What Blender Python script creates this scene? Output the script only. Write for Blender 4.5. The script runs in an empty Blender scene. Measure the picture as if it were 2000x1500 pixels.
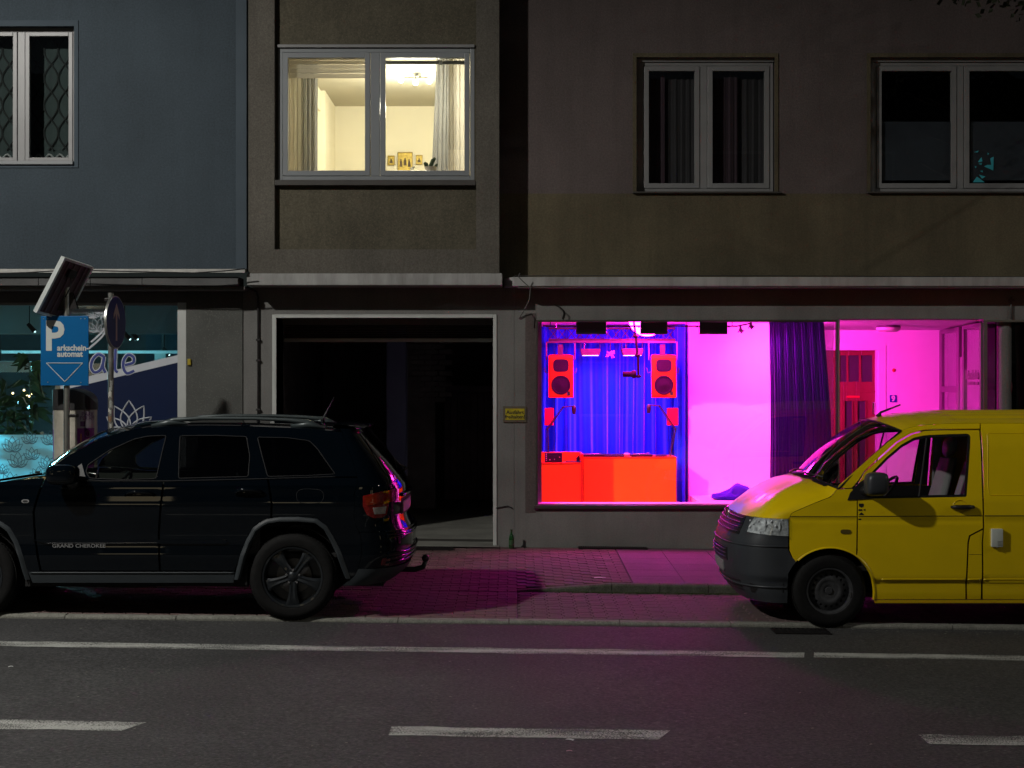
import bpy, bmesh, math, random
import numpy as np
from mathutils import Vector, Matrix
from mathutils.geometry import delaunay_2d_cdt

# ------------------------------------------------------------------ camera, world, lights, exposure
S = bpy.context.scene
COL = S.collection
CAM_Z, F = 2.19, 3000.0            # eye height (m), focal length in photo pixels (photo 2000 x 1500)
cam = bpy.data.cameras.new('camera'); cam.lens = 54.0; cam.sensor_width = 36.0
cam.clip_start = 0.1; cam.clip_end = 600
co = bpy.data.objects.new('camera', cam); COL.objects.link(co)
co.location = (0, 0, CAM_Z); co.rotation_euler = (math.radians(90), 0, 0)
S.camera = co
W = bpy.data.worlds.new('World'); S.world = W; W.use_nodes = True
_n = W.node_tree.nodes; _l = W.node_tree.links
_sky = _n.new('ShaderNodeTexSky'); _sky.sky_type = 'NISHITA'; _sky.sun_disc = False
_sky.sun_elevation = math.radians(35); _sky.sun_rotation = math.radians(-135)
_n['Background'].inputs['Strength'].default_value = 0.0026
_l.new(_sky.outputs[0], _n['Background'].inputs['Color'])
_sun = bpy.data.lights.new('fill_sun', 'SUN'); _sun.energy = 0.012; _sun.angle = math.radians(12); _sun.color = (.8, .9, 1)  # weak unseen sun added as soft fill
_so = bpy.data.objects.new('fill_sun', _sun); COL.objects.link(_so)
_so.rotation_euler = Vector((.55, .6, -.58)).to_track_quat('-Z', 'Y').to_euler()
S.view_settings.view_transform = 'Standard'; S.view_settings.look = 'None'
S.view_settings.exposure = 0.0; S.view_settings.gamma = 1.0
S.render.engine = 'CYCLES'
S.cycles.use_denoising = True
S.cycles.max_bounces = 10; S.cycles.diffuse_bounces = 4; S.cycles.glossy_bounces = 4
S.cycles.transparent_max_bounces = 16; S.cycles.transmission_bounces = 6
S.cycles.sample_clamp_indirect = 6.0; S.cycles.sample_clamp_direct = 40
S.cycles.caustics_reflective = False; S.cycles.caustics_refractive = False
random.seed(7); rng = np.random.default_rng(7)
PI = math.pi

STREET_LAMP_POWER = 4000.0
LAMP_POS = (-8.8, 8.6, 9.5)

# ------------------------------------------------------------------ helpers
def P(px, py, Y):                      # photo pixel + depth -> world point
    return Vector(((px - 1000) * Y / F, Y, CAM_Z - (py - 750) * Y / F))
def PX(px, Y): return (px - 1000) * Y / F
def PZ(py, Y): return CAM_Z - (py - 750) * Y / F
GR = 0.012                             # the street falls to the right
def gz(x): return -GR * x

MATS = {}
def mat(name, col, rough=.6, metal=0., var=.12, vscale=3., bump=0., bscale=80., spec=.5, coat=0.,
        speck=0., speck_col=None, speck_scale=300., emit=None, estr=0., sheen=0., stain=0., stain_col=None, stretch=(1,1,1), alpha=1., detail=6, streak=0., streak_col=None, grain=0., gscale=60.):
    if name in MATS: return MATS[name]
    m = bpy.data.materials.new(name); m.use_nodes = True
    nt = m.node_tree; N = nt.nodes; L = nt.links
    b = N['Principled BSDF']
    tc = N.new('ShaderNodeTexCoord'); mp = N.new('ShaderNodeMapping'); mp.inputs['Scale'].default_value = stretch
    L.new(tc.outputs['Object'], mp.inputs['Vector'])
    def noise(scale, det=detail, rough_=.6):
        t = N.new('ShaderNodeTexNoise'); t.inputs['Scale'].default_value = scale
        t.inputs['Detail'].default_value = det; t.inputs['Roughness'].default_value = rough_
        L.new(mp.outputs['Vector'], t.inputs['Vector']); return t
    c = Vector(col[:3])
    n1 = noise(vscale)
    r = N.new('ShaderNodeValToRGB'); r.color_ramp.elements[0].position = .3; r.color_ramp.elements[1].position = .7
    r.color_ramp.elements[0].color = (*(c * (1 - var)), 1); r.color_ramp.elements[1].color = (*(min(v * (1 + var), 1) for v in c), 1)
    L.new(n1.outputs['Fac'], r.inputs['Fac']); out = r.outputs['Color']
    def mixin(fac_socket, colr, cur):
        mx = N.new('ShaderNodeMix'); mx.data_type = 'RGBA'
        L.new(fac_socket, mx.inputs['Factor']); L.new(cur, mx.inputs['A']); mx.inputs['B'].default_value = (*colr, 1)
        return mx.outputs['Result']
    if stain:
        n2 = noise(vscale * .45, 8, .7); rr = N.new('ShaderNodeValToRGB')
        rr.color_ramp.elements[0].position = .5; rr.color_ramp.elements[1].position = .78
        rr.color_ramp.elements[0].color = (0, 0, 0, 1); rr.color_ramp.elements[1].color = (stain, stain, stain, 1)
        L.new(n2.outputs['Fac'], rr.inputs['Fac'])
        out = mixin(rr.outputs['Color'], stain_col or tuple(c * .35), out)
    if speck:
        n3 = noise(speck_scale, 2, .5); rr = N.new('ShaderNodeValToRGB')
        rr.color_ramp.elements[0].position = .58; rr.color_ramp.elements[1].position = .72
        rr.color_ramp.elements[0].color = (0, 0, 0, 1); rr.color_ramp.elements[1].color = (speck, speck, speck, 1)
        L.new(n3.outputs['Fac'], rr.inputs['Fac'])
        out = mixin(rr.outputs['Color'], speck_col or tuple(min(1, v * 3) for v in c), out)
    if streak:
        m2 = N.new('ShaderNodeMapping'); m2.inputs['Scale'].default_value = (3.2, 3.2, .28); L.new(tc.outputs['Object'], m2.inputs['Vector'])
        n5 = N.new('ShaderNodeTexNoise'); n5.inputs['Scale'].default_value = 2.2; n5.inputs['Detail'].default_value = 6; n5.inputs['Roughness'].default_value = .65; L.new(m2.outputs['Vector'], n5.inputs['Vector'])
        rr = N.new('ShaderNodeValToRGB'); rr.color_ramp.elements[0].position = .46; rr.color_ramp.elements[1].position = .72
        rr.color_ramp.elements[0].color = (0, 0, 0, 1); rr.color_ramp.elements[1].color = (streak, streak, streak, 1); L.new(n5.outputs['Fac'], rr.inputs['Fac'])
        out = mixin(rr.outputs['Color'], streak_col or tuple(c * .5), out)
    if grain:
        n6 = noise(gscale, 3, .7); rr = N.new('ShaderNodeValToRGB'); rr.color_ramp.elements[0].position = .36; rr.color_ramp.elements[1].position = .64
        g0, g1 = 1-grain, 1+grain*.6
        rr.color_ramp.elements[0].color = (g0, g0, g0, 1); rr.color_ramp.elements[1].color = (g1, g1, g1, 1); L.new(n6.outputs['Fac'], rr.inputs['Fac'])
        mg = N.new('ShaderNodeMix'); mg.data_type = 'RGBA'; mg.blend_type = 'MULTIPLY'; mg.inputs['Factor'].default_value = 1; mg.clamp_result = False
        L.new(out, mg.inputs['A']); L.new(rr.outputs['Color'], mg.inputs['B']); out = mg.outputs['Result']
    L.new(out, b.inputs['Base Color'])
    b.inputs['Roughness'].default_value = rough; b.inputs['Metallic'].default_value = metal
    b.inputs['Specular IOR Level'].default_value = spec
    b.inputs['Coat Weight'].default_value = coat; b.inputs['Coat Roughness'].default_value = .03
    if sheen: b.inputs['Sheen Weight'].default_value = sheen; b.inputs['Sheen Roughness'].default_value = .4
    if alpha < 1: b.inputs['Alpha'].default_value = alpha
    if emit: b.inputs['Emission Color'].default_value = (*emit, 1); b.inputs['Emission Strength'].default_value = estr
    if bump:
        n4 = noise(bscale, 5, .65); bp = N.new('ShaderNodeBump'); bp.inputs['Strength'].default_value = bump
        bp.inputs['Distance'].default_value = .01
        L.new(n4.outputs['Fac'], bp.inputs['Height']); L.new(bp.outputs['Normal'], b.inputs['Normal'])
    MATS[name] = m
    return m

def glass(name, tint=(1, 1, 1), base=.04, rough=0., body=None, bodyfac=0.):
    """thin pane: Schlick mix of see-through and mirror; body = film / dirt share that scatters"""
    if name in MATS: return MATS[name]
    m = bpy.data.materials.new(name); m.use_nodes = True
    nt = m.node_tree; N = nt.nodes; L = nt.links; N.remove(N['Principled BSDF'])
    out = N['Material Output']
    lw = N.new('ShaderNodeLayerWeight'); lw.inputs['Blend'].default_value = .5
    p = N.new('ShaderNodeMath'); p.operation = 'POWER'; p.inputs[1].default_value = 5; L.new(lw.outputs['Facing'], p.inputs[0])
    ma = N.new('ShaderNodeMath'); ma.operation = 'MULTIPLY_ADD'; ma.inputs[1].default_value = 1 - base; ma.inputs[2].default_value = base
    L.new(p.outputs[0], ma.inputs[0])
    t = N.new('ShaderNodeBsdfTransparent'); t.inputs['Color'].default_value = (*tint, 1)
    g = N.new('ShaderNodeBsdfGlossy'); g.inputs['Roughness'].default_value = rough; g.inputs['Color'].default_value = (1, 1, 1, 1)
    first = t.outputs[0]
    if body:
        d = N.new('ShaderNodeBsdfDiffuse'); d.inputs['Color'].default_value = (*body, 1)
        tr = N.new('ShaderNodeBsdfTranslucent'); tr.inputs['Color'].default_value = (*body, 1)
        a = N.new('ShaderNodeMixShader'); a.inputs[0].default_value = .6; L.new(d.outputs[0], a.inputs[1]); L.new(tr.outputs[0], a.inputs[2])
        mb = N.new('ShaderNodeMixShader'); mb.inputs[0].default_value = bodyfac
        L.new(t.outputs[0], mb.inputs[1]); L.new(a.outputs[0], mb.inputs[2]); first = mb.outputs[0]
    mx = N.new('ShaderNodeMixShader'); L.new(ma.outputs[0], mx.inputs[0]); L.new(first, mx.inputs[1]); L.new(g.outputs[0], mx.inputs[2])
    L.new(mx.outputs[0], out.inputs['Surface'])
    MATS[name] = m
    return m

def cloth(name, col, transl=.3, rough=.9, sheen=.5):
    if name in MATS: return MATS[name]
    m = mat(name, col, rough, var=.1, vscale=4, sheen=sheen, spec=.2)
    N = m.node_tree.nodes; L = m.node_tree.links
    b = N['Principled BSDF']; out = N['Material Output']
    tr = N.new('ShaderNodeBsdfTranslucent'); tr.inputs['Color'].default_value = (*col, 1)
    mx = N.new('ShaderNodeMixShader'); mx.inputs[0].default_value = transl
    L.new(b.outputs[0], mx.inputs[1]); L.new(tr.outputs[0], mx.inputs[2]); L.new(mx.outputs[0], out.inputs['Surface'])
    return m

class MB:
    def __init__(s): s.v = []; s.f = []
    def add(s, vs, fs):
        o = len(s.v); s.v += [tuple(v) for v in vs]; s.f += [tuple(i + o for i in f) for f in fs]; return s
    def box(s, x0, x1, y0, y1, z0, z1):
        if x0 > x1: x0, x1 = x1, x0
        if y0 > y1: y0, y1 = y1, y0
        if z0 > z1: z0, z1 = z1, z0
        vs = [(x, y, z) for z in (z0, z1) for y in (y0, y1) for x in (x0, x1)]
        return s.add(vs, [(0, 2, 3, 1), (4, 5, 7, 6), (0, 1, 5, 4), (2, 6, 7, 3), (0, 4, 6, 2), (1, 3, 7, 5)])
    def bbox(s, x0, x1, y0, y1, z0, z1, b=.01):            # bevelled box (chamfered all edges)
        c = Vector(((x0+x1)/2, (y0+y1)/2, (z0+z1)/2)); h = Vector((abs(x1-x0)/2, abs(y1-y0)/2, abs(z1-z0)/2))
        b = min(b, min(h) * .9)
        bm = bmesh.new(); bmesh.ops.create_cube(bm, size=2)
        for v in bm.verts: v.co = Vector((v.co.x*h.x, v.co.y*h.y, v.co.z*h.z)) + c
        bmesh.ops.bevel(bm, geom=bm.edges[:], offset=b, segments=2, profile=.6, affect='EDGES', clamp_overlap=True)
        return s.bm(bm)
    def bm(s, bm):
        bm.verts.index_update()
        s.add([v.co for v in bm.verts], [[v.index for v in f.verts] for f in bm.faces]); bm.free(); return s
    def tube(s, pts, r, n=8, cap=True):
        pts = [Vector(p) for p in pts]; k = len(pts); rs = r if isinstance(r, (list, tuple)) else [r] * k
        vs = []; prev = None
        for i, p in enumerate(pts):
            t = (pts[min(i+1, k-1)] - pts[max(i-1, 0)]).normalized()
            if prev is None:
                a = Vector((0, 0, 1)) if abs(t.z) < .9 else Vector((1, 0, 0)); u = t.cross(a).normalized()
            else:
                u = (prev - t * prev.dot(t)).normalized()
            prev = u; w = t.cross(u)
            for j in range(n):
                an = 2*PI*j/n; vs.append(p + (u*math.cos(an) + w*math.sin(an)) * rs[i])
        fs = [(i*n+j, i*n+(j+1) % n, (i+1)*n+(j+1) % n, (i+1)*n+j) for i in range(k-1) for j in range(n)]
        if cap: fs += [tuple(reversed(range(n))), tuple(range((k-1)*n, k*n))]
        return s.add(vs, fs)
    def cyl(s, c, r, h, axis='z', n=24, r2=None):
        c = Vector(c); d = {'x': Vector((1,0,0)), 'y': Vector((0,1,0)), 'z': Vector((0,0,1))}[axis]
        return s.tube([c, c + d*h], [r, r if r2 is None else r2], n)
    def lathe(s, prof, c, axis='z', n=32, ang=2*PI):        # prof: list of (r, h)
        c = Vector(c); k = len(prof); vs = []
        full = abs(ang - 2*PI) < 1e-6; m = n if full else n + 1
        for j in range(m):
            a = ang*j/n; ca, sa = math.cos(a), math.sin(a)
            for r, h in prof:
                p = {'z': (r*ca, r*sa, h), 'y': (r*ca, h, r*sa), 'x': (h, r*ca, r*sa)}[axis]
                vs.append(c + Vector(p))
        fs = []
        for j in range(n):
            j2 = (j+1) % m
            for i in range(k-1):
                f = (j*k+i, j2*k+i, j2*k+i+1, j*k+i+1)
                fs.append(f if axis != 'y' else f[::-1])
        return s.add(vs, fs)
    def sphere(s, c, r, n=16, m=10, sc=(1,1,1)):
        c = Vector(c); vs = []; 
        for i in range(m+1):
            t = PI*i/m
            for j in range(n):
                a = 2*PI*j/n; vs.append(c + Vector((r*sc[0]*math.sin(t)*math.cos(a), r*sc[1]*math.sin(t)*math.sin(a), r*sc[2]*math.cos(t))))
        return s.add(vs, [(i*n+j, (i+1)*n+j, (i+1)*n+(j+1) % n, i*n+(j+1) % n) for i in range(m) for j in range(n)])
    def grid(s, fn, nu, nv):
        vs = [fn(i/nu, j/nv) for i in range(nu+1) for j in range(nv+1)]
        return s.add(vs, [(i*(nv+1)+j, (i+1)*(nv+1)+j, (i+1)*(nv+1)+j+1, i*(nv+1)+j+1) for i in range(nu) for j in range(nv)])
    def prism(s, poly, fn, h):                             # poly 2D -> fn(u,v) point, extruded by vector h
        n = len(poly); h = Vector(h); a = [Vector(fn(*p)) for p in poly]
        return s.add(a + [p + h for p in a], [tuple(range(n)), tuple(range(2*n-1, n-1, -1))] + [(i, i+n, (i+1) % n + n, (i+1) % n) for i in range(n)])
    def mesh(s, name, recalc=True):
        me = bpy.data.meshes.new(name); me.from_pydata(s.v, [], s.f); me.update()
        if recalc:
            bm = bmesh.new(); bm.from_mesh(me); bmesh.ops.remove_doubles(bm, verts=bm.verts, dist=1e-6)
            bmesh.ops.recalc_face_normals(bm, faces=bm.faces); bm.to_mesh(me); bm.free()
        return me
    def build(s, name, m, parent=None, smooth=None, bevel=0., recalc=True):
        me = s.mesh(name, recalc)
        return link(name, me, m, parent, smooth, bevel)

def link(name, me, m, parent=None, smooth=None, bevel=0.):
    o = bpy.data.objects.new(name, me); COL.objects.link(o)
    if m is not None and not me.materials: me.materials.append(m)
    if smooth is not None and smooth is not False:
        me.polygons.foreach_set('use_smooth', [True]*len(me.polygons))
        if smooth is not True: me.set_sharp_from_angle(angle=math.radians(smooth))
    if bevel:
        md = o.modifiers.new('bevel', 'BEVEL'); md.width = bevel; md.segments = 2; md.limit_method = 'ANGLE'
    if parent is not None: put(o, parent)
    return o
def wpos(o):
    p = Vector(o.location)
    return p
def put(o, parent):                    # geometry stays where it was written (parents are never rotated at build time)
    root = Vector((0, 0, 0)); q = parent
    o.parent = parent
    if parent.type == 'EMPTY': o.matrix_parent_inverse = Matrix.Translation(-Vector(parent.location))
def tag(o, label, cat, group=None):
    o['label'] = label; o['category'] = cat
    if group: o['group'] = group
    return o
def thing(name, label, cat, loc=(0, 0, 0), group=None):
    o = bpy.data.objects.new(name, None); COL.objects.link(o); o.location = loc; o.empty_display_size = .1
    return tag(o, label, cat, group)
def structure(o): o['kind'] = 'structure'; return o
def stuff(o): o['kind'] = 'stuff'; return o

def copy_tree(o, parent=None):
    c = o.copy(); COL.objects.link(c)
    if parent is not None: c.parent = parent
    for ch in list(o.children): copy_tree(ch, c)
    return c

def text_mesh(s, size, fn, extrude=.002, offset=0., align='LEFT', res=3, spacing=1.0):
    cu = bpy.data.curves.new('lettering', 'FONT'); cu.body = s; cu.size = size; cu.extrude = 0; cu.offset = offset
    cu.align_x = align; cu.resolution_u = res; cu.space_character = spacing
    o = bpy.data.objects.new('tmp', cu); me = bpy.data.meshes.new_from_object(o)
    bpy.data.objects.remove(o); bpy.data.curves.remove(cu)
    for v in me.vertices: v.co = Vector(fn(v.co.x, v.co.y))
    me.update()
    return me

def loft_wall(mb, x0, x1, z0, z1, y0, y1, holes):
    """wall slab with rectangular openings (x0,x1,z0,z1) as butt-joined boxes"""
    xs = sorted({x0, x1, *[h[0] for h in holes], *[h[1] for h in holes]})
    xs = [x for x in xs if x0 <= x <= x1]
    for a, b in zip(xs[:-1], xs[1:]):
        zs = [(z0, z1)]
        for h in holes:
            if h[0] < b - 1e-6 and h[1] > a + 1e-6:
                nz = []
                for p, q in zs:
                    if h[2] > p: nz.append((p, min(q, h[2])))
                    if h[3] < q: nz.append((max(p, h[3]), q))
                zs = [t for t in nz if t[1] - t[0] > 1e-5]
        for p, q in zs: mb.box(a, b, y0, y1, p, q)
    return mb

def ring(mb, x0, x1, z0, z1, y0, y1, w, wt=None, wb=None):   # rectangular frame, butt-joined
    wt = w if wt is None else wt; wb = w if wb is None else wb
    mb.box(x0, x0+w, y0, y1, z0, z1); mb.box(x1-w, x1, y0, y1, z0, z1)
    mb.box(x0+w, x1-w, y0, y1, z0, z0+wb); mb.box(x0+w, x1-w, y0, y1, z1-wt, z1)
    return mb

def curtain_mesh(x0, x1, z0, z1, y, amp, nf, seed=0, gather=0.):
    r = random.Random(seed); ph = [r.uniform(0, 6.28) for _ in range(6)]; n = int(nf*12)
    w = [r.uniform(.75, 1.3) for _ in range(60)]
    def fn(u, v):
        a = 2*PI*nf*(u + .03*math.sin(5*u+ph[0]) + .012*math.sin(13*u + ph[1] + 1.2*v))
        d = amp*(math.sin(a)*.7 + .3*math.sin(2.3*a+ph[2]) + .25*math.sin(.37*a+ph[3])) * (.75 + .25*v)
        xg = x0 + (x1-x0)*u
        return (xg + gather*(1-v)*0 + .15*amp*math.sin(a*1.0+ph[4])*v, y + d, z1 + (z0-z1)*v)
    return MB().grid(fn, n, 14)
# ------------------------------------------------------------------ materials
M_asph = mat('asphalt', (.044, .044, .0445), .78, var=.22, vscale=1.2, bump=.55, bscale=160, speck=.55, speck_col=(.14, .138, .136), speck_scale=44, stain=.45, stain_col=(.028, .028, .028), detail=10, grain=.62, gscale=36)
M_kerb = mat('kerb_granite', (.21, .21, .18), .85, var=.25, vscale=14, bump=.5, bscale=150, speck=.5, speck_col=(.32, .32, .28), speck_scale=90, grain=.3, gscale=80, stain=.5, stain_col=(.06, .065, .045))
M_sand = mat('joint_sand', (.035, .032, .026), .95, bump=.5, bscale=120)
M_pav_bay = mat('paver_dark', (.105, .07, .07), .8, var=.4, vscale=5.5, bump=.35, bscale=140, speck=.3, speck_scale=90, stain=.5, grain=.25, gscale=70)
M_pav_drive = mat('paver_red', (.12, .074, .07), .8, var=.4, vscale=5, bump=.35, bscale=140, speck=.3, speck_scale=90, stain=.5, grain=.25, gscale=70)
M_slab = mat('pavement_slab', (.10, .07, .085), .8, var=.14, vscale=2.5, bump=.3, bscale=140, speck=.35, speck_scale=80, stain=.5, grain=.2, gscale=60)
M_conc = mat('concrete', (.20, .20, .175), .9, var=.2, vscale=2.5, bump=.4, bscale=60, stain=.5)
M_moss = mat('moss', (.035, .05, .012), .95, var=.5, vscale=30, bump=.8, bscale=120)
M_render_grey = mat('render_grey', (.19, .187, .178), .9, var=.18, vscale=1.3, bump=.35, bscale=110, streak=0.25, grain=.12, gscale=55, stain=.45, stain_col=(.10, .095, .088))
M_render_beige = mat('render_beige', (.118, .108, .090), .95, var=.2, vscale=.9, bump=.7, bscale=60, streak=0.30, grain=0.21, gscale=42, stain=.5, stain_col=(.085, .076, .06), speck=.25, speck_scale=90)
M_render_beige_dark = mat('render_beige_dark', (.098, .087, .060), .95, var=.28, vscale=.9, bump=.8, bscale=60, streak=0.33, grain=0.23, gscale=42, stain=.55, stain_col=(.06, .052, .032), speck=.25, speck_scale=90)
M_render_rose = mat('render_rose', (.115, .092, .088), .95, var=.18, vscale=.7, bump=.6, bscale=60, streak=0.25, grain=0.18, gscale=45, stain=.45, stain_col=(.085, .068, .064))
M_render_olive = mat('render_olive', (.110, .092, .055), .95, var=.28, vscale=.7, bump=.6, bscale=60, streak=0.36, grain=0.18, gscale=45, stain=.6, stain_col=(.075, .06, .038))
M_render_blue = mat('render_blue', (.053, .072, .088), .95, var=.14, vscale=.8, bump=.7, bscale=60, streak=0.19, grain=0.18, gscale=45, stain=.3, stain_col=(.038, .054, .072))
M_render_bluelight = mat('render_blue_light', (.068, .09, .11), .95, var=.08, vscale=1.5, bump=.4, bscale=75)
M_pebble = mat('pebble_dash', (.10, .103, .095), .95, var=.15, vscale=2, bump=1., bscale=55, speck=.8, speck_col=(.17, .17, .155), speck_scale=70)
M_cornice = mat('cornice_paint', (.36, .36, .35), .85, var=.15, vscale=2, bump=.3, bscale=60, stain=.75, stain_col=(.11, .105, .09), stretch=(1.6, 1, .5), streak=0.39, streak_col=(.09, .085, .07))
M_slate = mat('ledge_slate', (.10, .10, .10), .8, var=.2, vscale=4, bump=.3, stain=.5)
M_flash = mat('zinc_flashing', (.42, .42, .40), .38, .85, var=.2, vscale=6, bump=.15, bscale=20)
M_white_paint = mat('white_paint', (.50, .52, .50), .55, var=.08, vscale=3, stain=.25, stain_col=(.25, .24, .2))
M_upvc = mat('upvc_frame', (.22, .235, .245), .35, var=.05, vscale=3)
M_upvc_dim = mat('upvc_frame_aged', (.22, .22, .22), .4, var=.08, vscale=3)
M_dark_sill = mat('dark_sill', (.05, .045, .04), .6, var=.2)
M_dark_room = mat('dark_room', (.02, .02, .022), .9)
M_gar_dark = mat('passage_wall', (.28, .24, .27), .9, var=.3, bump=.4, bscale=30)  # pink bounce light put into the colour as purple
M_gar_door = mat('passage_door', (.34, .25, .34), .8, var=.2)  # purple tint stands in for pink light on the boards
M_shutter = mat('roller_shutter', (.075, .07, .066), .55, .3, var=.15)
M_alu = mat('aluminium', (.45, .45, .45), .3, 1., var=.1)
M_alu_dark = mat('bronze_frame', (.10, .09, .085), .4, .6, var=.15)
M_black = mat('black_plastic', (.012, .012, .013), .45, var=.2)
M_blackmetal = mat('black_metal', (.02, .018, .018), .4, .5, var=.2)
M_chrome = mat('chrome', (.75, .75, .76), .12, 1., var=.03)
M_cable = mat('cable_grey', (.10, .095, .09), .7)
M_cable_dark = mat('cable_dark', (.022, .02, .02), .7)
G_clear = glass('clear_glass', (.97, .98, .97))
G_shop = glass('shop_glass', (.96, .97, .97))
G_dirty = glass('entry_glass', (.82, .80, .82), .05, .02, (.5, .45, .5), .14)
M_white_wall = mat('white_wall', (.80, .80, .80), .85, var=.03, vscale=2)
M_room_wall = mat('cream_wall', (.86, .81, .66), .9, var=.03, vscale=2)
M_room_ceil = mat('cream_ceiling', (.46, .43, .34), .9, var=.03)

def paint_marking():
    m = mat('road_paint', (.40, .41, .38), .75, var=.15, vscale=6, bump=.4, bscale=160)
    N = m.node_tree.nodes; L = m.node_tree.links; b = N['Principled BSDF']
    tc = N.new('ShaderNodeTexCoord'); mp = N.new('ShaderNodeMapping'); mp.inputs['Scale'].default_value = (.7, 3.2, 1)
    L.new(tc.outputs['Object'], mp.inputs['Vector'])
    n1 = N.new('ShaderNodeTexNoise'); n1.inputs['Scale'].default_value = 1.7; n1.inputs['Detail'].default_value = 5; L.new(mp.outputs[0], n1.inputs['Vector'])
    n2 = N.new('ShaderNodeTexNoise'); n2.inputs['Scale'].default_value = 95; n2.inputs['Detail'].default_value = 3; L.new(tc.outputs['Object'], n2.inputs['Vector'])
    ad = N.new('ShaderNodeMath'); ad.operation = 'ADD'; L.new(n1.outputs['Fac'], ad.inputs[0]); L.new(n2.outputs['Fac'], ad.inputs[1])
    r = N.new('ShaderNodeValToRGB'); r.color_ramp.elements[0].position = .37; r.color_ramp.elements[1].position = .49
    h = N.new('ShaderNodeMath'); h.operation = 'MULTIPLY'; h.inputs[1].default_value = .42; L.new(ad.outputs[0], h.inputs[0])
    r.color_ramp.elements[0].color = (.95, .95, .95, 1); r.color_ramp.elements[1].color = (.10, .10, .10, 1)
    L.new(h.outputs[0], r.inputs['Fac']); L.new(r.outputs['Color'], b.inputs['Alpha'])
    return m
M_mark = paint_marking()

# ------------------------------------------------------------------ ground
YK = 14.0                                  # front kerb
K2 = 15.87                                 # back kerb of the parking strip
YW = 18.8                                  # shop-front wall plane
def sheet(name, x0, x1, y0, y1, dz, m, parent=None, nx=24, ny=2):
    return MB().grid(lambda u, v: (x0+(x1-x0)*u, y0+(y1-y0)*v, gz(x0+(x1-x0)*u)+dz), nx, ny).build(name, m, parent, recalc=False)
ground = structure(MB().grid(lambda u, v: (-260+520*u, -160+420*v, -.09+gz(max(-70, min(70, -260+520*u)))), 52, 4).build('ground', M_sand, recalc=False))
road = structure(sheet('road', -70, 70, -12, YK+.01, 0, M_asph))
def bayz(y): return .037 + (y - YK) * .006
def swz(x, y):
    t = max(0., min(1., (x - .05) / 1.0)); front = .055 + t*.080
    return gz(x) + front + (.205 - front) * (y - K2) / (YW - K2)
# painted lines: solid edge line (worn) and dashes, each its own piece of paint on the road
def marking(x0, x1, yc0, yc1, w, s0=0, s1=0):
    n = max(2, int((x1-x0)/.05)); r_ = random.Random(int(x0*97)+5); jt = [[0]*(n+1) for _ in range(3)]
    for e in (0, 2):
        a = 0
        for i in range(n+1): a = .8*a+r_.gauss(0, .005); jt[e][i] = a
    def fn(u, v):
        yy = yc0+(yc1-yc0)*u + (v-.5)*w + jt[int(round(v*2))][int(round(u*n))]
        x = x0+(x1-x0)*u + (v-.5)*(s0*(1-u)+s1*u)
        return (x, yy, gz(x)+.004)
    return MB().grid(fn, n, 2).build('lane_marking', M_mark, road, recalc=False)
def yl(x): return 12.59 - .011*x
def yd(x): return 9.635 - .018*x
marking(-30, PX(1571, 12.56), yl(-30), yl(2.39), .235, 0, .05)
marking(PX(1590, 12.56), 30, yl(2.47), yl(30), .235, .05, 0)
x = PX(762, 9.65) - 3.335*5
for i in range(11):
    marking(x, x+1.72, yd(x), yd(x+1.72), .25, random.choice((0, .12, -.1)), random.choice((.18, 0, .1))); x += 3.335
# kerb stones
kerb = structure(MB().box(-60, 60, YK+.012, YK+.10, -.085, -.083).build('kerb', M_sand))
def stone_profile(w, h):
    return [(0, -.06), (0, h-.022), (.007, h-.008), (.022, h), (w, h), (w, -.06)]
def stone(x0, x1, y, w, h0, h1, m, parent):
    pr0, pr1 = stone_profile(w, h0), stone_profile(w, h1); n = len(pr0)
    vs = [(x0+.004, y+a, b+gz(x0)) for a, b in pr0] + [(x1-.004, y+a, b+gz(x1)) for a, b in pr1]
    fs = [tuple(range(n)), tuple(range(2*n-1, n-1, -1))] + [(i, i+n, (i+1) % n+n, (i+1) % n) for i in range(n)]
    return MB().add(vs, fs).build('kerb_stone', m, parent, bevel=.003)
off = PX(885+0, YK)                          # a joint shows at px 994
off = PX(994, YK)
for i in range(-9, 10):
    d = random.uniform(-.004, .004)
    stone(off+i*1.012, off+(i+1)*1.012, YK+d, .115, .036+d, .036+d, M_kerb, kerb)
back_kerb = structure(MB().box(.1, 60, K2+.02, K2+.10, -.085, -.083).build('back_kerb', M_sand))
M_kerb_dark = mat('kerb_mossy', (.10, .102, .078), .9, var=.35, vscale=9, bump=.5, bscale=120, grain=.35, gscale=70, stain=.6, stain_col=(.035, .045, .018))
stone(.05, 1.03, K2, .10, .058, .137, M_kerb_dark, back_kerb)
xx = 1.03
for L_ in (.5,)*14:
    stone(xx, xx+L_, K2, .10, .137, .137, M_kerb_dark, back_kerb); xx += L_
# moss and grit along the foot of the back kerb
mo = MB()
for i in range(900):
    x = .35 + (rng.random()**.9)*6.2; y = K2 - rng.random()**2*.06 - .004; r = .004+.012*rng.random()
    mo.sphere((x, y, gz(x)+bayz(y)+.001), r, 5, 3, (1.6, 1, .7))
stuff(tag(mo.build('moss_strip', M_moss), 'strip of dark moss and grit along the foot of the back kerb', 'moss'))
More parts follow.
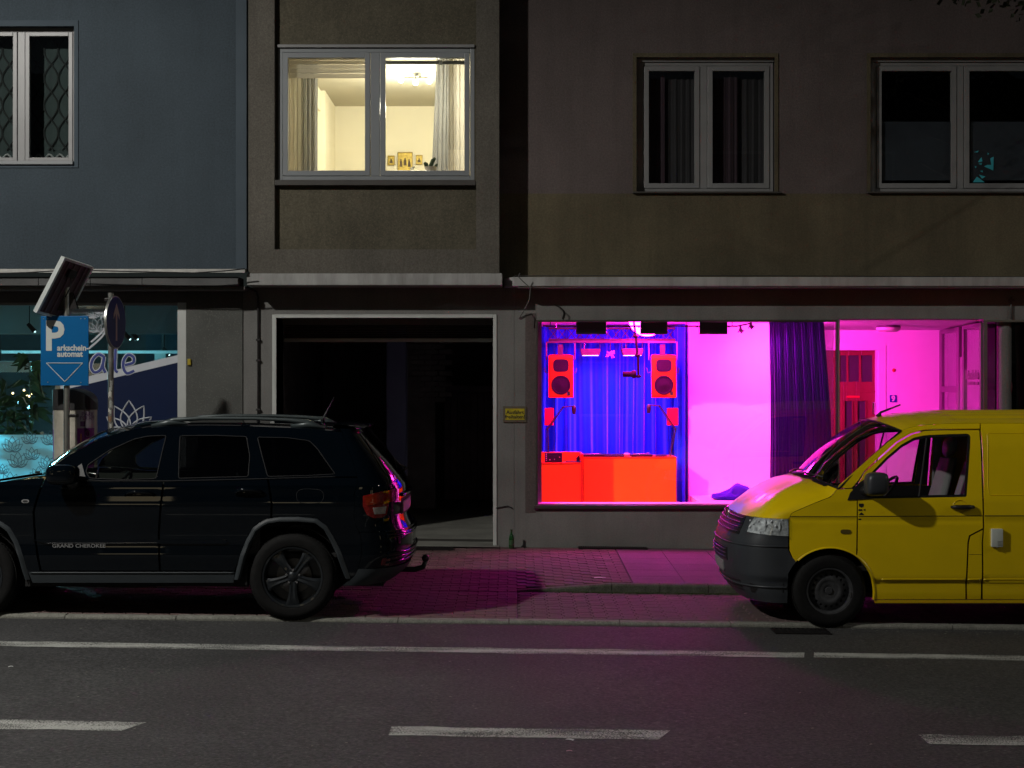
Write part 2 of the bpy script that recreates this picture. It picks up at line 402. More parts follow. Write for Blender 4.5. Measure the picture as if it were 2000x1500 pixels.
# paving: bed, then pieces
paving = structure(MB().grid(lambda u, v: (-60+120*u, YK+.10+(K2-YK-.09)*v, gz(-60+120*u)+bayz(YK+.1+(K2-YK-.1)*v)-.010), 60, 4).build('paving', M_sand, recalc=False))
sidewalk = structure(MB().grid(lambda u, v: (-30+60*u, K2+.0995+(YW+.6-K2-.1)*v, swz(-30+60*u, K2+.1+(YW+.6-K2-.1)*v)-.012), 120, 6).build('sidewalk', M_sand, recalc=False))
def paver_mesh(lx, ly, ch=.006, h=.05):
    a, b = lx/2, ly/2; c, d = a-ch, b-ch
    vs = [(-a,-b,-h),(a,-b,-h),(a,b,-h),(-a,b,-h),(-a,-b,-ch),(a,-b,-ch),(a,b,-ch),(-a,b,-ch),(-c,-d,0),(c,-d,0),(c,d,0),(-c,d,0)]
    return vs, [(8,9,10,11),(4,5,9,8),(5,6,10,9),(6,7,11,10),(7,4,8,11),(0,1,5,4),(1,2,6,5),(2,3,7,6),(3,0,4,7)]
def pave(cells, lx, ly, m, parent, name, zf, budget):
    vs, fs = paver_mesh(lx-.0045, ly-.0045); me = bpy.data.meshes.new(name); me.from_pydata(vs, [], fs); me.update(); me.materials.append(m)
    rest = MB(); 
    vis = sorted([c for c in cells], key=lambda c: c[2])
    for k, (cx, cy, _) in enumerate(vis):
        dz = random.uniform(-.0022, .0022); rx, ry = random.uniform(-.012, .012), GR + random.uniform(-.012, .012); rzz = random.uniform(-.012, .012)
        if k < budget:
            o = bpy.data.objects.new(name, me); COL.objects.link(o); o.parent = parent
            o.location = (cx, cy, zf(cx, cy)+dz); o.rotation_euler = (rx + (zf(cx, cy+.1)-zf(cx, cy))*10, ry, rzz)
        else:
            z = zf(cx, cy)+dz
            rest.add([(cx+v[0]-v[1]*rzz, cy+v[1]+v[0]*rzz, z+v[2]-v[0]*ry+v[1]*rx) for v in vs], fs)
    if rest.v: stuff(rest.build(name, m, parent, recalc=False))
cells = []                                    # block paving in the parking strip, right of the drive
for j in range(18):
    y = YK+.168+.0955*j
    for i in range(54): cells.append((.121+.137*i+(.022 if (j//1) % 2 else 0), y, 0))
pave([(a, b, b+abs(a-1.2)*.25+(10 if a > 3.2 else 0)) for a, b, c in cells], .137, .0955, M_pav_bay, paving, 'paver', lambda x, y: gz(x)+bayz(y), 300)
cells, halves = [], []                         # drive and pavement left of the slabs: staggered blocks
def dz_(x, y): return gz(x)+bayz(y) if y < K2 else swz(x, y)
for j in range(46):
    y = YK+.168+.1005*j
    if y > YW-.07: break
    lim = .0 if y < K2+.155 else 1.2
    for i in range(50):
        x = 1.15-.2*i-(.1 if j % 2 else 0)
        if x < lim+.001: cells.append((x, y, y*.6+abs(x-.2)*.5+(6 if x < -1.3 else 0)))
    if j % 2: halves.append((lim, y, y))
pave(cells, .2, .1005, M_pav_drive, sidewalk, 'drive_paver', dz_, 300)
pave(halves, .1, .1005, M_pav_drive, sidewalk, 'half_paver', dz_, 300)
for j in range(6):                            # large slabs right of the joint
    y0 = K2+.105+.47*j
    for i in range(12):
        x0 = 1.262+.545*i; 
        vs, fs = paver_mesh(.541, .466, .003); vs = [(v[0]+x0+.27, v[1]+y0+.235, v[2]+swz(v[0]+x0+.27, v[1]+y0+.235)+random.uniform(-.001, .001)*0) for v in vs]
        if y0 < YW-.1: MB().add(vs, fs).build('paving_slab', M_slab, sidewalk, recalc=False)
# concrete threshold strip along the facade + driveway apron
MB().grid(lambda u, v: (PX(540, YW)+(PX(975, YW)-PX(540, YW))*u, YW-.22+.66*v, gz(PX(540, YW)+(PX(975, YW)-PX(540, YW))*u)+.214), 8, 2).build('threshold', M_conc, sidewalk, recalc=False)
# drain gratings: at the passage, along the shop wall, and the gully in the road
def grating(x0, x1, y0, y1, n, z, label):
    t = thing('drain_grate', label, 'drain', ((x0+x1)/2, (y0+y1)/2, z))
    ring_ = MB(); 
    for a, b, c, d in ((x0, x1, y0, y0+.012), (x0, x1, y1-.012, y1), (x0, x0+.012, y0+.012, y1-.012), (x1-.012, x1, y0+.012, y1-.012)):
        ring_.add([(p, q, gz(p)+z+h) for h in (-.02, .008) for q in (c, d) for p in (a, b)], [(0,2,3,1),(4,5,7,6),(0,1,5,4),(2,6,7,3),(0,4,6,2),(1,3,7,5)])
    ring_.build('frame', M_blackmetal, t)
    for i in range(n):
        a = x0+.012+(x1-x0-.024)*(i+.3)/n; b = a+(x1-x0-.024)/n*.45
        MB().add([(p, q, gz(p)+z+h) for h in (-.02, .006) for q in (y0+.012, y1-.012) for p in (a, b)], [(0,2,3,1),(4,5,7,6),(0,1,5,4),(2,6,7,3),(0,4,6,2),(1,3,7,5)]).build('bar', M_blackmetal, t)
    MB().add([(p, q, gz(p)+z+.001) for q in (y0+.012, y1-.012) for p in (x0+.012, x1-.012)], [(0, 1, 3, 2)]).build('pit', M_black, t, recalc=False)
grating(PX(812, 18.45), PX(885, 18.45), 18.40, 18.56, 22, .208, 'narrow drain grate in front of the dark passage')
grating(PX(1130, 18.6), PX(1265, 18.6), 18.62, 18.76, 30, .212, 'long drain grate at the foot of the shop wall')
grating(PX(1512, 13.7), PX(1622, 13.7), 13.62, 13.92, 12, .002, 'iron gully grate in the road beside the van tyre')
# ------------------------------------------------------------------ buildings
YM, YL, YC = 18.40, 18.40, 18.45
TOP = 10.4
def window(parent, x0, x1, z0, z1, y, splits, fw, m, gm, depth=.07, sash=.055, name='window', mull=.10, handle=False):
    f = MB(); ring(f, x0, x1, z0, z1, y, y+depth, fw)
    xs = [x0+fw] + [s for s in splits] + [x1-fw]
    for s in splits: f.box(s-mull/2, s+mull/2, y, y+depth, z0+fw, z1-fw)
    wo = f.build(name, m, parent, bevel=.006)
    n = len(xs)-1
    for i in range(n):
        a = xs[i] + (mull/2 if i > 0 else 0) + .004; b = xs[i+1] - (mull/2 if i < n-1 else 0) - .004
        s = ring(MB(), a, b, z0+fw+.004, z1-fw-.004, y-.012, y+depth-.02, sash)
        s.build('sash', m, wo, bevel=.005)
        MB().box(a+sash-.004, b-sash+.004, y+.022, y+.027, z0+fw+sash, z1-fw-sash).build('pane', gm, wo)
    return wo
def room(parent, x0, x1, y0, y1, z0, z1, mw, mc=None, mf=None, name='room_wall'):
    mc = mc or mw; mf = mf or mw; t = .08
    w = MB(); w.box(x0-t, x0, y0, y1, z0, z1); w.box(x1, x1+t, y0, y1, z0, z1); w.box(x0-t, x1+t, y1, y1+t, z0, z1)
    w.build(name, mw, parent)
    MB().box(x0-t, x1+t, y0, y1+t, z1, z1+t).build('room_ceiling', mc, parent)
    MB().box(x0-t, x1+t, y0, y1+t, z0-t, z0).build('room_floor', mf, parent)

# ---- left building (blue-grey render)
BL = thing('apartment_building', 'blue grey rendered building with lace curtained window above a teal lit shop', 'building', (-8, 19, gz(-8)))
xr = PX(482, YL)
lw_x0, lw_x1, lw_z0, lw_z1 = PX(-75, YL), PX(146, YL), PZ(322, YL), PZ(50, YL)
zb = PZ(527, YL)
w = MB(); loft_wall(w, -14, PX(461, YL), zb, TOP, YL, YL+.3, [(lw_x0, lw_x1, lw_z0, lw_z1)]); w.build('wall', M_render_blue, BL)
MB().box(PX(461, YL), xr, YL-.012, YL+.3, zb, TOP).build('corner_strip', M_render_bluelight, BL, bevel=.004)
# window surround
s = MB(); ring(s, lw_x0-.05, lw_x1+.045, lw_z0-.035, lw_z1+.06, YL-.014, YL-.001, .05, .07, .04); s.build('window_surround', M_render_bluelight, BL, bevel=.003)
wo = window(BL, lw_x0, lw_x1, lw_z0, lw_z1, YL+.11, [PX(36, YL)], .05, M_upvc_dim, G_clear, sash=.05, mull=.09)
MB().box(lw_x0, lw_x1-.01, YL-.05, YL+.11, lw_z0-.002, lw_z0+.045).build('sill', M_upvc, wo, bevel=.008)
room(BL, lw_x0-.4, lw_x1+.4, YL+.301, YL+3, lw_z0-.6, lw_z1+.3, M_dark_room)
# ledge
MB().prism([(0, 0), (.16, -.012), (.16, -.055), (.0, -.045)], lambda a, b: (-14, YL-.16+.18-a+0.0, zb+b+.012), (14+xr, 0, 0)).build('flashing', M_flash, BL)
k = 0; xx = PX(466, 18.4)
zl0, zl1 = PZ(558, 18.4), PZ(541, 18.4)
while xx > -13:
    ln = random.choice((.53, .95, .62, 1.15)); MB().bbox(xx-ln+.006, xx, 18.36+random.uniform(0, .01), 18.75, zl0, zl1, .006).build('ledge_stone', M_slate, BL); xx -= ln
MB().box(-14, PX(478, 18.46), 18.46, YW+.2, PZ(566, 18.46), zl0-.004).build('soffit', M_render_grey, BL)
# shop lintel, post, pillar
YS = 18.86
shx1 = PX(349, YS); shz1 = PZ(597, YS)
MB().box(-14, PX(366, YS), YS-.06, YS+.2, shz1+.035, PZ(566, 18.46)+.0).build('lintel', M_slate, BL)
MB().box(-14, PX(349, YS), YS-.05, YS+.05, shz1, shz1+.034).build('shop_frame_top', M_upvc_dim, BL, bevel=.004)
MB().box(shx1, PX(366, YS), YS-.07, YS+.06, .05, shz1+.034).build('shop_frame_post', M_white_paint, BL, bevel=.004)
MB().box(PX(366.5, YS), PX(474, YW), YW-.02, YW+.3, -.02, PZ(566, 18.46)).build('pillar', M_pebble, BL)
MB().box(-14, shx1, YS, YS+.012, .25, shz1).build('shop_pane', G_shop, BL)
MB().box(-14, shx1, YS-.05, YS+.06, -.05, .249).build('shop_plinth', M_slate, BL)
MB().bbox(PX(367.5, YW), PX(374, YW), YW-.05, YW-.02, PZ(713, YW), PZ(701, YW), .004).build('meter_box', mat('yellow_plastic', (.4, .3, .01), .5), BL)
# shop interior
lsx0, lsx1, lsy1 = -13.5, shx1+.0, 23.4
M_ls_wall = mat('salon_wall', (.10, .13, .14), .85, var=.3, vscale=1.2, stain=.5)
M_ls_ceil = mat('salon_ceiling', (.55, .6, .6), .8, var=.05)
room(BL, lsx0, lsx1+.02, YS+.061, lsy1, .2, shz1+.16, M_ls_wall, M_ls_ceil, mat('salon_floor', (.06, .06, .06), .3))
MB().box(lsx0, lsx1, 20.5, 20.7, 2.86, shz1+.16).build('ceiling_beam', M_ls_ceil, BL)
MB().box(lsx0, lsx1, 21.6, 21.64, 2.62, 2.66).build('light_cove', mat('cove_white', (.8, .85, .85), .5), BL)
# films on the glass: blue panel with diagonal pale edge, frosted teal panel with drawings
YF = YS-.003
M_filmblue = mat('film_blue', (.005, .013, .052), .35, var=.05, spec=.3)
M_filmpale = mat('film_pale', (.55, .58, .62), .5, var=.05)
def onF(px, py, y=YF): return (PX(px, y), y, PZ(py, y))
MB().prism([(122, 762), (349, 708), (349, 1062), (105, 1062), (105, 850), (122, 800)], lambda a, b: onF(a, b), (0, -.001, 0)).build('window_film', M_filmblue, BL, recalc=True)
MB().prism([(118, 748), (349, 693), (349, 707.5), (118, 763)], lambda a, b: onF(a, b, YF-.0015), (0, -.001, 0)).build('window_stripe', M_filmpale, BL)
M_frost = glass('frosted_film', (.9, .95, .95), .03, .3, (.40, .78, .86), .96)
MB().prism([(-400, 849), (104.5, 849), (104.5, 1062), (-400, 1062)], lambda a, b: onF(a, b), (0, -.001, 0)).build('frosted_film', M_frost, BL)
def lotus(cx, cy, s, m, r, y, name='lotus_drawing', fill=None):
    mb = MB()
    def petal(a, ln, wd, tilt):
        pts = []
        for t in np.linspace(0, 1, 13):
            l = math.sin(PI*t**.85)*wd; pts.append((t*ln, l))
        out = [(u, v) for u, v in pts] + [(u, -v) for u, v in reversed(pts[:-1])]
        res = []
        for u, v in out:
            X = u*math.sin(a) + v*math.cos(a); Z = u*math.cos(a) - v*math.sin(a)
            res.append(Vector((PX(cx, y)+X*s, y-.002, PZ(cy, y)+Z*s)))
        mb.tube(res, r, 4, False)
    for a, ln, wd in ((0, 1, .26), (-.5, .95, .22), (.5, .95, .22), (-.95, .85, .17), (.95, .85, .17), (-1.3, .6, .1), (1.3, .6, .1)): petal(a, ln, wd, 0)
    return mb.build(name, m, BL, recalc=False)
M_inkgrey = mat('film_line', (.10, .21, .26), .6)
lotus(252, 846, .40, M_filmpale, .009, YF-.003)
for cx, cy, s in ((24, 882, .19), (58, 866, .15), (98, 868, .17), (35, 912, .19), (62, 897, .15), (92, 915, .16), (5, 925, .12), (-30, 890, .2), (-60, 915, .17), (75, 935, .15), (20, 950, .18)):
    lotus(cx, cy, s, M_inkgrey, .0035, YF-.001)
for cx, cy, s in ((190, 648, .24), (182, 621, .13), (195, 612, .12), (148, 612, .09), (162, 611, .09), (206, 620, .1)):
    lotus(cx, cy, s, M_filmpale, .004, YF)
def stroke(pts, r, m, name, y=YF-.002):
    k = []
    for i in range(len(pts)-1):
        for t in np.linspace(0, 1, 5)[:-1]:
            p0 = pts[max(i-1, 0)]; p1 = pts[i]; p2 = pts[i+1]; p3 = pts[min(i+2, len(pts)-1)]
            k.append(tuple(.5*((2*p1[j])+(-p0[j]+p2[j])*t+(2*p0[j]-5*p1[j]+4*p2[j]-p3[j])*t*t+(-p0[j]+3*p1[j]-3*p2[j]+p3[j])*t**3) for j in (0, 1)))
    k.append(pts[-1])
    mb = MB().tube([onF(a, b, y) for a, b in k], r, 10); mb.v = [(p[0], y+(p[1]-y)*.12, p[2]) for p in mb.v]
    return mb.build(name, m, BL, recalc=False)
A_ = [(203, 697), (192, 692), (181, 702), (178, 718), (185, 727), (196, 722), (202, 706), (203, 697), (201, 716), (206, 728)]
L_l = [(226, 674), (225, 700), (225, 722), (230, 727)]
E_ = [(244, 713), (260, 708), (260, 697), (250, 693), (242, 703), (241, 718), (248, 729), (262, 724)]
for pts in (A_, L_l, E_):
    stroke(pts, .027, M_filmpale, 'lettering', YF-.001); stroke(pts, .017, mat('film_mid_blue', (.04, .06, .26), .5), 'lettering', YF-.005)
stroke([(178, 668), (200, 648), (215, 628)], .012, M_filmpale, 'scroll_line', YF-.002)
stroke([(172, 682), (195, 662), (213, 640)], .012, M_filmpale, 'scroll_line', YF-.002)

# ---- middle building (beige render, lit window over the passage)
BM_ = thing('apartment_building', 'beige rendered building with brightly lit window above a dark passage', 'building', (-1.6, 19, gz(-1.6)))
mx0, mx1 = PX(485, YM), PX(975, YM)
rx0, rx1, rz0 = PX(536, YM), PX(930, YM), PZ(487, YM)
zc = PZ(534, 18.34)
w = MB(); loft_wall(w, mx0, mx1, zc, TOP, YM, YM+.085, [(rx0, rx1, rz0, TOP)]); w.box(mx0, mx0+.2, YM+.085, YW+.3, zc, TOP); w.box(mx1-.2, mx1, YM+.085, YW+.3, zc, TOP)
w.build('wall', M_render_beige, BM_)
wx0, wx1, wz0, wz1 = PX(543, YM+.1), PX(927, YM+.1), PZ(353, YM+.1), PZ(94, YM+.1)
w = MB(); loft_wall(w, mx0+.2, mx1-.2, zc, wz0+.0, YM+.085, YM+.3, []); loft_wall(w, mx0+.2, mx1-.2, wz0, TOP, YM+.0855, YM+.3, [(wx0, wx1, wz0, wz1)]); w.build('infill_wall', M_render_beige_dark, BM_)
wo = window(BM_, wx0, wx1, wz0, wz1, YM+.09, [PX(733, YM+.1)], .055, M_upvc, G_clear, sash=.062, mull=.115)
MB().box(PX(537, YM), PX(929, YM), YM-.01, YM+.13, PZ(362, YM), wz0-.003).build('sill', M_dark_sill, wo, bevel=.005)
MB().box(wx0, wx1, YM+.05, YM+.086, wz1-.001, wz1+.035).build('window_head', M_upvc_dim, wo, bevel=.004)
M_cstain = M_cornice
MB().box(PX(482, 18.34), PX(981, 18.34), 18.34, 19.1, PZ(557, 18.34), zc).build('cornice', M_cstain, BM_, bevel=.008)
# lit room
RZ1 = 6.24; RY = 22.4; rX0, rX1 = -2.80, -.42
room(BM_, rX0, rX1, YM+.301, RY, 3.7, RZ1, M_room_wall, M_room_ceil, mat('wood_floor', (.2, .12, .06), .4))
MB().box(rX0, rX0+.22, 21.2, RY, 3.7, RZ1).build('pilaster', M_room_wall, BM_)
MB().box(rX0, rX0+.16, 19.5, 21.2, 5.95, RZ1).build('beam', M_room_wall, BM_)
MB().box(wx0-.1, wx1+.1, YM+.31, YM+.52, wz0-.05, wz0+.05).build('window_board', M_white_wall, BM_, bevel=.008)
# ground floor wall with the passage
gx0, gx1, gz1 = PX(540, YW), PX(963, YW), PZ(621, YW)
w = MB(); loft_wall(w, PX(474.2, YW), PX(1004, YW), -.12, PZ(557, 18.34)-.001, YW, YW+.3, [(gx0, gx1, -.12, gz1)]); w.build('ground_floor_wall', M_render_grey, BM_)
f = MB(); f.box(gx0-.052, gx0, YW-.015, YW+.58, gz(gx0)+.2, gz1+.04); f.box(gx1, gx1+.045, YW-.015, YW+.58, gz(gx1)+.2, gz1+.04); f.box(gx0, gx1, YW-.015, YW+.18, gz1, gz1+.04)
f.build('passage_frame', M_white_paint, BM_, bevel=.005)
YSH = 19.4
MB().box(gx0, gx1, YSH-.1, YSH+.3, gz1-.06, gz1+.04).build('shutter_box', M_render_grey, BM_)
zt, zbn = gz1-.06, PZ(668, YSH); n = 6
for i in range(n):
    a = zt-(zt-zbn-.05)*(i+1)/n; b = zt-(zt-zbn-.05)*i/n
    MB().prism([(0, a+.003), (-.006, a+.008), (-.012, (a+b)/2), (-.006, b-.008), (0, b-.003), (.012, b-.003), (.012, a+.003)], lambda p, q: (gx0+.003, YSH+p, q), (gx1-gx0-.006, 0, 0)).build('shutter_slat', M_shutter, BM_)
MB().bbox(gx0+.004, gx1-.004, YSH-.03, YSH+.02, zbn, zbn+.046, .006).build('shutter_bottom_bar', M_white_paint, BM_)
# passage tunnel
PT = 27.5
w = MB(); w.box(gx0-.7, gx0-.5, YW+.58, PT, -.2, 3.2); w.box(gx1+.4, gx1+.6, YW+.58, PT, -.2, 3.2); w.box(gx0-.7, gx1+.6, PT, PT+.2, -.2, 3.2); w.box(gx0-.7, gx0, YW+.301, YW+.58, -.2, 3.2); w.box(gx1+.046, gx1+.6, YW+.301, YW+.58, -.2, 3.2)
w.build('passage_wall', M_gar_dark, BM_)
MB().box(gx0-.7, gx1+.6, YW+.3, PT+.2, 3.2, 3.3).build('passage_ceiling', M_gar_dark, BM_)
MB().box(gx0-.7, gx1+.6, YW+.44, PT+.2, .1, .205).build('passage_floor', M_conc, BM_)
MB().box(PX(755, 22), PX(792, 22), 22, 22.4, .206, 3.199).build('passage_pier', mat('pier_paint', (.16, .16, .32), .8), BM_)
for i in range(9):
    a = PX(868, 26.5)+i*.115; MB().bbox(a+.004, a+.111, 26.4, 26.46, .206, 2.05, .008).build('door_board', M_gar_door, BM_)
MB().box(PX(830, 26.4), PX(966, 26.4), 26.30, 26.42, 2.06, 2.16).build('passage_lintel', M_gar_door, BM_)
for i in range(12):                            # rough brickwork in the back of the passage
    for j in range(3):
        a = PX(792, 24.5)+j*.22+(.1 if i % 2 else 0); b = 1.9+i*.085
        MB().bbox(a, a+.205, 24.4+random.uniform(0, .02), 24.55, b, b+.073, .008).build('brick', M_gar_dark, BM_)
MB().box(PX(788, 24.5), PX(850, 24.5), 24.46, 24.9, .206, 3.19).build('brick_pier', M_gar_dark, BM_)

# ---- right building (rose / olive render with the pink shop)
BR = thing('apartment_building', 'dark rose and olive rendered building above the pink lit shop window', 'building', (4.6, 19, gz(4.6)))
zpb = PZ(378, YW); zcb = PZ(541, YC)
aX0, aX1, aZ0, aZ1 = PX(1243, YW), PX(1515, YW), PZ(375, YW), PZ(112, YW)
bX0, bX1 = PX(1700, YW), PX(2165, YW)
xe = 10.5
w = MB(); loft_wall(w, mx1, xe, zpb, TOP, YW, YW+.3, [(aX0, aX1, aZ0, aZ1), (bX0, bX1, aZ0, aZ1)]); w.build('wall', M_render_rose, BR)
MB().box(mx1, xe, YW-.003, YW+.3, PZ(557, 18.34), zpb-.0005).build('band_wall', M_render_olive, BR)
for x0, x1, sp in ((aX0, aX1, [PX(1376, YW)]), (bX0, bX1, [PX(1880, YW), PX(2045, YW)])):
    s = MB(); ring(s, x0-.045, x1+.03, aZ0+.002, aZ1+.05, YW-.012, YW-.001, .045, .05, .0); s.v and s.build('window_surround', M_render_olive, BR)
    wo = window(BR, x0+.05, x1-.012, aZ0+.01, aZ1-.04, YW+.10, sp, .045, M_upvc_dim, G_clear, sash=.06, mull=.09)
    MB().box(x0, x0+.05, YW+.06, YW+.16, aZ0, aZ1).build('shutter_rail', M_upvc_dim, wo, bevel=.004)
    MB().box(x0+.05, x1-.012, YW+.07, YW+.16, aZ1-.039, aZ1).build('window_head', M_upvc_dim, wo)
    MB().box(x0-.05, x1+.06, YW-.06, YW+.10, aZ0-.022, aZ0).build('sill', M_dark_sill, wo, bevel=.004)
room(BR, aX0-.3, aX1+.3, YW+.301, YW+3, aZ0-.6, aZ1+.2, M_dark_room)
room(BR, bX0-.3, bX1+.3, YW+.301, YW+3, aZ0-.6, aZ1+.2, M_dark_room)
M_privacy = mat('privacy_film', (.035, .042, .055), .35)
for a, b in ((1716, 1864), (1896, 2030), (2062, 2150)):
    MB().box(PX(a, YW+.13), PX(b, YW+.13), YW+.130, YW+.133, aZ0+.16, PZ(234, YW)).build('privacy_film', M_privacy, BR)
zc1, zc0 = PZ(541, YC), PZ(559, YC)
MB().prism([(PX(1003, YC), YC), (xe, YC), (xe, YW-.003), (PX(985, YW), YW-.003), (PX(985, YW), YC+.2)], lambda a, b: (a, b, zc0), (0, 0, zc1-zc0)).build('cornice', M_cornice, BR, bevel=.008)
# ground floor: pier, lintel, plinth
shX0, shX1, shZ0, shZ1 = PX(1047, YW), PX(1637, YW), PZ(990, YW), PZ(625, YW)
enX1 = PX(1921, YW)
w = MB(); loft_wall(w, PX(1004.5, YW), xe, -.14, PZ(557, 18.34)-.001, YW, YW+.22, [(shX0, shX1, shZ0, shZ1), (shX1, enX1, -.14, shZ1+.012), (enX1, xe-.2, -.14, PZ(627, YW))]); w.build('ground_floor_wall', M_render_grey, BR)
MB().box(PX(1026, YW), shX0-.001, YW-.006, YW-.0005, PZ(1001, YW), PZ(612, YW)).build('wall_patch', M_render_rose, BR)
# shop window frame and pane
fr = ring(MB(), shX0, shX1, shZ0, shZ1, YW-.02, YW+.06, .022, .024, .03).build('shop_window', M_alu_dark, BR, bevel=.004)
MB().box(shX0-.03, shX1-.0, YW-.05, YW-.0205, shZ0-.02, shZ0+.022).build('sill', M_alu_dark, fr, bevel=.005)
MB().box(shX0+.02, shX1-.02, YW+.012, YW+.022, shZ0+.03, shZ1-.024).build('pane', G_shop, fr)
MB().box(shX1-.008, shX1+.014, YW-.03, YW+.045, gz(4)+.2, shZ1).build('corner_post', mat('post_metal', (.32, .31, .28), .4, .7), fr, bevel=.003)
# shop room
FZ, CZ = .25, 3.0
sx0, sx1 = .12, shX1
w = MB(); w.box(sx0-.1, sx0, YW+.22, 21.3, 0, CZ); w.box(sx0-.1, 2.35, 21.3, 21.4, 0, CZ); w.box(2.35, 3.5, 20.4, 21.4, 0, CZ); w.box(3.5, sx1, 21.4, 21.5, 0, CZ); w.box(sx0, shX0, YW+.10, YW+.219, 0, CZ)
w.build('shop_wall', M_white_wall, BR)
MB().box(sx0-.1, sx1, YW+.22, 21.4, CZ, CZ+.1).build('shop_ceiling', M_white_wall, BR)
MB().box(sx0-.1, sx1, YW+.22, 21.4, .1, FZ).build('shop_floor', M_white_wall, BR)
MB().box(shX0-.1, sx1-.03, YW+.221, YW+.40, FZ+.001, shZ0+.028).build('inner_sill', M_white_wall, BR, bevel=.006)
MB().box(2.36, 3.5, YW+.401, 20.399, FZ+.001, shZ0+.026).build('window_seat', M_white_wall, BR, bevel=.006)
MB().box(sx1-.012, sx1-.002, YW+.22, 21.399, .21, CZ-.01).build('side_pane', G_shop, fr)
# entry recess
eY = 21.4; eX1b = PX(1838, eY)
dX0, dX1, dZ1 = 4.02+.10, PX(1713, eY), PZ(684, eY)
w = MB(); loft_wall(w, sx1+.001, eX1b+.3, 0, CZ+.1, eY, eY+.25, [(dX0, dX1, 0, dZ1)]); w.build('entry_wall', M_white_wall, BR)
MB().prism([(sx1, YW+.221), (enX1+.02, YW+.221), (eX1b+.3, eY), (sx1, eY)], lambda a, b: (a, b, shZ1+.012 - (b-YW)*.018), (0, 0, .08)).build('entry_ceiling', M_white_wall, BR)
MB().prism([(sx1, YW-.05), (enX1+.02, YW-.05), (eX1b+.3, eY+.25), (sx1, eY+.25)], lambda a, b: (a, b, .12), (0, 0, .075)).build('entry_floor', M_slab, BR)
t = MB(); ring(t, dX0-.1, dX1+.12, .2, dZ1+.07, eY-.012, eY-.001, .1, .07, 0); t.build('door_trim', M_white_wall, BR)
M_door = mat('door_red', (.20, .035, .030), .45, var=.12, vscale=6)
yd_ = eY+.12
do = MB(); 
loft_wall(do, dX0, dX1, .2, dZ1, yd_, yd_+.05, [(dX0+.09+i*.0, 0, 0, 0) for i in ()] + [
    (PX(1640, yd_), PX(1653.5, yd_), PZ(746, yd_), PZ(694, yd_)), (PX(1657, yd_), PX(1678, yd_), PZ(746, yd_), PZ(694, yd_)), (PX(1682, yd_), PX(1704, yd_), PZ(746, yd_), PZ(694, yd_)),
    (PX(1647, yd_), PX(1666, yd_), .8, PZ(783, yd_)), (PX(1672, yd_), PX(1692, yd_), .8, PZ(783, yd_))])
door = do.build('door', M_door, BR, bevel=.006)
G_rib = glass('ribbed_glass', (.55, .5, .55), .06, .25, (.25, .2, .25), .5)
for a, b, c, d in ((1639, 1655, 747, 693), (1656, 1679, 747, 693), (1681, 1705, 747, 693)):
    MB().box(PX(a, yd_), PX(b, yd_), yd_+.02, yd_+.028, PZ(c, yd_), PZ(d, yd_)).build('pane', G_rib, door)
for a, b in ((1646, 1667), (1671, 1693)):
    MB().box(PX(a, yd_), PX(b, yd_), yd_+.02, yd_+.028, .79, PZ(782, yd_)).build('pane', G_rib, door)
    for q in (a+1.0, b-3.4): MB().box(PX(q, yd_), PX(q+2.2, yd_), yd_-.022, yd_-.001, .81, PZ(783, yd_)).build('moulding', M_door, door)
MB().box(dX0, dX1, yd_-.014, yd_-.001, PZ(766, yd_), PZ(763, yd_)).build('rail', M_door, door)
MB().bbox(PX(1653, yd_), PX(1679, yd_), yd_-.01, yd_-.001, PZ(777, yd_), PZ(773, yd_), .003).build('letter_slot', mat('slot_red', (.6, .03, .03), .4), door)
MB().bbox(PX(1703, yd_), PX(1708, yd_), yd_-.04, yd_-.001, PZ(809, yd_), PZ(785, yd_), .01).build('handle', M_chrome, door)
MB().box(dX0, dX1, yd_+.3, yd_+.32, .2, dZ1).build('hall_backing', M_dark_room, BR)
MB().sphere(onF(1746, 723, eY-.004), .026, 14, 8, (1, .5, 1)).build('bell_button', mat('bell_red', (.6, .03, .03), .4), BR, True)
# glazed side wall of the entry (two bays) + dark shop with column
def sideP(t, z): return (eX1b+(enX1-eX1b)*t, eY+(YW+.03-eY)*t, z)
def side_box(mb, t0, t1, z0, z1, th=.05):
    a, b = Vector(sideP(t0, 0)), Vector(sideP(t1, 0)); d = (b-a).normalized(); nrm = Vector((d.y, -d.x, 0))*th/2
    q = [a+nrm, b+nrm, b-nrm, a-nrm]
    return mb.add([(p.x, p.y, z0) for p in q]+[(p.x, p.y, z1) for p in q], [(0,3,2,1),(4,5,6,7),(0,1,5,4),(1,2,6,5),(2,3,7,6),(3,0,4,7)])
M_eframe = mat('entry_frame', (.16, .12, .15), .45, .4)
ez1 = shZ1-.03
f = MB()
for t0, t1 in ((0, .06), (.44, .50), (.575, .62), (.97, 1.0)): side_box(f, t0, t1, .2, ez1)
side_box(f, .0605, .4395, ez1-.06, ez1); side_box(f, .62, .97, ez1-.05, ez1); side_box(f, .0605, .4395, PZ(762, 20.6)-.03, PZ(762, 20.6)+.05)
side_wall = f.build('glazed_wall', M_eframe, BR, bevel=.004)
p = MB(); side_box(p, .06, .44, PZ(762, 20.6)+.051, ez1-.061, .008); p.build('pane', G_dirty, side_wall)
p = MB(); side_box(p, .06, .44, .2, PZ(762, 20.6)-.031, .008); p.build('pane', G_dirty, side_wall)
p = MB(); side_box(p, .62, .97, .2, ez1-.051, .008); p.build('pane', G_dirty, side_wall)
p = MB(); side_box(p, .503, .572, .2, PZ(697, 20), .03); p.build('post_cover', M_alu, side_wall)
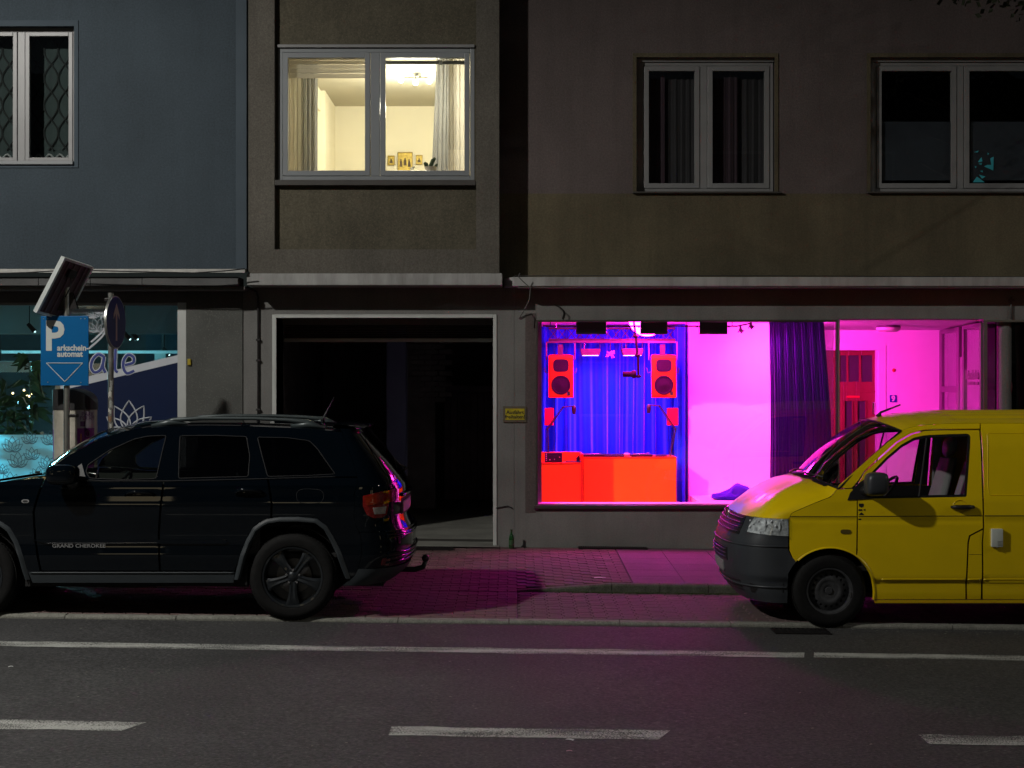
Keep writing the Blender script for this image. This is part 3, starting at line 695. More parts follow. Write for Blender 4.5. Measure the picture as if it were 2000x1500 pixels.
def on_side(t, z, o=-.02):
    a, b = Vector(sideP(0, 0)), Vector(sideP(1, 0)); d = (b-a).normalized(); nrm = Vector((d.y, -d.x, 0))
    if nrm.x > 0: nrm = -nrm
    q = a+d*t+nrm*(-o); return (q.x, q.y, z)
Ls = (Vector(sideP(1, 0))-Vector(sideP(0, 0))).length
M_etch = mat('etched_text', (.12, .05, .10), .6)
link('lettering', text_mesh('Becks-Bube', .17, lambda u, v: on_side(.65*Ls+u*.92, PZ(741, 19.6)+v), offset=.004), M_etch, side_wall)
p = MB(); 
for k in range(3): p.add([on_side(.66*Ls+.1+.22*k, PZ(752, 19.6)), on_side(.66*Ls+.26+.22*k, PZ(752, 19.6)), on_side(.66*Ls+.26+.22*k, PZ(746, 19.6)), on_side(.66*Ls+.1+.22*k, PZ(746, 19.6))], [(0, 1, 2, 3)])
p.build('lettering', M_etch, side_wall, recalc=False)
# dark shop to the right
dx = enX1
MB().box(dx, xe-.2, YW-.01, YW+.05, PZ(629, YW), PZ(625, YW)).build('dark_shop_head', M_alu, BR)
MB().box(dx, dx+.04, YW-.02, YW+.05, .1, PZ(629.5, YW)).build('dark_shop_post', M_alu, BR)
MB().box(dx+.3, xe-.2, 19.25, 19.26, .2, PZ(629, YW)).build('dark_shop_pane', glass('dark_glass', (.25, .25, .27), .05), BR)
room(BR, 6.15, xe-.3, 19.3, 22, .2, 3.05, M_dark_room)
MB().lathe([(.088, .1), (.088, 3.02)], (PX(1961, 18.95), 18.95, 0), 'z', 28).build('column', M_render_grey, BR, 40)
MB().sphere(onF(1973.5, 756, 18.9), .03, 10, 8, (.8, .4, 3)).build('column_sticker', mat('sticker_maroon', (.12, .02, .03), .5), BR, True)
# soffits
MB().box(PX(1010, YW), xe, YC+.02, YW-.004, zc0-.02, zc0-.001).build('soffit', M_render_rose, BR)
# ------------------------------------------------------------------ things in the pink shop
M_orange = mat('orange_laminate', (.85, .36, .008), .55, var=.06, vscale=2, spec=.15)
M_orange_baffle = mat('orange_baffle', (.30, .15, .002), .6, var=.08, vscale=6, spec=.1)
M_orange_edge = mat('orange_edge', (.60, .11, .006), .5, spec=.15)
M_blue_cloth = cloth('blue_velvet', (.004, .07, .90), .12, .85, .55)
M_dark_cloth = cloth('dark_blue_voile', (.075, .02, .22), .35, .9, .2)
M_bag = cloth('blue_bag_cloth', (.03, .012, .35), .0, .8, .4)
M_spk_cone = mat('speaker_cone', (.010, .008, .012), .8, var=.2, spec=.15)
M_purple_metal = mat('stage_metal', (.03, .026, .03), .45, .4)
PINK = (1.0, .013, .47)
def on(px, py, y): return Vector((PX(px, y), y, PZ(py, y)))
c = curtain_mesh(.13, 2.34, FZ+.02, CZ-.02, 21.05, .10, 12, 3).build('curtain', M_blue_cloth, None, True, recalc=False)
tag(c, 'bright blue pleated stage curtain behind the orange counter', 'curtain')
c = MB().grid(lambda u, v: (2.30+.05*math.sin(20*u)-.04, 20.42+.6*u, FZ+.02+(CZ-.04-FZ)*v), 30, 8).build('curtain', M_blue_cloth, None, True, recalc=False)
tag(c, 'narrow end of blue curtain hanging against the edge of the white shop wall', 'curtain')
def fn(u, v):
    n = 22; a = 2*PI*n*u + .6*math.sin(6*u); wv = v
    xl = PX(1505, 19.0)+.02*math.sin(PI*wv)*(1-u); xr_ = PX(1612+12*min(1, wv*2.2)+7*wv, 19.0)
    return (xl+(xr_-xl)*u, 19.12+.022*math.sin(a)+.02*math.sin(.31*a+2*v), CZ-.02-(CZ-.25)*wv)
c = MB().grid(fn, 260, 12).build('curtain', M_dark_cloth, None, True, recalc=False)
c.location.z = 0
tag(c, 'dark purple gathered curtain hanging behind the shop glass above the van', 'curtain')
# counter
yC = 19.9
t = thing('counter', 'orange laminate counter in front of the blue curtain, the wider of two', 'counter', (PX(1230, yC), yC+.3, FZ))
a, b, zt_ = PX(1140, yC), PX(1321, yC), PZ(895, yC)
MB().bbox(a, b, yC, yC+.02, FZ, zt_, .003).build('front_panel', M_orange, t)
MB().box(a, a+.02, yC+.0205, yC+.7, FZ, zt_-.001).build('side_panel', M_orange, t); MB().box(b-.02, b, yC+.0205, yC+.7, FZ, zt_-.001).build('side_panel', M_orange, t)
MB().bbox(a+.0, b+.004, yC-.006, yC+.71, zt_, zt_+.014, .003).build('top', M_orange_edge, t)
zt_ += .014
def turntable(px, label):
    x = PX(px, yC+.3); q = thing('turntable', label, 'turntable', (x, yC+.3, zt_))
    MB().bbox(x-.14, x+.14, yC+.05, yC+.5, zt_, zt_+.03, .006).build('base', M_purple_metal, q)
    MB().lathe([(0, .012), (.12, .012), (.125, .006), (.125, 0)], (x, yC+.25, zt_+.03), 'z', 28).build('platter', M_chrome, q, 40)
    MB().tube([(x+.11, yC+.42, zt_+.045), (x+.11, yC+.25, zt_+.05), (x+.07, yC+.2, zt_+.046)], .004, 6).build('tonearm', M_chrome, q)
turntable(1159, 'silver turntable on the counter, at its left end'); turntable(1251, 'silver turntable on the counter, right of the mixer knobs')
q = thing('mixer', 'flat mixer with rows of small knobs between the two turntables', 'mixer', (PX(1198, yC+.2), yC+.2, zt_))
MB().bbox(PX(1178, yC+.2), PX(1218, yC+.2), yC+.04, yC+.42, zt_, zt_+.022, .004).build('body', M_black, q)
for i in range(9):
    for j in range(3): MB().cyl((PX(1180+4.6*i, yC+.1), yC+.08+j*.1, zt_+.022), .006, .016, 'z', 8).build('knob', M_chrome, q)
q = tag(MB().lathe([(0, .045), (.03, .045), (.042, .03), (.042, .015), (.03, .0), (0, 0)], (PX(1224, yC+.2), yC+.2, zt_), 'z', 16).build('headphone_cup', mat('cup_beige', (.5, .35, .25), .5), None, 40), 'small round ear cup lying between the mixer and the right turntable', 'headphone')
q = tag(MB().lathe([(0, .028), (.05, .028), (.085, .012), (.085, 0), (0, 0)], (PX(1291, yC+.15), yC+.15, zt_), 'z', 20).build('controller_dish', M_purple_metal, None, 40), 'round dark controller at the right end of the orange counter', 'controller')
# left cabinet with open top
yB = 19.8
a, b = .335, PX(1139, yB); z1 = PZ(907, yB); zr = PZ(886, yB)
t = thing('cabinet', 'orange cabinet with open shelf at the left edge of the shop window', 'cabinet', ((a+b)/2, yB+.3, FZ))
MB().bbox(a, b-.03, yB, yB+.02, FZ, z1, .003).build('door', M_orange, t)
MB().bbox(b-.03, b, yB-.006, yB+.62, FZ, zr-.005, .004).build('side_panel', M_orange_edge, t)
MB().bbox(a, b-.0305, yB+.5, yB+.52, FZ, zr, .003).build('back_panel', M_orange, t)
MB().bbox(a, b-.031, yB-.004, yB+.499, z1+.001, z1+.02, .003).build('shelf', M_orange_edge, t)
MB().cyl((PX(1055, yB), yB-.012, PZ(925, yB)), .008, .012, 'y', 10).build('lock', M_chrome, t)
z2 = z1+.02
q = thing('control_unit', 'small black control unit with lit buttons standing in the orange cabinet', 'control unit', (PX(1081, yB+.1), yB+.1, z2))
MB().bbox(PX(1064, yB+.1), PX(1098, yB+.1), yB+.08, yB+.16, z2, PZ(884.5, yB+.1), .005).build('body', M_black, q)
for (u, v, cc) in ((1074, 898, (.9, .7, .5)), (1093, 893, (.9, .35, .3)), (1083, 897, (.4, .3, .5)), (1067, 887, (.8, .8, .8)), (1067, 891, (.8, .8, .8)), (1067, 895, (.8, .8, .8)), (1067, 899, (.5, .5, .5))):
    MB().cyl(on(u, v, yB+.079), .007, -.006, 'y', 10).build('button', mat('button_%d_%d' % (u, v), cc, .4), q)
q = tag(MB().bbox(PX(1104, yB+.06), PX(1135, yB+.06), yB+.04, yB+.1, z2, z2+.02, .004).build('keyboard_strip', M_chrome, None), 'narrow pale keyboard strip lying in the orange cabinet', 'keyboard')
q = thing('plug_bundle', 'dark bundle of plugs in the corner of the orange cabinet', 'plugs', (PX(1131, yB+.3), yB+.3, z2))
for i in range(6): MB().tube([(PX(1127+i*1.6, yB+.3), yB+.28+.02*i, z2), (PX(1126+i*1.9, yB+.3), yB+.3, z2+.05+.012*(i % 3))], .009, 6).build('plug', M_black, q)
# speakers on brackets
def speaker(px0, px1, label, side):
    y = 20.15; xa, xb = PX(px0, y), PX(px1, y); z0, z1 = PZ(777, y), PZ(694, y); cx = (xa+xb)/2; w2 = (xb-xa)/2
    t = thing('loudspeaker', label, 'loudspeaker', (cx, y, z0), 'orange loudspeakers')
    tl = .05
    bm_ = MB(); poly = [(-w2, 0), (w2, 0), (w2*.72, .3), (-w2*.72, .3)]
    vs = [(cx+p, y+q, z0+0) for p, q in poly]+[(cx+p, y+q+.02, z1+(.02 if q else 0)) for p, q in poly]
    bm_.add(vs, [(3,2,1,0),(4,5,6,7),(0,1,5,4),(1,2,6,5),(2,3,7,6),(3,0,4,7)]); bm_.build('cabinet', M_orange_edge, t, bevel=.006)
    bf = MB(); bf.bbox(cx-w2*.86, cx+w2*.86, y-.006, y+.008, z0+.025, z1-.03, .004); bf.build('baffle', M_orange_baffle, t)
    r = w2*.76; zc_ = PZ(752, y)
    MB().lathe([(0, -.004), (.02, -.006), (.035, .0), (r*.82, .003), (r*.9, -.006), (r, -.002), (r, .006)], (cx, y-.010, zc_), 'y', 36).build('woofer', M_spk_cone, t, 40)
    hz = PZ(714, y); hp = []
    for k in range(28):
        an = 2*PI*k/28; ca, sa = math.cos(an), math.sin(an); hp.append((abs(ca)**.55*math.copysign(1, ca)*w2*.62, abs(sa)**.6*math.copysign(1, sa)*.083))
    MB().prism(hp, lambda u, v: (cx+u, y-.012, hz+v), (0, .012, 0)).build('horn', M_spk_cone, t, bevel=.003)
    MB().bbox(cx+w2*.5, cx+w2*.72, y-.010, y-.0065, z0+.035, z0+.085, .002).build('badge', M_chrome, t)
    br = MB(); zb_ = PZ(668, y)
    br.tube([(cx-w2-.022, y+.12, PZ(703, y)), (cx-w2-.022, y+.12, zb_)], .010, 6); br.tube([(cx+w2+.022, y+.12, PZ(703, y)), (cx+w2+.022, y+.12, zb_)], .010, 6); br.tube([(cx-w2-.030, y+.12, zb_), (cx+w2+.030, y+.12, zb_)], .010, 6)
    for sg in (-1, 1): br.tube([(cx+sg*(w2+.0), y+.12, PZ(727, y)), (cx+sg*(w2+.035), y+.12, PZ(728, y)), (cx+sg*(w2+.05), y+.12, PZ(718, y))], .006, 6)
    br.build('bracket', mat('bracket_grey', (.10, .10, .11), .5, .3), t)
    MB().box(cx-.035, cx+.035, y+.16, y+.2, z1-.05, PZ(672, y)).build('hanger', M_purple_metal, t)
speaker(1071, 1120, 'orange loudspeaker hanging above the orange cabinet, the left one', -1)
speaker(1272, 1321, 'orange loudspeaker hanging above the right end of the counter, the right one', 1)
for px0, px1, lab in ((1064, 1081.5, 'small red box speaker below the left orange loudspeaker'), (1304, 1324.5, 'small red box speaker below the right orange loudspeaker')):
    t = thing('box_speaker', lab, 'speaker', (PX((px0+px1)/2, 20.2), 20.2, PZ(831, 20.2)), 'small red box speakers')
    MB().bbox(PX(px0, 20.2), PX(px1, 20.2), 20.2, 20.35, PZ(831, 20.2), PZ(797, 20.2), .005).build('cabinet', mat('red_lacquer', (.55, .02, .04), .5, spec=.15), t)
    MB().tube([(PX((px0+px1)/2, 20.2), 20.34, PZ(815, 20.2)), (PX((px0+px1)/2, 20.2), 21.1, PZ(813, 20.2))], .012, 8).build('wall_arm', M_black, t)
# truss
yT = 20.5
M_truss = mat('truss_metal', (.07, .06, .07), .4, .5)
t = thing('truss', 'slender lattice truss under the shop ceiling carrying loudspeakers and lamps', 'truss', (PX(1197, yT), yT, PZ(660, yT)))
a, b = PX(1072, yT), PX(1319, yT); zt0, zt1 = PZ(663, yT), PZ(641, yT)
for yy, zz in ((yT, zt0), (yT+.14, zt0), (yT, zt1), (yT+.14, zt1)): MB().tube([(a, yy, zz), (b, yy, zz)], .011, 8).build('chord', M_truss, t)
n = 14
lat = MB()
for i in range(n):
    u0, u1 = a+(b-a)*i/n, a+(b-a)*(i+1)/n
    lat.tube([(u0, yT, zt0 if i % 2 else zt1), (u1, yT, zt1 if i % 2 else zt0)], .005, 5); lat.tube([(u0, yT+.14, zt1 if i % 2 else zt0), (u1, yT+.14, zt0 if i % 2 else zt1)], .005, 5)
lat.build('lattice', M_truss, t)
MB().box(a, b, yT-.02, yT+.16, zt0-.045, zt0-.012).build('mounting_rail', M_purple_metal, t)
for u in (a+.1, b-.1): MB().tube([(u, yT+.07, zt1), (u, yT+.07, CZ)], .008, 6).build('suspension_rod', M_chrome, t)
# flood lights on a bar just behind the glass
yB2 = 19.02
bar = thing('light_bar', 'thin ceiling bar behind the shop glass carrying three black floodlights', 'bar', (PX(1260, yB2), yB2, PZ(637, yB2)))
MB().tube([(PX(1060, yB2), yB2, PZ(637, yB2)), (PX(1440, yB2), yB2, PZ(637, yB2)), (PX(1463, yB2+.4), yB2+.2, PZ(631, yB2+.2))], .010, 8).build('rail', M_purple_metal, bar)
for u in (1075, 1340, 1430): MB().tube([(PX(u, yB2), yB2, PZ(637, yB2)), (PX(u, yB2), yB2, CZ)], .006, 6).build('drop_rod', M_purple_metal, bar)
def area(name, loc, to, sx, sy, power, colr, parent, spread=180):
    l = bpy.data.lights.new(name, 'AREA'); l.shape = 'RECTANGLE'; l.size = sx; l.size_y = sy; l.energy = power; l.color = colr; l.spread = math.radians(spread)
    o = bpy.data.objects.new(name, l); COL.objects.link(o); o.location = loc
    o.rotation_euler = (Vector(to)-Vector(loc)).to_track_quat('-Z', 'Y').to_euler(); put(o, parent); return o
POW = 2.0
for px0, px1, lab, tgt, pw in ((1125, 1184, 'black floodlight at the top of the shop window, nearest the passage', (.9, 20.6, 1.5), 40), (1251, 1303, 'black floodlight at the top of the shop window in front of the paper lantern', (2.0, 20.8, 1.4), 40), (1365, 1420, 'black floodlight at the top of the shop window in front of the white wall', (3.0, 20.4, 1.3), 44)):
    x0, x1 = PX(px0, yB2), PX(px1, yB2); z0, z1 = PZ(653, yB2), PZ(629, yB2); cx = (x0+x1)/2
    t = thing('floodlight', lab, 'floodlight', (cx, yB2, z0), 'black floodlights behind the shop glass')
    MB().bbox(x0, x1, yB2-.05, yB2+.05, z0, z1, .006).build('housing', M_black, t)
    MB().bbox(x0+.012, x1-.012, yB2-.062, yB2-.0505, z0+.05, z1-.012, .003).build('rear_cover', M_blackmetal, t)
    for u in (x0-.03, x1+.012): MB().cyl((u, yB2, (z0+z1)/2+.02), .014, .02, 'x', 10).build('clamp_knob', M_black, t)
    MB().bbox(x0+.02, x1-.02, yB2+.051, yB2+.056, z0+.02, z1-.04, .001).build('lens', mat('pink_led', (.9, .3, .8), .4, emit=PINK, estr=6), t)
    area('led_panel', (cx, yB2+.075, (z0+z1)/2-.02), tgt, x1-x0-.04, .10, pw*POW, PINK, t)
for px, py, lab, tgt, pw in ((1446, 644, 'small clamp spotlight at the bar end, the lower of two', (5.2, 21.3, 1.6), 26), (1466, 636, 'small clamp spotlight at the bar end, the upper of two', (4.9, 20.6, 1.0), 20)):
    y = yB2+.28; c0 = on(px, py, y)
    t = thing('clamp_spotlight', lab, 'spotlight', tuple(c0), 'clamp spotlights beside the white wall')
    MB().tube([c0+Vector((0, 0, .05)), c0, c0+Vector((.03, 0, -.03))], [.012, .024, .03], 10).build('barrel', M_black, t)
    MB().tube([c0+Vector((-.03, 0, -.035)), c0+Vector((.0, 0, .01)), c0+Vector((-.012, 0, .06))], .008, 6).build('clamp', M_black, t)
    area('led', c0+Vector((.06, .0, -.07)), tgt, .10, .10, pw*POW*1.4, (1, .030, .60), t, 140)
# extra spots on the truss, par cans, star lamp, lantern, microphones
for px0, px1, lab in ((1133, 1173, 'flat stage lamp under the truss, left of the glass star lamp'), (1213, 1256, 'flat stage lamp under the truss, right of the glass star lamp')):
    y = 20.35; x0, x1 = PX(px0, y), PX(px1, y); z0, z1 = PZ(694, y), PZ(681, y); cx = (x0+x1)/2
    t = thing('stage_lamp', lab, 'stage lamp', (cx, y, z0), 'flat stage lamps under the truss')
    MB().prism([(x0+.02, z0), (x1-.02, z0), (x1, z1-.02), (x1-.01, z1), (x0+.01, z1), (x0, z1-.02)], lambda u, v: (u, y-.08, v), (0, .16, 0)).build('housing', mat('lamp_housing', (.04, .028, .034), .5, .3), t, bevel=.004)
    MB().bbox(x0+.03, x1-.03, y-.085, y+.05, z0-.006, z0-.0005, .001).build('lens', mat('white_led', (.9, .9, .9), .4, emit=(1, .75, 1), estr=2.5), t)
    for u in (x0+.01, x1-.01): MB().tube([(u, y, z1-.01), (u, y, PZ(667, y))], .005, 6).build('yoke_arm', M_purple_metal, t)
    MB().tube([(cx-.08, y-.02, z1), (cx-.08, y-.02, z1+.065)], .009, 6).build('pin', M_chrome, t)
    area('led_panel', (cx, y, z0-.02), (cx, y+.15, z0-1), x1-x0-.06, .1, 7*POW, (.30, .20, 1), t, 160)
y = 20.25; c0 = on(1192, 690, y)
t = thing('star_lamp', 'small sparkling glass star lamp hanging at the middle of the truss', 'lamp', tuple(c0))
G_star = mat('star_glass', (.9, .6, .85), .1, .3)
for i in range(16):
    d = Vector((rng.normal(), rng.normal(), rng.normal())).normalized(); MB().tube([c0, c0+d*random.uniform(.05, .10)], [.012, .003], 6).build('spike', G_star, t)
MB().tube([c0+Vector((.0, 0, .02)), on(1192, 665, y)], .006, 6).build('stem', M_purple_metal, t)
t = tag(MB().sphere(on(1264, 620, 19.9), .245, 32, 20).build('paper_lantern', mat('lantern_paper', (.85, .85, .85), .8, emit=PINK, estr=170), None, True), 'pink glowing round paper lantern under the shop ceiling behind the middle floodlight', 'lantern')
def mic_arm(sg, px_base, pts, mic, lab):
    y = 20.2; t = thing('microphone_arm', lab, 'microphone', tuple(on(*px_base, y)), 'microphones on jointed arms')
    pr = [on(a, b, y) for a, b in pts]
    for i in range(len(pr)-1):
        MB().tube([pr[i]+Vector((.006, 0, 0)), pr[i+1]+Vector((.006, 0, 0))], .009, 6).build('arm', M_purple_metal, t)
        MB().tube([pr[i]-Vector((.012, 0, 0)), pr[i+1]-Vector((.014, 0, 0))], .005, 5).build('spring', M_purple_metal, t)
    for q in pr[1:]: MB().sphere(q, .014, 8, 6).build('joint', M_black, t, True)
    m0 = on(*mic, y); MB().lathe([(0, .055), (.014, .05), (.028, .03), (.03, -.01), (.022, -.065), (0, -.07)], m0, 'z', 14).build('capsule', M_black, t, 40)
mic_arm(-1, (1071, 893), [(1071, 893), (1069, 838), (1100, 795), (1120, 793)], (1121, 799), 'jointed microphone arm rising from the orange cabinet')
mic_arm(1, (1308, 893), [(1308, 893), (1319, 838), (1288, 793), (1268, 791)], (1267, 797), 'jointed microphone arm rising from the right end of the counter')
y = 19.75
M_mic = mat('microphone_black', (.0025, .002, .003), .5, spec=.1)
t = thing('hanging_microphone', 'black studio microphone hanging on a jointed pole from the shop ceiling', 'microphone', tuple(on(1240, 735, y)))
MB().tube([on(1238, 628, y), on(1242, 660, y), on(1245, 694, y)], .014, 8).build('upper_arm', M_mic, t)
MB().tube([on(1246, 694, y), on(1247, 735, y)], .016, 8).build('lower_arm', M_mic, t)
for q in ((1242, 657), (1245, 694), (1247, 735)): MB().sphere(on(*q, y), .028, 10, 8, (1.3, 1, .8)).build('joint', M_mic, t, True)
MB().cyl(on(1216, 731, y), .036, .12, 'x', 16).build('capsule', M_mic, t)
MB().lathe([(.045, -.03), (.056, 0), (.045, .03)], on(1238, 731, y), 'x', 18).build('shock_mount', M_mic, t, 40)
# bean bag
bm_ = bmesh.new(); bmesh.ops.create_uvsphere(bm_, u_segments=40, v_segments=24, radius=1)
r_ = random.Random(4)
for v in bm_.verts:
    x, y_, z = v.co; f = 1+.10*math.sin(5*x+2*z)+.08*math.sin(9*y_+4*x+1)+.05*math.sin(14*x-9*z)
    zz = max(z, -.55); tip = max(0, 1-abs(x+.1)*1.3)
    v.co = Vector((PX(1447, 19.6)+x*.34*f, 19.62+y_*.2*f, shZ0+.026+(zz+.55)*(.066+.05*tip)*f + .012*math.sin(11*x+6*y_)))
bag = MB().bm(bm_).build('cushion', M_bag, None, True); tag(bag, 'crumpled blue floor cushion lying on the window seat below the white wall', 'cushion')
# ceiling lamp and number plate in the entry
t = thing('ceiling_lamp', 'unlit flat ceiling lamp in the pink lit entry', 'lamp', tuple(on(1735, 640, 20.2)))
cl = on(1735, 640, 20.2); zc_ = shZ1+.012-(20.2-YW)*.018
MB().lathe([(0, -.085), (.11, -.085), (.155, -.06), (.16, -.03)], (cl.x, cl.y, zc_), 'z', 24).build('shade', mat('lamp_shade', (.7, .68, .62), .4), t, 40)
MB().lathe([(.161, -.03), (.15, 0), (0, 0)], (cl.x, cl.y, zc_), 'z', 24).build('rim', M_eframe, t, 40)
t = thing('house_number', 'small blue enamel house number plate reading 9 on the pink wall', 'number plate', tuple(on(1744, 785, eY)))
MB().bbox(PX(1737.5, eY), PX(1751, eY), eY-.012, eY-.002, PZ(785.5, eY), PZ(771.5, eY), .003).build('plate', mat('enamel_blue', (.02, .03, .35), .3), t)
link('numeral', text_mesh('9', .105, lambda u, v: (PX(1744.3, eY)+u, eY-.0135, PZ(783.2, eY)+v), align='CENTER', offset=.006), mat('enamel_white', (.8, .8, .8), .4), t)

# ------------------------------------------------------------------ things in the lit room
LAMPC = Vector((PX(815, 20.0), 20.0, RZ1))
t = thing('ceiling_lamp', 'lit three bulb ceiling lamp in the bright room above the passage', 'lamp', tuple(LAMPC))
MB().lathe([(0, -.05), (.05, -.05), (.055, 0), (0, 0)], LAMPC, 'z', 20).build('rose', M_chrome, t, 40)
MB().tube([LAMPC+Vector((-.19, 0, -.055)), LAMPC+Vector((.20, 0, -.055))], .007, 8).build('arm', M_chrome, t)
for dx_, dz_ in ((-.21, -.10), (-.02, -.13), (.16, -.115)):
    q = LAMPC+Vector((dx_, -.04, dz_))
    MB().tube([LAMPC+Vector((dx_, 0, -.055)), q+Vector((0, 0, .03))], .009, 8).build('holder', M_chrome, t)
    MB().sphere(q, .038, 16, 10).build('bulb', mat('lit_bulb', (1, .95, .8), .4, emit=(1, .9, .65), estr=14), t, True)
    l = bpy.data.lights.new('bulb_light', 'POINT'); l.energy = 47; l.color = (1, .95, .75); l.shadow_soft_size = .045
    o = bpy.data.objects.new('bulb_light', l); COL.objects.link(o); o.location = q+Vector((0, -.06, -.36)); put(o, t)
M_gold = mat('icon_gold', (.42, .30, .05), .45, .3, var=.35, vscale=22)
M_icon_fig = mat('icon_figure', (.09, .06, .03), .7)
for k, (a, b, c_, d, lab) in enumerate(((757, 771, 304, 323, 'small golden picture left of the large one on the cream wall'), (776.5, 806, 297.5, 334, 'large golden framed picture on the cream wall of the lit room'), (812, 825.5, 303, 321.5, 'small golden picture right of the large one on the cream wall'))):
    y = RY-.02; t = thing('picture', lab, 'picture', tuple(on((a+b)/2, d, y)), 'golden pictures in the lit room')
    x0, x1, z0, z1 = PX(a, y), PX(b, y), PZ(d, y), PZ(c_, y)
    ring(MB(), x0, x1, z0, z1, y-.016, y+.0, .012).build('frame', mat('picture_frame', (.25, .17, .03), .4, .4), t, bevel=.003)
    MB().box(x0+.0125, x1-.0125, y-.008, y, z0+.0125, z1-.0125).build('panel', M_gold, t)
    for j in range(1 if k != 1 else 3):
        cx = (x0+x1)/2 + ((j-1)*.06 if k == 1 else 0); h = (z1-z0); cz = z0+h*.42+(.02 if (k == 1 and j == 1) else 0)
        MB().prism([(-.025, 0), (.025, 0), (.02, h*.18), (.008, h*.24), (-.008, h*.24), (-.02, h*.18)], lambda u, v: (cx+u*(.9 if k == 1 else 1), y-.011, cz-h*.2+v*1.4), (0, .002, 0)).build('figure', M_icon_fig, t)
        MB().cyl((cx, y-.011, cz+h*.17), .012, .002, 'y', 12).build('figure', M_icon_fig, t)
yP = YM+.40; zP = wz0+.05
t = thing('potted_cactus', 'dark green cactus in a pale pot on the sill of the lit window', 'cactus', tuple(on(842, 333, yP)))
M_cac = mat('cactus', (.03, .05, .02), .7, bump=.6, bscale=120)
cx = PX(841, yP); zb_ = PZ(327, yP)
MB().lathe([(.05, zP-zb_), (.075, .0), (.08, .005), (.07, .006), (0, .0)], (cx, yP, zb_), 'z', 20).build('pot', mat('pot_beige', (.5, .42, .33), .7), t, 40)
for pts, r in (([(840, 327), (846, 313), (850, 308)], .026), ([(832, 327), (830, 318), (829, 317)], .018), ([(836, 327), (834.5, 321), (833, 317.5)], .014), ([(849, 327), (852, 323), (854, 320)], .016)):
    MB().tube([on(*p, yP) for p in pts], [r, r*1.05, r*.55], 10).build('stem', M_cac, t, 50)
t = thing('figurine', 'tiny pale animal figurine on the sill below the large picture', 'figurine', tuple(on(806, 333, yP)))
fz = PZ(333, yP)
MB().sphere(on(805, 329, yP), .016, 10, 8, (1.5, 1, 1)).build('body', M_room_wall, t, True); MB().sphere(on(809, 326, yP), .009, 8, 6).build('head', M_icon_fig, t, True)
for u in (802.5, 807.5): MB().tube([on(u, 330, yP), (PX(u, yP), yP, zP)], .004, 6).build('leg', M_room_wall, t)
M_grey_cur = cloth('grey_curtain', (.34, .335, .33), .4); M_sheer = cloth('sheer_curtain', (.55, .52, .47), .55)
yQ = YM+.62
def cur(px0, px1, py0, py1, y, amp, nf, m, lab, seed, taper=0, group=None):
    x0, x1 = PX(px0, y), PX(px1, y)
    mb = curtain_mesh(x0, x1, PZ(py1, y), PZ(py0, y), y, amp, nf, seed)
    if taper: mb.v = [(x+taper*(1-(z-PZ(py1, y))/(PZ(py0, y)-PZ(py1, y)))*(1-(x-x0)/(x1-x0)), yy, z) for x, yy, z in mb.v]
    o = mb.build('curtain', m, None, True, recalc=False); tag(o, lab, 'curtain', group); return o
cur(560, 592, 105, 345, yQ-.03, .02, 4, M_sheer, 'pale sheer curtain at the left edge of the lit window', 1)
cur(587, 621, 105, 345, yQ+.05, .035, 4, M_grey_cur, 'grey curtain beside the sheer one in the left half of the lit window', 2)
cur(853, 882, 110, 345, yQ+.05, .035, 3.5, M_grey_cur, 'grey curtain right of the cactus in the lit window', 5, -.06)
cur(876, 912, 110, 345, yQ-.02, .02, 4, M_sheer, 'pale sheer curtain at the right edge of the lit window', 6)
M_blind = cloth('blind_cloth', (.62, .58, .5), .6)
t = thing('pleated_blind', 'half raised pale blind in the left half of the lit window', 'blind', tuple(on(645, 155, YM+.2)))
y = YM+.24
for i, (a, b) in enumerate(((108, 118), (119, 126), (127, 134.5), (135.5, 143), (144, 153))):
    MB().bbox(PX(562, y), PX(722, y), y-.012-.008*(i % 2), y+.006, PZ(b, y), PZ(a, y), .004).build('fold', M_blind, t)
t = thing('curtain_rod', 'grey curtain rod across the top of the right half of the lit window', 'rod', tuple(on(820, 122, YM+.3)))
MB().bbox(PX(735, YM+.3), PX(912, YM+.3), YM+.28, YM+.31, PZ(126, YM+.3), PZ(119, YM+.3), .006).build('rod', mat('rod_grey', (.3, .3, .3), .4), t)
MB().bbox(PX(858, YM+.27), PX(864, YM+.27), YM+.26, YM+.279, PZ(127, YM+.27), PZ(118, YM+.27), .003).build('bracket', M_chrome, t)
# ------------------------------------------------------------------ curtains in the dark windows
M_plum = cloth('plum_curtain', (.055, .036, .048), .2); M_greyv = cloth('grey_voile', (.055, .052, .058), .3)
for a, b, m, lab, sd in ((1258, 1298, M_plum, 'plum curtain at the left edge of the dark twin window', 11), (1293, 1366, M_greyv, 'grey voile in the left pane of the dark twin window', 12), (1388, 1440, M_plum, 'plum curtain in the right pane of the dark twin window', 13), (1434, 1502, M_greyv, 'grey voile in the right pane of the dark twin window', 14)):
    cur(a, b, 112, 372, YW+.24+(.05 if m is M_greyv else 0), .012, (b-a)/14, m, lab, sd)
M_lace = cloth('lace_curtain', (.06, .085, .085), .3)
mb = curtain_mesh(lw_x0, lw_x1, lw_z0+.16, lw_z1-.03, YL+.4, .006, 6, 21)
o = mb.build('curtain', M_lace, None, True, recalc=False); tag(o, 'patterned lace curtain in the window of the blue grey building', 'curtain')
M_lace2 = mat('lace_band', (.02, .027, .027), .9)
def wave(x0, ph):
    return [Vector((x0+.085*math.sin(PI*2*k/16+ph)+.0, YL+.388, lw_z1-.05-k*.042)) for k in range(0, 42) if lw_z1-.05-k*.042 > lw_z0+.2]
lb = MB()
for i in range(8):
    for ph in (0, PI):
        q = wave(lw_x1-.06-i*.17*1.0, ph+(PI if i % 2 else 0)*0)
        lb.tube(q, .012, 4, False)
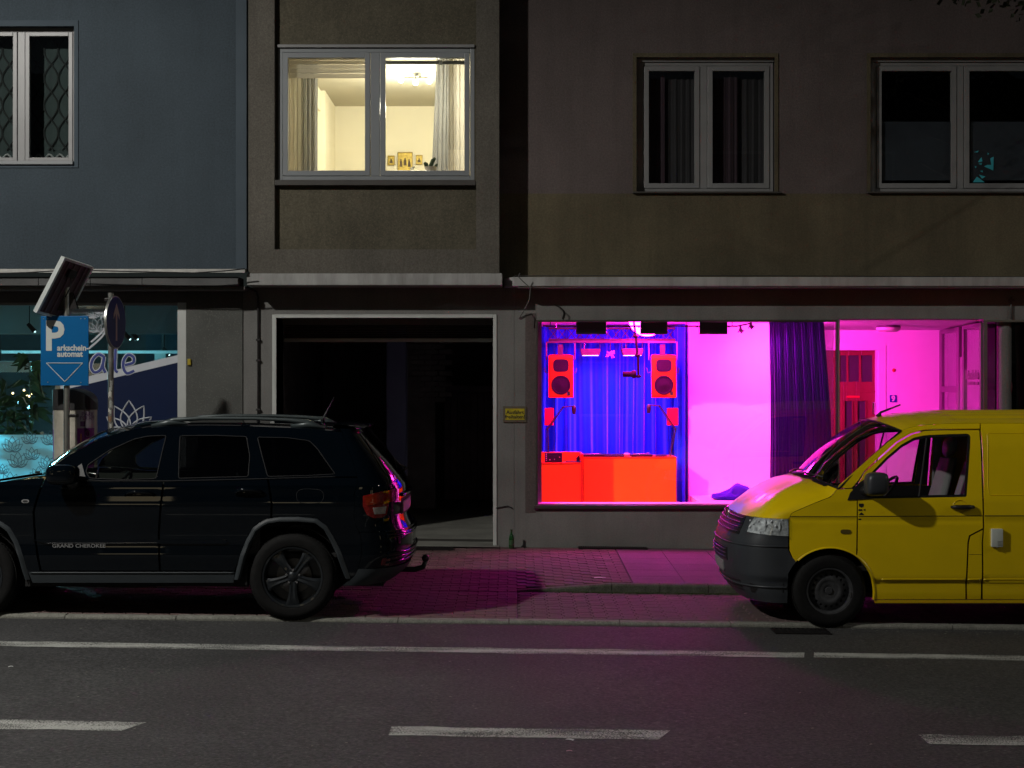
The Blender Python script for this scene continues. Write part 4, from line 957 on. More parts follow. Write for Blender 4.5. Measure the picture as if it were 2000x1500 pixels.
lb.build('lace_pattern', M_lace2, o, recalc=False)
MB().tube([Vector((lw_x0+(lw_x1-lw_x0)*k/60, YL+.388, lw_z0+.16+.025*math.sin(k*1.1))) for k in range(61)], .012, 5).build('scalloped_hem', mat('lace_edge', (.3, .33, .33), .9), o, recalc=False)
# teal reflection in the right window, painted as flat shapes
M_teal_refl = mat('teal_reflection', (.05, .42, .5), .4)
t = thing('window_reflection', 'turquoise reflection painted low on the right dark window', 'reflection', tuple(on(1915, 356, YW+.13)))
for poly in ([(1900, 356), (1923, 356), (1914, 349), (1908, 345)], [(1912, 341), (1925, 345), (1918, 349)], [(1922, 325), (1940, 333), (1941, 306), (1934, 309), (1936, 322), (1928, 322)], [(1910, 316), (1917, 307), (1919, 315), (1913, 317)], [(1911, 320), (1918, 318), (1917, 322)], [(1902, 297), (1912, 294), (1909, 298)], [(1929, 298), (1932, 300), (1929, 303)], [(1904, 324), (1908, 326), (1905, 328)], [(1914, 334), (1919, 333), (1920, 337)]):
    MB().prism(poly, lambda a, b: onF(a, b, YW+.119), (0, .001, 0)).build('reflection_shape', M_teal_refl, t)
# ------------------------------------------------------------------ vehicle surface tools
def smooth_fn(xs, ys, sig):
    lo, hi = min(xs), max(xs); pad = 4*sig; n = 1200
    t = np.linspace(lo-pad, hi+pad, n); y = np.interp(t, xs, ys)
    # extend linearly at both ends
    k = max(1, int(sig/(t[1]-t[0]))); g = np.exp(-.5*(np.arange(-3*k, 3*k+1)/k)**2); g /= g.sum()
    yp = np.concatenate([np.full(3*k, y[0]), y, np.full(3*k, y[-1])]); ysm = np.convolve(yp, g, 'valid')
    return lambda v: float(np.interp(v, t, ysm))
def in_poly(P_, poly):
    x, y = P_[:, 0], P_[:, 1]; q = np.asarray(poly); n = len(q); c = np.zeros(len(P_), bool); j = n-1
    for i in range(n):
        xi, yi = q[i]; xj, yj = q[j]
        if yi != yj:
            c ^= ((yi > y) != (yj > y)) & (x < (xj-xi)*(y-yi)/(yj-yi)+xi)
        j = i
    return c
def dens(poly, step, closed=True):
    out = []; n = len(poly)
    for i in range(n if closed else n-1):
        a = np.array(poly[i], float); b = np.array(poly[(i+1) % n], float); k = max(1, int(math.ceil(np.linalg.norm(b-a)/step)))
        out += [tuple(a+(b-a)*t/k) for t in range(k)]
    if not closed: out.append(tuple(poly[-1]))
    return out
def rnd(poly, it=2, keep=()):                     # Chaikin corner rounding
    for _ in range(it):
        o = []; n = len(poly)
        for i in range(n):
            a, b = np.array(poly[i]), np.array(poly[(i+1) % n]); o += [tuple(a*.75+b*.25), tuple(a*.25+b*.75)]
        poly = o
    return poly
def rloc(poly, r=.045, it=2): return rnd(dens(poly, r), it)
def inset(poly, d):
    q = [np.array(p, float) for p in poly]; n = len(q)
    area_ = sum(q[i][0]*q[(i+1) % n][1]-q[(i+1) % n][0]*q[i][1] for i in range(n)); sg = 1 if area_ > 0 else -1
    out = []
    for i in range(n):
        e1 = q[i]-q[i-1]; e2 = q[(i+1) % n]-q[i]
        l1, l2 = np.linalg.norm(e1), np.linalg.norm(e2)
        if l1 < 1e-9 or l2 < 1e-9: out.append(tuple(q[i])); continue
        n1 = np.array([-e1[1], e1[0]])/l1*sg; n2 = np.array([-e2[1], e2[0]])/l2*sg
        m = n1+n2; mm = m.dot(m)
        if mm < .2: out.append(tuple(q[i]+n1*d)); continue
        out.append(tuple(q[i]+m*(2*d/mm) if 2/mm < 3 else q[i]+m/np.linalg.norm(m)*d*1.5))
    return out
def patch(S_, poly, holes=(), step=.04, off=0., thick=.018, center=(0, 0, .8), mirror=False):
    """surface patch: 2D polygon (with holes) in the surface's own coordinates, triangulated, lifted, with a turned-in edge"""
    poly = dens(poly, step); holes = [dens(h, step) for h in holes]
    V = list(poly); E = [(i, (i+1) % len(poly)) for i in range(len(poly))]
    for h in holes:
        o = len(V); V += h; E += [(o+i, o+(i+1) % len(h)) for i in range(len(h))]
    B = np.array(V); lo, hi = B.min(0), B.max(0)
    gx, gy = np.meshgrid(np.arange(lo[0]+step/2, hi[0], step), np.arange(lo[1]+step/2, hi[1], step*.9)); gx[1::2] += step/2
    G = np.c_[gx.ravel(), gy.ravel()]
    if len(G):
        ok = in_poly(G, poly)
        for h in holes: ok &= ~in_poly(G, h)
        G = G[ok]
        if len(G):
            dmin = np.min(((G[:, None, :]-B[None, :, :])**2).sum(2), 1); G = G[dmin > (step*.45)**2]
    allv = [Vector(p) for p in V]+[Vector((float(a), float(b))) for a, b in G]
    r = delaunay_2d_cdt(allv, E, [], 0, 1e-7)
    pv = np.array([(v.x, v.y) for v in r[0]]); F_ = np.array(r[2])
    cen = pv[F_].mean(1); ok = in_poly(cen, poly)
    for h in holes: ok &= ~in_poly(cen, h)
    F_ = F_[ok]
    e = 1e-4; pts, nrm = [], []; C = Vector(center)
    for a, b in pv:
        p = Vector(S_(a, b)); du = Vector(S_(a+e, b))-Vector(S_(a-e, b)); dv = Vector(S_(a, b+e))-Vector(S_(a, b-e))
        n = du.cross(dv); n = n.normalized() if n.length > 1e-12 else Vector((0, -1, 0))
        if n.dot(p-C) < 0: n = -n
        pts.append(p+n*off); nrm.append(n)
    faces = []
    for f in F_:
        a, b, c = (pts[i] for i in f); g = (b-a).cross(c-a)
        faces.append(tuple(f) if g.dot(nrm[f[0]]) > 0 else tuple(f[::-1]))
    cnt = {}
    for f in faces:
        for i in range(3):
            k = (f[i], f[(i+1) % 3]); cnt[tuple(sorted(k))] = cnt.get(tuple(sorted(k)), []) + [k]
    bnd = [v[0] for v in cnt.values() if len(v) == 1]
    n0 = len(pts); vs = [tuple(p) for p in pts]; ns = [tuple(n) for n in nrm]; ix = {}
    for a, b in bnd:
        for q in (a, b):
            if q not in ix:
                ix[q] = len(vs); vs += [tuple(pts[q]), tuple(pts[q]-nrm[q]*thick)]; ns += [(0, 0, 0)]*2
    for a, b in bnd: faces.append((ix[b], ix[a], ix[a]+1, ix[b]+1))
    if mirror:
        vs = [(x, -y, z) for x, y, z in vs]; ns = [(x, -y, z) for x, y, z in ns]; faces = [f[::-1] for f in faces]
    me = bpy.data.meshes.new('panel'); me.from_pydata(vs, [], faces); me.update()
    me.polygons.foreach_set('use_smooth', [len(f) == 3 for f in faces])
    me.normals_split_custom_set_from_vertices(ns)
    return me
class Car:
    def __init__(s, root, X0, Yc, z0):
        s.root = root; s.X0, s.Yc, s.z0 = X0, Yc, z0
    def obj(s, name, me, m, parent=None):
        o = bpy.data.objects.new(name, me); COL.objects.link(o)
        if not me.materials: me.materials.append(m)
        o.parent = parent or s.root; return o
    def mb(s, name, mb, m, parent=None, smooth=None, bevel=0., recalc=True):
        o = s.obj(name, mb.mesh(name, recalc), m, parent)
        if smooth is not None:
            me = o.data; me.polygons.foreach_set('use_smooth', [True]*len(me.polygons))
            if smooth is not True: me.set_sharp_from_angle(angle=math.radians(smooth))
        if bevel:
            md = o.modifiers.new('bevel', 'BEVEL'); md.width = bevel; md.segments = 2; md.limit_method = 'ANGLE'
        return o
    def both(s, name, S_, poly, m, parent=None, **k):
        a = s.obj(name, patch(S_, poly, **k), m, parent); s.obj(name, patch(S_, poly, mirror=True, **k), m, parent); return a
    def proj(s, p): 
        X, Y, Z = p[0]+s.X0, p[1]+s.Yc, p[2]+s.z0; return np.array([1000+F*X/Y, 750-F*(Z-CAM_Z)/Y])
    def inv(s, S_, px, py, g):                     # photo pixel -> the surface's own coordinates
        q = np.array(g, float); t = np.array([px, py], float)
        for _ in range(25):
            r = s.proj(S_(*q))-t
            if abs(r).max() < .02: break
            e = 1e-4; J = np.c_[(s.proj(S_(q[0]+e, q[1]))-s.proj(S_(q[0]-e, q[1])))/(2*e), (s.proj(S_(q[0], q[1]+e))-s.proj(S_(q[0], q[1]-e)))/(2*e)]
            try: d = np.linalg.solve(J, r)
            except Exception: break
            m_ = np.abs(d).max()
            if m_ > .25: d *= .25/m_
            q = q-d
        return tuple(q)
    def poly(s, S_, pts, g=None):
        out = []; last = g
        for a, b in pts:
            if last is None: last = ((a-1000)*14.1/F-s.X0, CAM_Z-(b-750)*14.1/F-s.z0)
            q = s.inv(S_, a, b, ((a-1000)*14.1/F-s.X0, CAM_Z-(b-750)*14.1/F-s.z0) if g is None else g); out.append(q)
        return out

def tyre_mb(mb, c, R, rr, w):
    h = w/2
    prof = [(rr, -h*.80), (rr+.012, -h*.92), ((R+rr)/2, -h), (R-.03, -h*.95), (R-.008, -h*.80), (R, -h*.66), (R, h*.66), (R-.008, h*.80), (R-.03, h*.95), ((R+rr)/2, h), (rr+.012, h*.92), (rr, h*.80)]
    mb.lathe(prof, c, 'y', 72)
    for k in range(72):                               # tread blocks
        for row in (-.55, -.18, .18, .55):
            a = 2*PI*(k+(.5 if row in (-.18, .55) else 0))/72; t = Vector((-math.sin(a), 0, math.cos(a))); r = Vector((math.cos(a), 0, math.sin(a)))
            p = Vector(c)+r*(R+.003)+Vector((0, row*h, 0)); u = t*(PI*R/72*.78); v = Vector((0, h*.15, 0)); d = r*.008
            mb.add([p-u-v-d, p+u-v-d, p+u+v-d, p-u+v-d, p-u-v+d*.4, p+u-v+d*.4, p+u+v+d*.4, p-u+v+d*.4], [(4,5,6,7),(0,1,5,4),(1,2,6,5),(2,3,7,6),(3,0,4,7)])
    return mb
M_tyre = mat('tyre_rubber', (.0085, .0085, .0085), .8, var=.3, vscale=30, bump=.3, bscale=90, stain=.3, stain_col=(.02, .019, .018), spec=.2)
M_black_rim = mat('black_rim', (.018, .022, .026), .32, .3, var=.1, coat=.5)
M_steel_rim = mat('steel_rim', (.065, .067, .072), .45, .3, var=.3, vscale=20)
M_brake = mat('brake_disc', (.12, .12, .12), .4, .9)
M_under = mat('underbody', (.010, .010, .010), .85)
M_seat = mat('seat_grey', (.36, .36, .36), .9, var=.1)
M_seat_dark = mat('seat_black', (.02, .02, .02), .7)
M_rubber = mat('rubber_seal', (.008, .008, .009), .6, spec=.25)
G_car = glass('car_glass', (.62, .68, .62), .045)
G_carvan = glass('van_glass', (.72, .74, .74), .045)
G_tint = glass('privacy_glass', (.03, .03, .035), .05)
M_lens_clear = glass('lens_clear', (.93, .95, .96), .06)
M_reflector = mat('reflector', (.8, .8, .82), .12, 1., var=.1)
def steel_wheel(car, x, ys, R, rr, name='wheel'):
    root = None
    for sgn in ((-1, 1) if ys is None else (ys,)):
        pass
def wheel(car, x, y, z, R, rr, w, style, sgn):
    c = Vector((x, y, z)); face = y+sgn*w/2          # outer face
    t = car.mb('wheel', tyre_mb(MB(), c, R, rr, w), M_tyre, None, 35)
    yo = lambda d: face-sgn*d
    # barrel
    car.mb('rim_barrel', MB().lathe([(rr+.004, yo(.012)-y), (rr-.012, yo(.016)-y), (rr-.018, yo(.05)-y), (rr-.03, yo(.16)-y), (.05, yo(.17)-y)], c, 'y', 60), M_black_rim if style == 'alloy' else M_steel_rim, t, 40)
    if style == 'alloy':
        car.mb('brake_disc', MB().lathe([(.06, yo(.13)-y), (.16, yo(.13)-y), (.16, yo(.15)-y)], c, 'y', 40), M_brake, t, 40)
        ro = rr-.014
        for k in range(5):
            a0 = PI/2+PI+2*PI*k/5
            for half in (-1, 1):
                # each spoke: two-sided taper, pinched at the hub, flared at the rim
                pts = []
                for (r, hw, d) in ((.035, .034, .045), (.075, .033, .038), (.13, .034, .032), (.19, .044, .028), (ro-.012, .064, .030), (ro+.004, .074, .036)):
                    pts.append((r, hw, d))
                mb = MB(); 
                rows = []
                for r, hw, d in pts:
                    row = []
                    for q, dd in ((-1, .012), (-.55, .0), (0, .008), (.55, .0), (1, .012)):
                        ang = a0+math.atan2(hw*q, r); rad = math.hypot(r, hw*q)
                        row.append(Vector((c.x+rad*math.cos(ang), yo(d+dd), c.z+rad*math.sin(ang))))
                    rows.append(row)
                vs = [p for r_ in rows for p in r_]+[p-Vector((0, sgn*.035, 0)) for r_ in rows for p in r_]
                n5 = 5; m6 = len(rows); fs = []
                for i in range(m6-1):
                    for j in range(4): fs.append((i*n5+j, i*n5+j+1, (i+1)*n5+j+1, (i+1)*n5+j))
                    o = m6*n5
                    fs.append((i*n5, (i+1)*n5, (i+1)*n5+o, i*n5+o)); fs.append((i*n5+4, (i+1)*n5+4, (i+1)*n5+4+o, i*n5+4+o))
                mb.add(vs, fs)
                if half == -1: car.mb('spoke', mb, M_black_rim, t, 40)
        car.mb('hub_cap', MB().lathe([(.0, yo(.036)-y), (.03, yo(.037)-y), (.038, yo(.044)-y), (.055, yo(.05)-y), (.06, yo(.08)-y)], c, 'y', 28), M_black_rim, t, 40)
        for k in range(5):
            a0 = PI/2+2*PI*k/5; car.mb('wheel_nut', MB().cyl((c.x+.062*math.cos(a0), yo(.036), c.z+.062*math.sin(a0)), .010, sgn*-.02, 'y', 8), M_chrome, t)
    else:
        # pressed steel disc with a ring of round holes
        Rd = rr-.022; circ = lambda r, n, cx=0, cz=0: [(cx+r*math.cos(2*PI*i/n), cz+r*math.sin(2*PI*i/n)) for i in range(n)]
        prof = smooth_fn([0, .03, .05, .085, .095, .115, .145, .165, Rd], [.062, .062, .05, .048, .04, .040, .052, .06, .072], .007)
        Sd = lambda a, b: (c.x+a, yo(prof(math.hypot(a, b))), c.z+b)
        holes = [circ(.0125, 10, .148*math.cos(2*PI*k/18), .148*math.sin(2*PI*k/18)) for k in range(18)]
        me = patch(Sd, circ(Rd, 60), holes, .016, 0, .006, center=(c.x, y-sgn*.3, c.z)); car.obj('rim_disc', me, M_steel_rim, t)
        car.mb('hub_cap', MB().lathe([(0, yo(.040)-y), (.03, yo(.041)-y), (.034, yo(.06)-y)], c, 'y', 24), M_steel_rim, t, 40)
        car.mb('balance_weight', MB().bbox(c.x+rr*.86, c.x+rr*.93, yo(.012)-.004, yo(.012)+.004, c.z-.055, c.z-.01, .002), M_chrome, t) if sgn < 0 else None
    return t
def seat(car, x, y, z, m, tilt=.3, parent=None):
    mb = MB(); mb.bbox(x-.05, x+.46, y-.24, y+.24, z, z+.16, .06); s0 = car.mb('seat', mb, m, None, 60)
    def back(u, v):
        a = 2*PI*u; w = .24-.05*v**3; hx = .075
        zx = z+.14+.62*v; xx = x+.43+.16*v
        return (xx+hx*math.cos(a)*(1 if abs(math.cos(a)) > .2 else 1)*(1-.25*v), y+w*math.copysign(abs(math.sin(a))**.6, math.sin(a)), zx)
    car.mb('backrest', MB().grid(back, 28, 10), m, s0, 60)
    hz = z+.82
    bm_ = bmesh.new(); bmesh.ops.create_uvsphere(bm_, u_segments=18, v_segments=12, radius=1)
    for v in bm_.verts: v.co = Vector((x+.60+v.co.x*.055+.02*v.co.z, y+math.copysign(abs(v.co.y)**.7, v.co.y)*.14, hz+.05+math.copysign(abs(v.co.z)**.75, v.co.z)*.105))
    car.mb('headrest', MB().bm(bm_), m, s0, True)
    for q in (-.05, .05): car.mb('headrest_post', MB().tube([(x+.58, y+q, z+.70), (x+.60, y+q, hz)], .007, 6), M_chrome, s0)
    return s0
def steering(car, x, y, z, r=.19, tilt=.45):
    n = 28; d = Vector((-math.cos(tilt), 0, -math.sin(tilt)*0+.0)); up = Vector((math.sin(tilt), 0, math.cos(tilt))); sd = Vector((0, 1, 0)); c = Vector((x, y, z))
    s0 = car.mb('steering_wheel', MB().tube([c+(up*math.cos(2*PI*i/n)+sd*math.sin(2*PI*i/n))*r for i in range(n+1)], .016, 8), M_black, None, True)
    ax = up.cross(sd)
    if ax.x > 0: ax = -ax
    car.mb('spoke', MB().tube([c-sd*r, c+ax*.02, c+sd*r], .018, 6), M_black, s0)
    car.mb('column', MB().tube([c+ax*.0, c+ax*.35-Vector((0, 0, .08))], [.05, .04], 10), M_black, s0)

# ------------------------------------------------------------------ dark SUV
M_suv = mat('suv_paint', (.0011, .0028, .0050), .4, .0, var=.08, vscale=2, coat=1., spec=.0)
M_cladding = mat('grey_cladding', (.025, .032, .037), .55, var=.12, vscale=6)
M_rail = mat('roof_rail_grey', (.048, .062, .064), .4, .2)
M_tail_red = mat('tail_lens_red', (.22, .010, .008), .12, coat=1., var=.35, vscale=30)
M_tail_amber = mat('tail_lens_amber', (.20, .018, .006), .12, coat=1., var=.35, vscale=30)
M_tail_clear = mat('tail_lens_clear', (.42, .38, .36), .15, coat=1., var=.3, vscale=40)
XS = PX(571, 13.96); 
SZ = .018+gz(XS)*1.0
suv_root = thing('parked_suv', 'black five door sports utility vehicle parked left of the yellow van', 'car', (XS, 14.90, SZ))
SUV = Car(suv_root, XS, 14.90, SZ)
hw = smooth_fn([.15, .28, .40, .52, .60, .66, .78, .95, 1.06, 1.12, 1.22, 1.30, 1.5, 1.66, 1.76, 1.9], [.90, .925, .94, .95, .958, .945, .945, .962, .968, .955, .94, .915, .83, .745, .67, .55], .022)
def s_tap(x):
    a = max(0, (-2.75-x))/1.1; return 1-.16*a*a
def Ss(x, z): return (x, -hw(z)*s_tap(x), z)
s_xr = smooth_fn([.25, .31, .40, .50, .59, .70, .78, .86, .92, 1.12, 1.21, 1.305, 1.45, 1.63, 1.75], [.80, .86, .985, 1.03, 1.05, 1.052, 1.04, 1.0, .985, .985, .975, .915, .808, .655, .56], .02)
s_a = lambda z: float(np.interp(z, [.3, 1.15, 1.3, 1.7], [.42, .42, .33, .17]))
def s_x1(z): return s_xr(z)-s_a(z)
def Sr(th, z):                                    # rear end, wraps round from the near side (th=0) to the middle (th=pi/2) and on
    n = 2.8; sn, cs = max(0., math.sin(th)), math.cos(th)
    e = 2/n; return (s_x1(z)+s_a(z)*(sn**e if sn > 0 else 0), -hw(z)*math.copysign(abs(cs)**e, cs), z)
def Srs(s, z):                                    # same surface, gentler parameter near the sides
    return Sr(PI/2*np.clip(s, 0, 2), z)
sp = lambda pts: SUV.poly(Ss, pts)
zr_ = lambda a, b, n=10: [(s_x1(z), z) for z in np.linspace(a, b, n)]
upper = sp([(86, 931), (100, 912), (138, 887), (194, 858), (238, 843), (276, 836), (329, 833), (400, 832), (500, 833), (600, 837), (640, 841)])
ztop = upper[-1][1]; zbelt = sp([(654, 931)])[0][1]
upper = upper + zr_(ztop-.01, zbelt, 8) + sp([(620, 931), (522, 934), (400, 937), (318, 939), (200, 939)])
win_f = sp([(176, 934), (168, 922), (172, 908), (215, 879), (262, 858), (290, 852), (325, 850.5), (305, 935), (240, 937)])
win_r = sp([(352, 851), (420, 850.5), (482, 853), (488, 890), (485, 931), (349, 934.5)])
win_q = sp([(503, 854), (560, 855), (604, 861), (620, 876), (640, 905), (655, 926), (600, 929), (523, 931)])
SUV.both('side_frame', Ss, inset(upper, .002), M_suv, holes=[rloc(win_f), rloc(win_r), rloc(win_q)], step=.035)
for nm, q, g in (('front_window', win_f, G_car), ('rear_window', win_r, G_tint), ('quarter_window', win_q, G_tint)):
    w_ = SUV.both(nm, Ss, rloc(q), g, step=.05, off=-.006, thick=.001)
def edge_tube(S_, pts2, r, m, name, off=.002, closed=False, both=True, car=SUV, n=6, parent=None):
    d = dens(pts2, .03, closed); P3 = []
    if closed: d.append(d[0])
    for a, b in d:
        p = Vector(S_(a, b)); P3.append(p)
    for mr in ((1, -1) if both else (1,)):
        car.mb(name, MB().tube([(p.x, (p.y-off)*mr, p.z) for p in P3], r, n), m, parent, True)
for q in (win_f, win_r, win_q): edge_tube(Ss, rloc(q), .006, M_rubber, 'window_seal', .0, True)
edge_tube(Ss, sp([(90, 931), (200, 939.5), (318, 939.5), (400, 938), (522, 935), (656, 931)]), .007, M_rubber, 'belt_strip', .001)
fender = sp([(86, 933), (74, 965), (64, 1000), (67, 1052), (78, 1116), (54, 1123), (38, 1087), (19, 1049), (0, 1021), (-25, 1008), (-53, 1005), (-85, 1010), (-110, 1032), (-135, 1080), (-152, 1123)]) + [(-3.45, .40), (-3.47, .7), (-3.42, .98)] + sp([(-150, 962), (-60, 948), (30, 938)])
door_f = sp([(89, 933), (200, 941), (318, 940.5), (317, 950), (308.5, 1043), (311, 1115), (81, 1115), (70, 1052), (67, 1000), (77, 965)])
door_r = sp([(320, 940.5), (420, 938), (522, 935.5), (529, 984), (528.5, 1012), (510, 1018), (494, 1031), (480, 1056), (469, 1084), (459, 1115), (313.5, 1115), (311.5, 1043), (320, 950)])
quarter = sp([(525, 936), (600, 934), (640, 932.5)]) + zr_(zbelt-.008, .34, 14) + sp([(685, 1129), (666, 1078), (652, 1050), (638, 1027), (619, 1013), (582, 1009.5), (545, 1010), (531, 1012), (532, 984)])
for nm, q in (('front_fender', fender), ('front_door', door_f), ('rear_door', door_r), ('quarter_panel', quarter)):
    SUV.both(nm, Ss, inset(q, .0028), M_suv, step=.04)
sill = sp([(56, 1118), (458, 1118), (456, 1138), (64, 1138)])
SUV.both('sill', Ss, sill, M_cladding, step=.06, off=.004)
edge_tube(Ss, sp([(60, 1118.5), (458, 1118.5)]), .008, M_cladding, 'sill_trim', .006)
def band(S_, outer, w, mid, m, name, car, off=.022):
    """arch flare: ribbon from the outer line towards the wheel centre, bowed outward"""
    d = dens(outer, .03, False)
    for mr in (1, -1):
        vs = []; k = 5
        for a, b in d:
            v = Vector((mid[0]-a, mid[1]-b)).normalized()
            for j in range(k):
                t = j/(k-1); p = Vector(S_(a+v.x*w*t, b+v.y*w*t)); o = off*(math.sin(PI*min(1, t*1.3+.0)*.62)); vs.append((p.x, (p.y-.003-o+(.05 if j == k-1 else 0))*mr, p.z))
        n = len(d)
        car.mb(name, MB().add(vs, [(i*k+j, (i+1)*k+j, (i+1)*k+j+1, i*k+j+1) for i in range(n-1) for j in range(k-1)]), m, None, 50)
rw = sp([(571, 1128)])[0]; fwc = (rw[0]-2.915, rw[1])
rear_arch = sp([(685, 1130), (666, 1078), (652, 1050), (638, 1027), (619, 1013), (582, 1009.5), (545, 1010), (520, 1014), (507, 1021), (494, 1031), (480, 1056), (469, 1084), (457, 1132)])
band(Ss, rear_arch, .052, rw, M_cladding, 'wheel_arch_flare', SUV)
band(Ss, [(2*fwc[0]+2.915-p[0]+0.0, p[1]) for p in rear_arch], .052, fwc, M_cladding, 'wheel_arch_flare', SUV)
mould = sp([(62, 1054), (440, 1054), (446, 1058), (440, 1062), (90, 1061)])
SUV.both('door_moulding', Ss, mould, M_suv, step=.05, off=.012)
edge_tube(Ss, sp([(90, 1060.5), (200, 1060.5), (310, 1059.5)]), .0025, M_chrome, 'moulding_trim', .013, both=False)
def text_on(S_, car, s_, px0, py0, px1, hgt, m, off, name='lettering', offset=.0, parent=None):
    a = car.inv(S_, px0, py0, ((px0-1000)*14.1/F-car.X0, CAM_Z-(py0-750)*14.1/F-car.z0)); b = car.inv(S_, px1, py0, ((px1-1000)*14.1/F-car.X0, CAM_Z-(py0-750)*14.1/F-car.z0))
    me = text_mesh(s_, 1, lambda u, v: (u, v, 0), offset=offset); xs = [v.co.x for v in me.vertices]; w = max(xs)-min(xs); x0 = min(xs); sc = (b[0]-a[0])/w
    for v in me.vertices:
        p = S_(a[0]+(v.co.x-x0)*sc, a[1]+v.co.y*hgt); v.co = Vector((p[0], p[1]-off, p[2]))
    return car.obj(name, me, m, parent)
text_on(Ss, SUV, 'GRAND CHEROKEE', 103, 1069, 207, .046, mat('badge_silver', (.22, .22, .22), .5, .2), .016, offset=.012)
# badge on the wing, fuel door, handles
bd = sp([(42.5, 975.5), (57, 975.5), (57, 982.5), (42.5, 982.5)]); SUV.obj('wing_badge', patch(Ss, rnd(bd, 1), off=.005, step=.02), MATS['badge_silver'])
bd = sp([(45, 977.2), (54.5, 977.2), (54.5, 980.8), (45, 980.8)]); SUV.obj('wing_badge', patch(Ss, rnd(bd, 1), off=.008, step=.02), M_black)
fd = sp([(580, 955), (622, 955), (632, 962), (632, 976), (624, 983), (586, 983), (579, 976)]); edge_tube(Ss, rnd(fd, 2), .0025, M_under, 'fuel_door_gap', -.0005, True, False)
for pts in ([(243, 963), (256, 957), (288, 957), (301, 963)], [(459, 959), (472, 953), (501, 953), (514, 959)]):
    q = sp(pts); 
    for mr in (1, -1):
        P3 = [Vector(Ss(*p)) for p in q]; h_ = [(p.x, (p.y-(.012 if i in (0, 3) else .042))*mr, p.z-.015) for i, p in enumerate(P3)]
        SUV.mb('door_handle', MB().tube(h_, [.016, .019, .019, .016], 10), M_suv, None, True)
        mid_ = (P3[0]+P3[3])/2; SUV.mb('handle_recess', MB().sphere((mid_.x, (mid_.y-.001)*mr, mid_.z-.02), .05, 16, 8, (1.4, .06, .6)), M_suv, None, True)
# rear end
z0r = .335; zg0 = 1.30
def rpatch(name, z0, z1, m, n=44, k=18, th0=0., th1=2., off=0., parent=None):
    mb = MB()
    def fn(u, v):
        s = th0+(th1-th0)*u; z = z0+(z1-z0)*v; p = Vector(Srs(s, z)); c = Vector((.2, 0, z)); return p+(p-c).normalized()*off
    return SUV.mb(name, mb.grid(fn, n, k), m, parent, 60)
rpatch('rear_bumper', z0r, .80, M_suv, 60, 16)
rpatch('bumper_lower', z0r-.02, .47, M_cladding, 60, 6, off=.012)
tg = rpatch('tailgate', .805, 1.735, M_suv, 60, 26)
# bumper ledge and horizontal ribs catching the light
for zz, of in ((.80, .012), (.775, .016), (.75, .010), (.60, .012), (.56, .006), (.52, .010)):
    pts = []
    for s in np.linspace(.28, 1.72, 50):
        p = Vector(Srs(s, zz)); pts.append(p+(p-Vector((.2, 0, zz))).normalized()*of)
    SUV.mb('bumper_rib', MB().tube(pts, .010, 8), M_suv, None, True)
rw_ = []
gp = [(.42, 1.30), (.52, 1.62), (.7, 1.655), (1.3, 1.655), (1.48, 1.62), (1.58, 1.30), (1.3, 1.275), (.7, 1.275)]
SUV.obj('rear_screen', patch(Srs, rnd(gp, 2), step=.05, off=.004, center=(.2, 0, 1.0)), G_tint, tg)
ip = lambda pts: [SUV.inv(Srs, a, b, (.35, CAM_Z-(b-750)*14.3/F-SZ)) for a, b in pts]
tail = [(698, 951), (722, 949), (745, 947), (765, 944), (786, 941), (795, 943), (796, 955), (790, 962), (778, 962), (772, 985), (755, 990), (735, 989), (720, 984), (708, 968)]
tl_guess = [(.06, 1.13), (.14, 1.145), (.2, 1.155), (.30, 1.165), (.56, 1.18), (.64, 1.17), (.64, 1.10), (.55, 1.07), (.42, 1.065), (.38, .955), (.30, .93), (.18, .93), (.10, .96), (.06, 1.04)]
for mr in (False, True):
    tlo = SUV.obj('tail_light', patch(Srs, tl_guess, step=.03, off=.010, center=(.2, 0, 1.0), mirror=mr), M_tail_red, tg)
    SUV.obj('indicator_lens', patch(Srs, [(.075, 1.122), (.30, 1.155), (.30, 1.06), (.10, 1.045)], step=.03, off=.013, center=(.2, 0, 1.0), mirror=mr), M_tail_amber, tlo)
    SUV.obj('reversing_lens', patch(Srs, [(.17, 1.025), (.37, 1.03), (.35, .965), (.19, .965)], step=.03, off=.013, center=(.2, 0, 1.0), mirror=mr), M_tail_clear, tlo)
    SUV.obj('rear_reflector', patch(Srs, [(.22, .56), (.34, .57), (.34, .49), (.22, .50)], step=.03, off=.006, center=(.2, 0, 1.0), mirror=mr), mat('reflector_dark_red', (.12, .008, .01), .3, coat=1), None)
SUV.obj('plate_recess', patch(Srs, [(.72, .93), (.74, 1.08), (1.26, 1.08), (1.28, .93)], step=.04, off=.003, center=(.2, 0, 1.0)), M_under, tg)
SUV.obj('number_plate', patch(Srs, [(.76, .95), (.76, 1.05), (1.24, 1.05), (1.24, .95)], step=.04, off=.014, center=(.2, 0, 1.0)), mat('plate_white', (.28, .28, .28), .5), tg)
SUV.mb('plate_trim', MB().tube([Vector(Srs(s, 1.115))+Vector((.02, 0, 0)) for s in np.linspace(.68, 1.32, 24)], .016, 8), M_suv, tg, True)
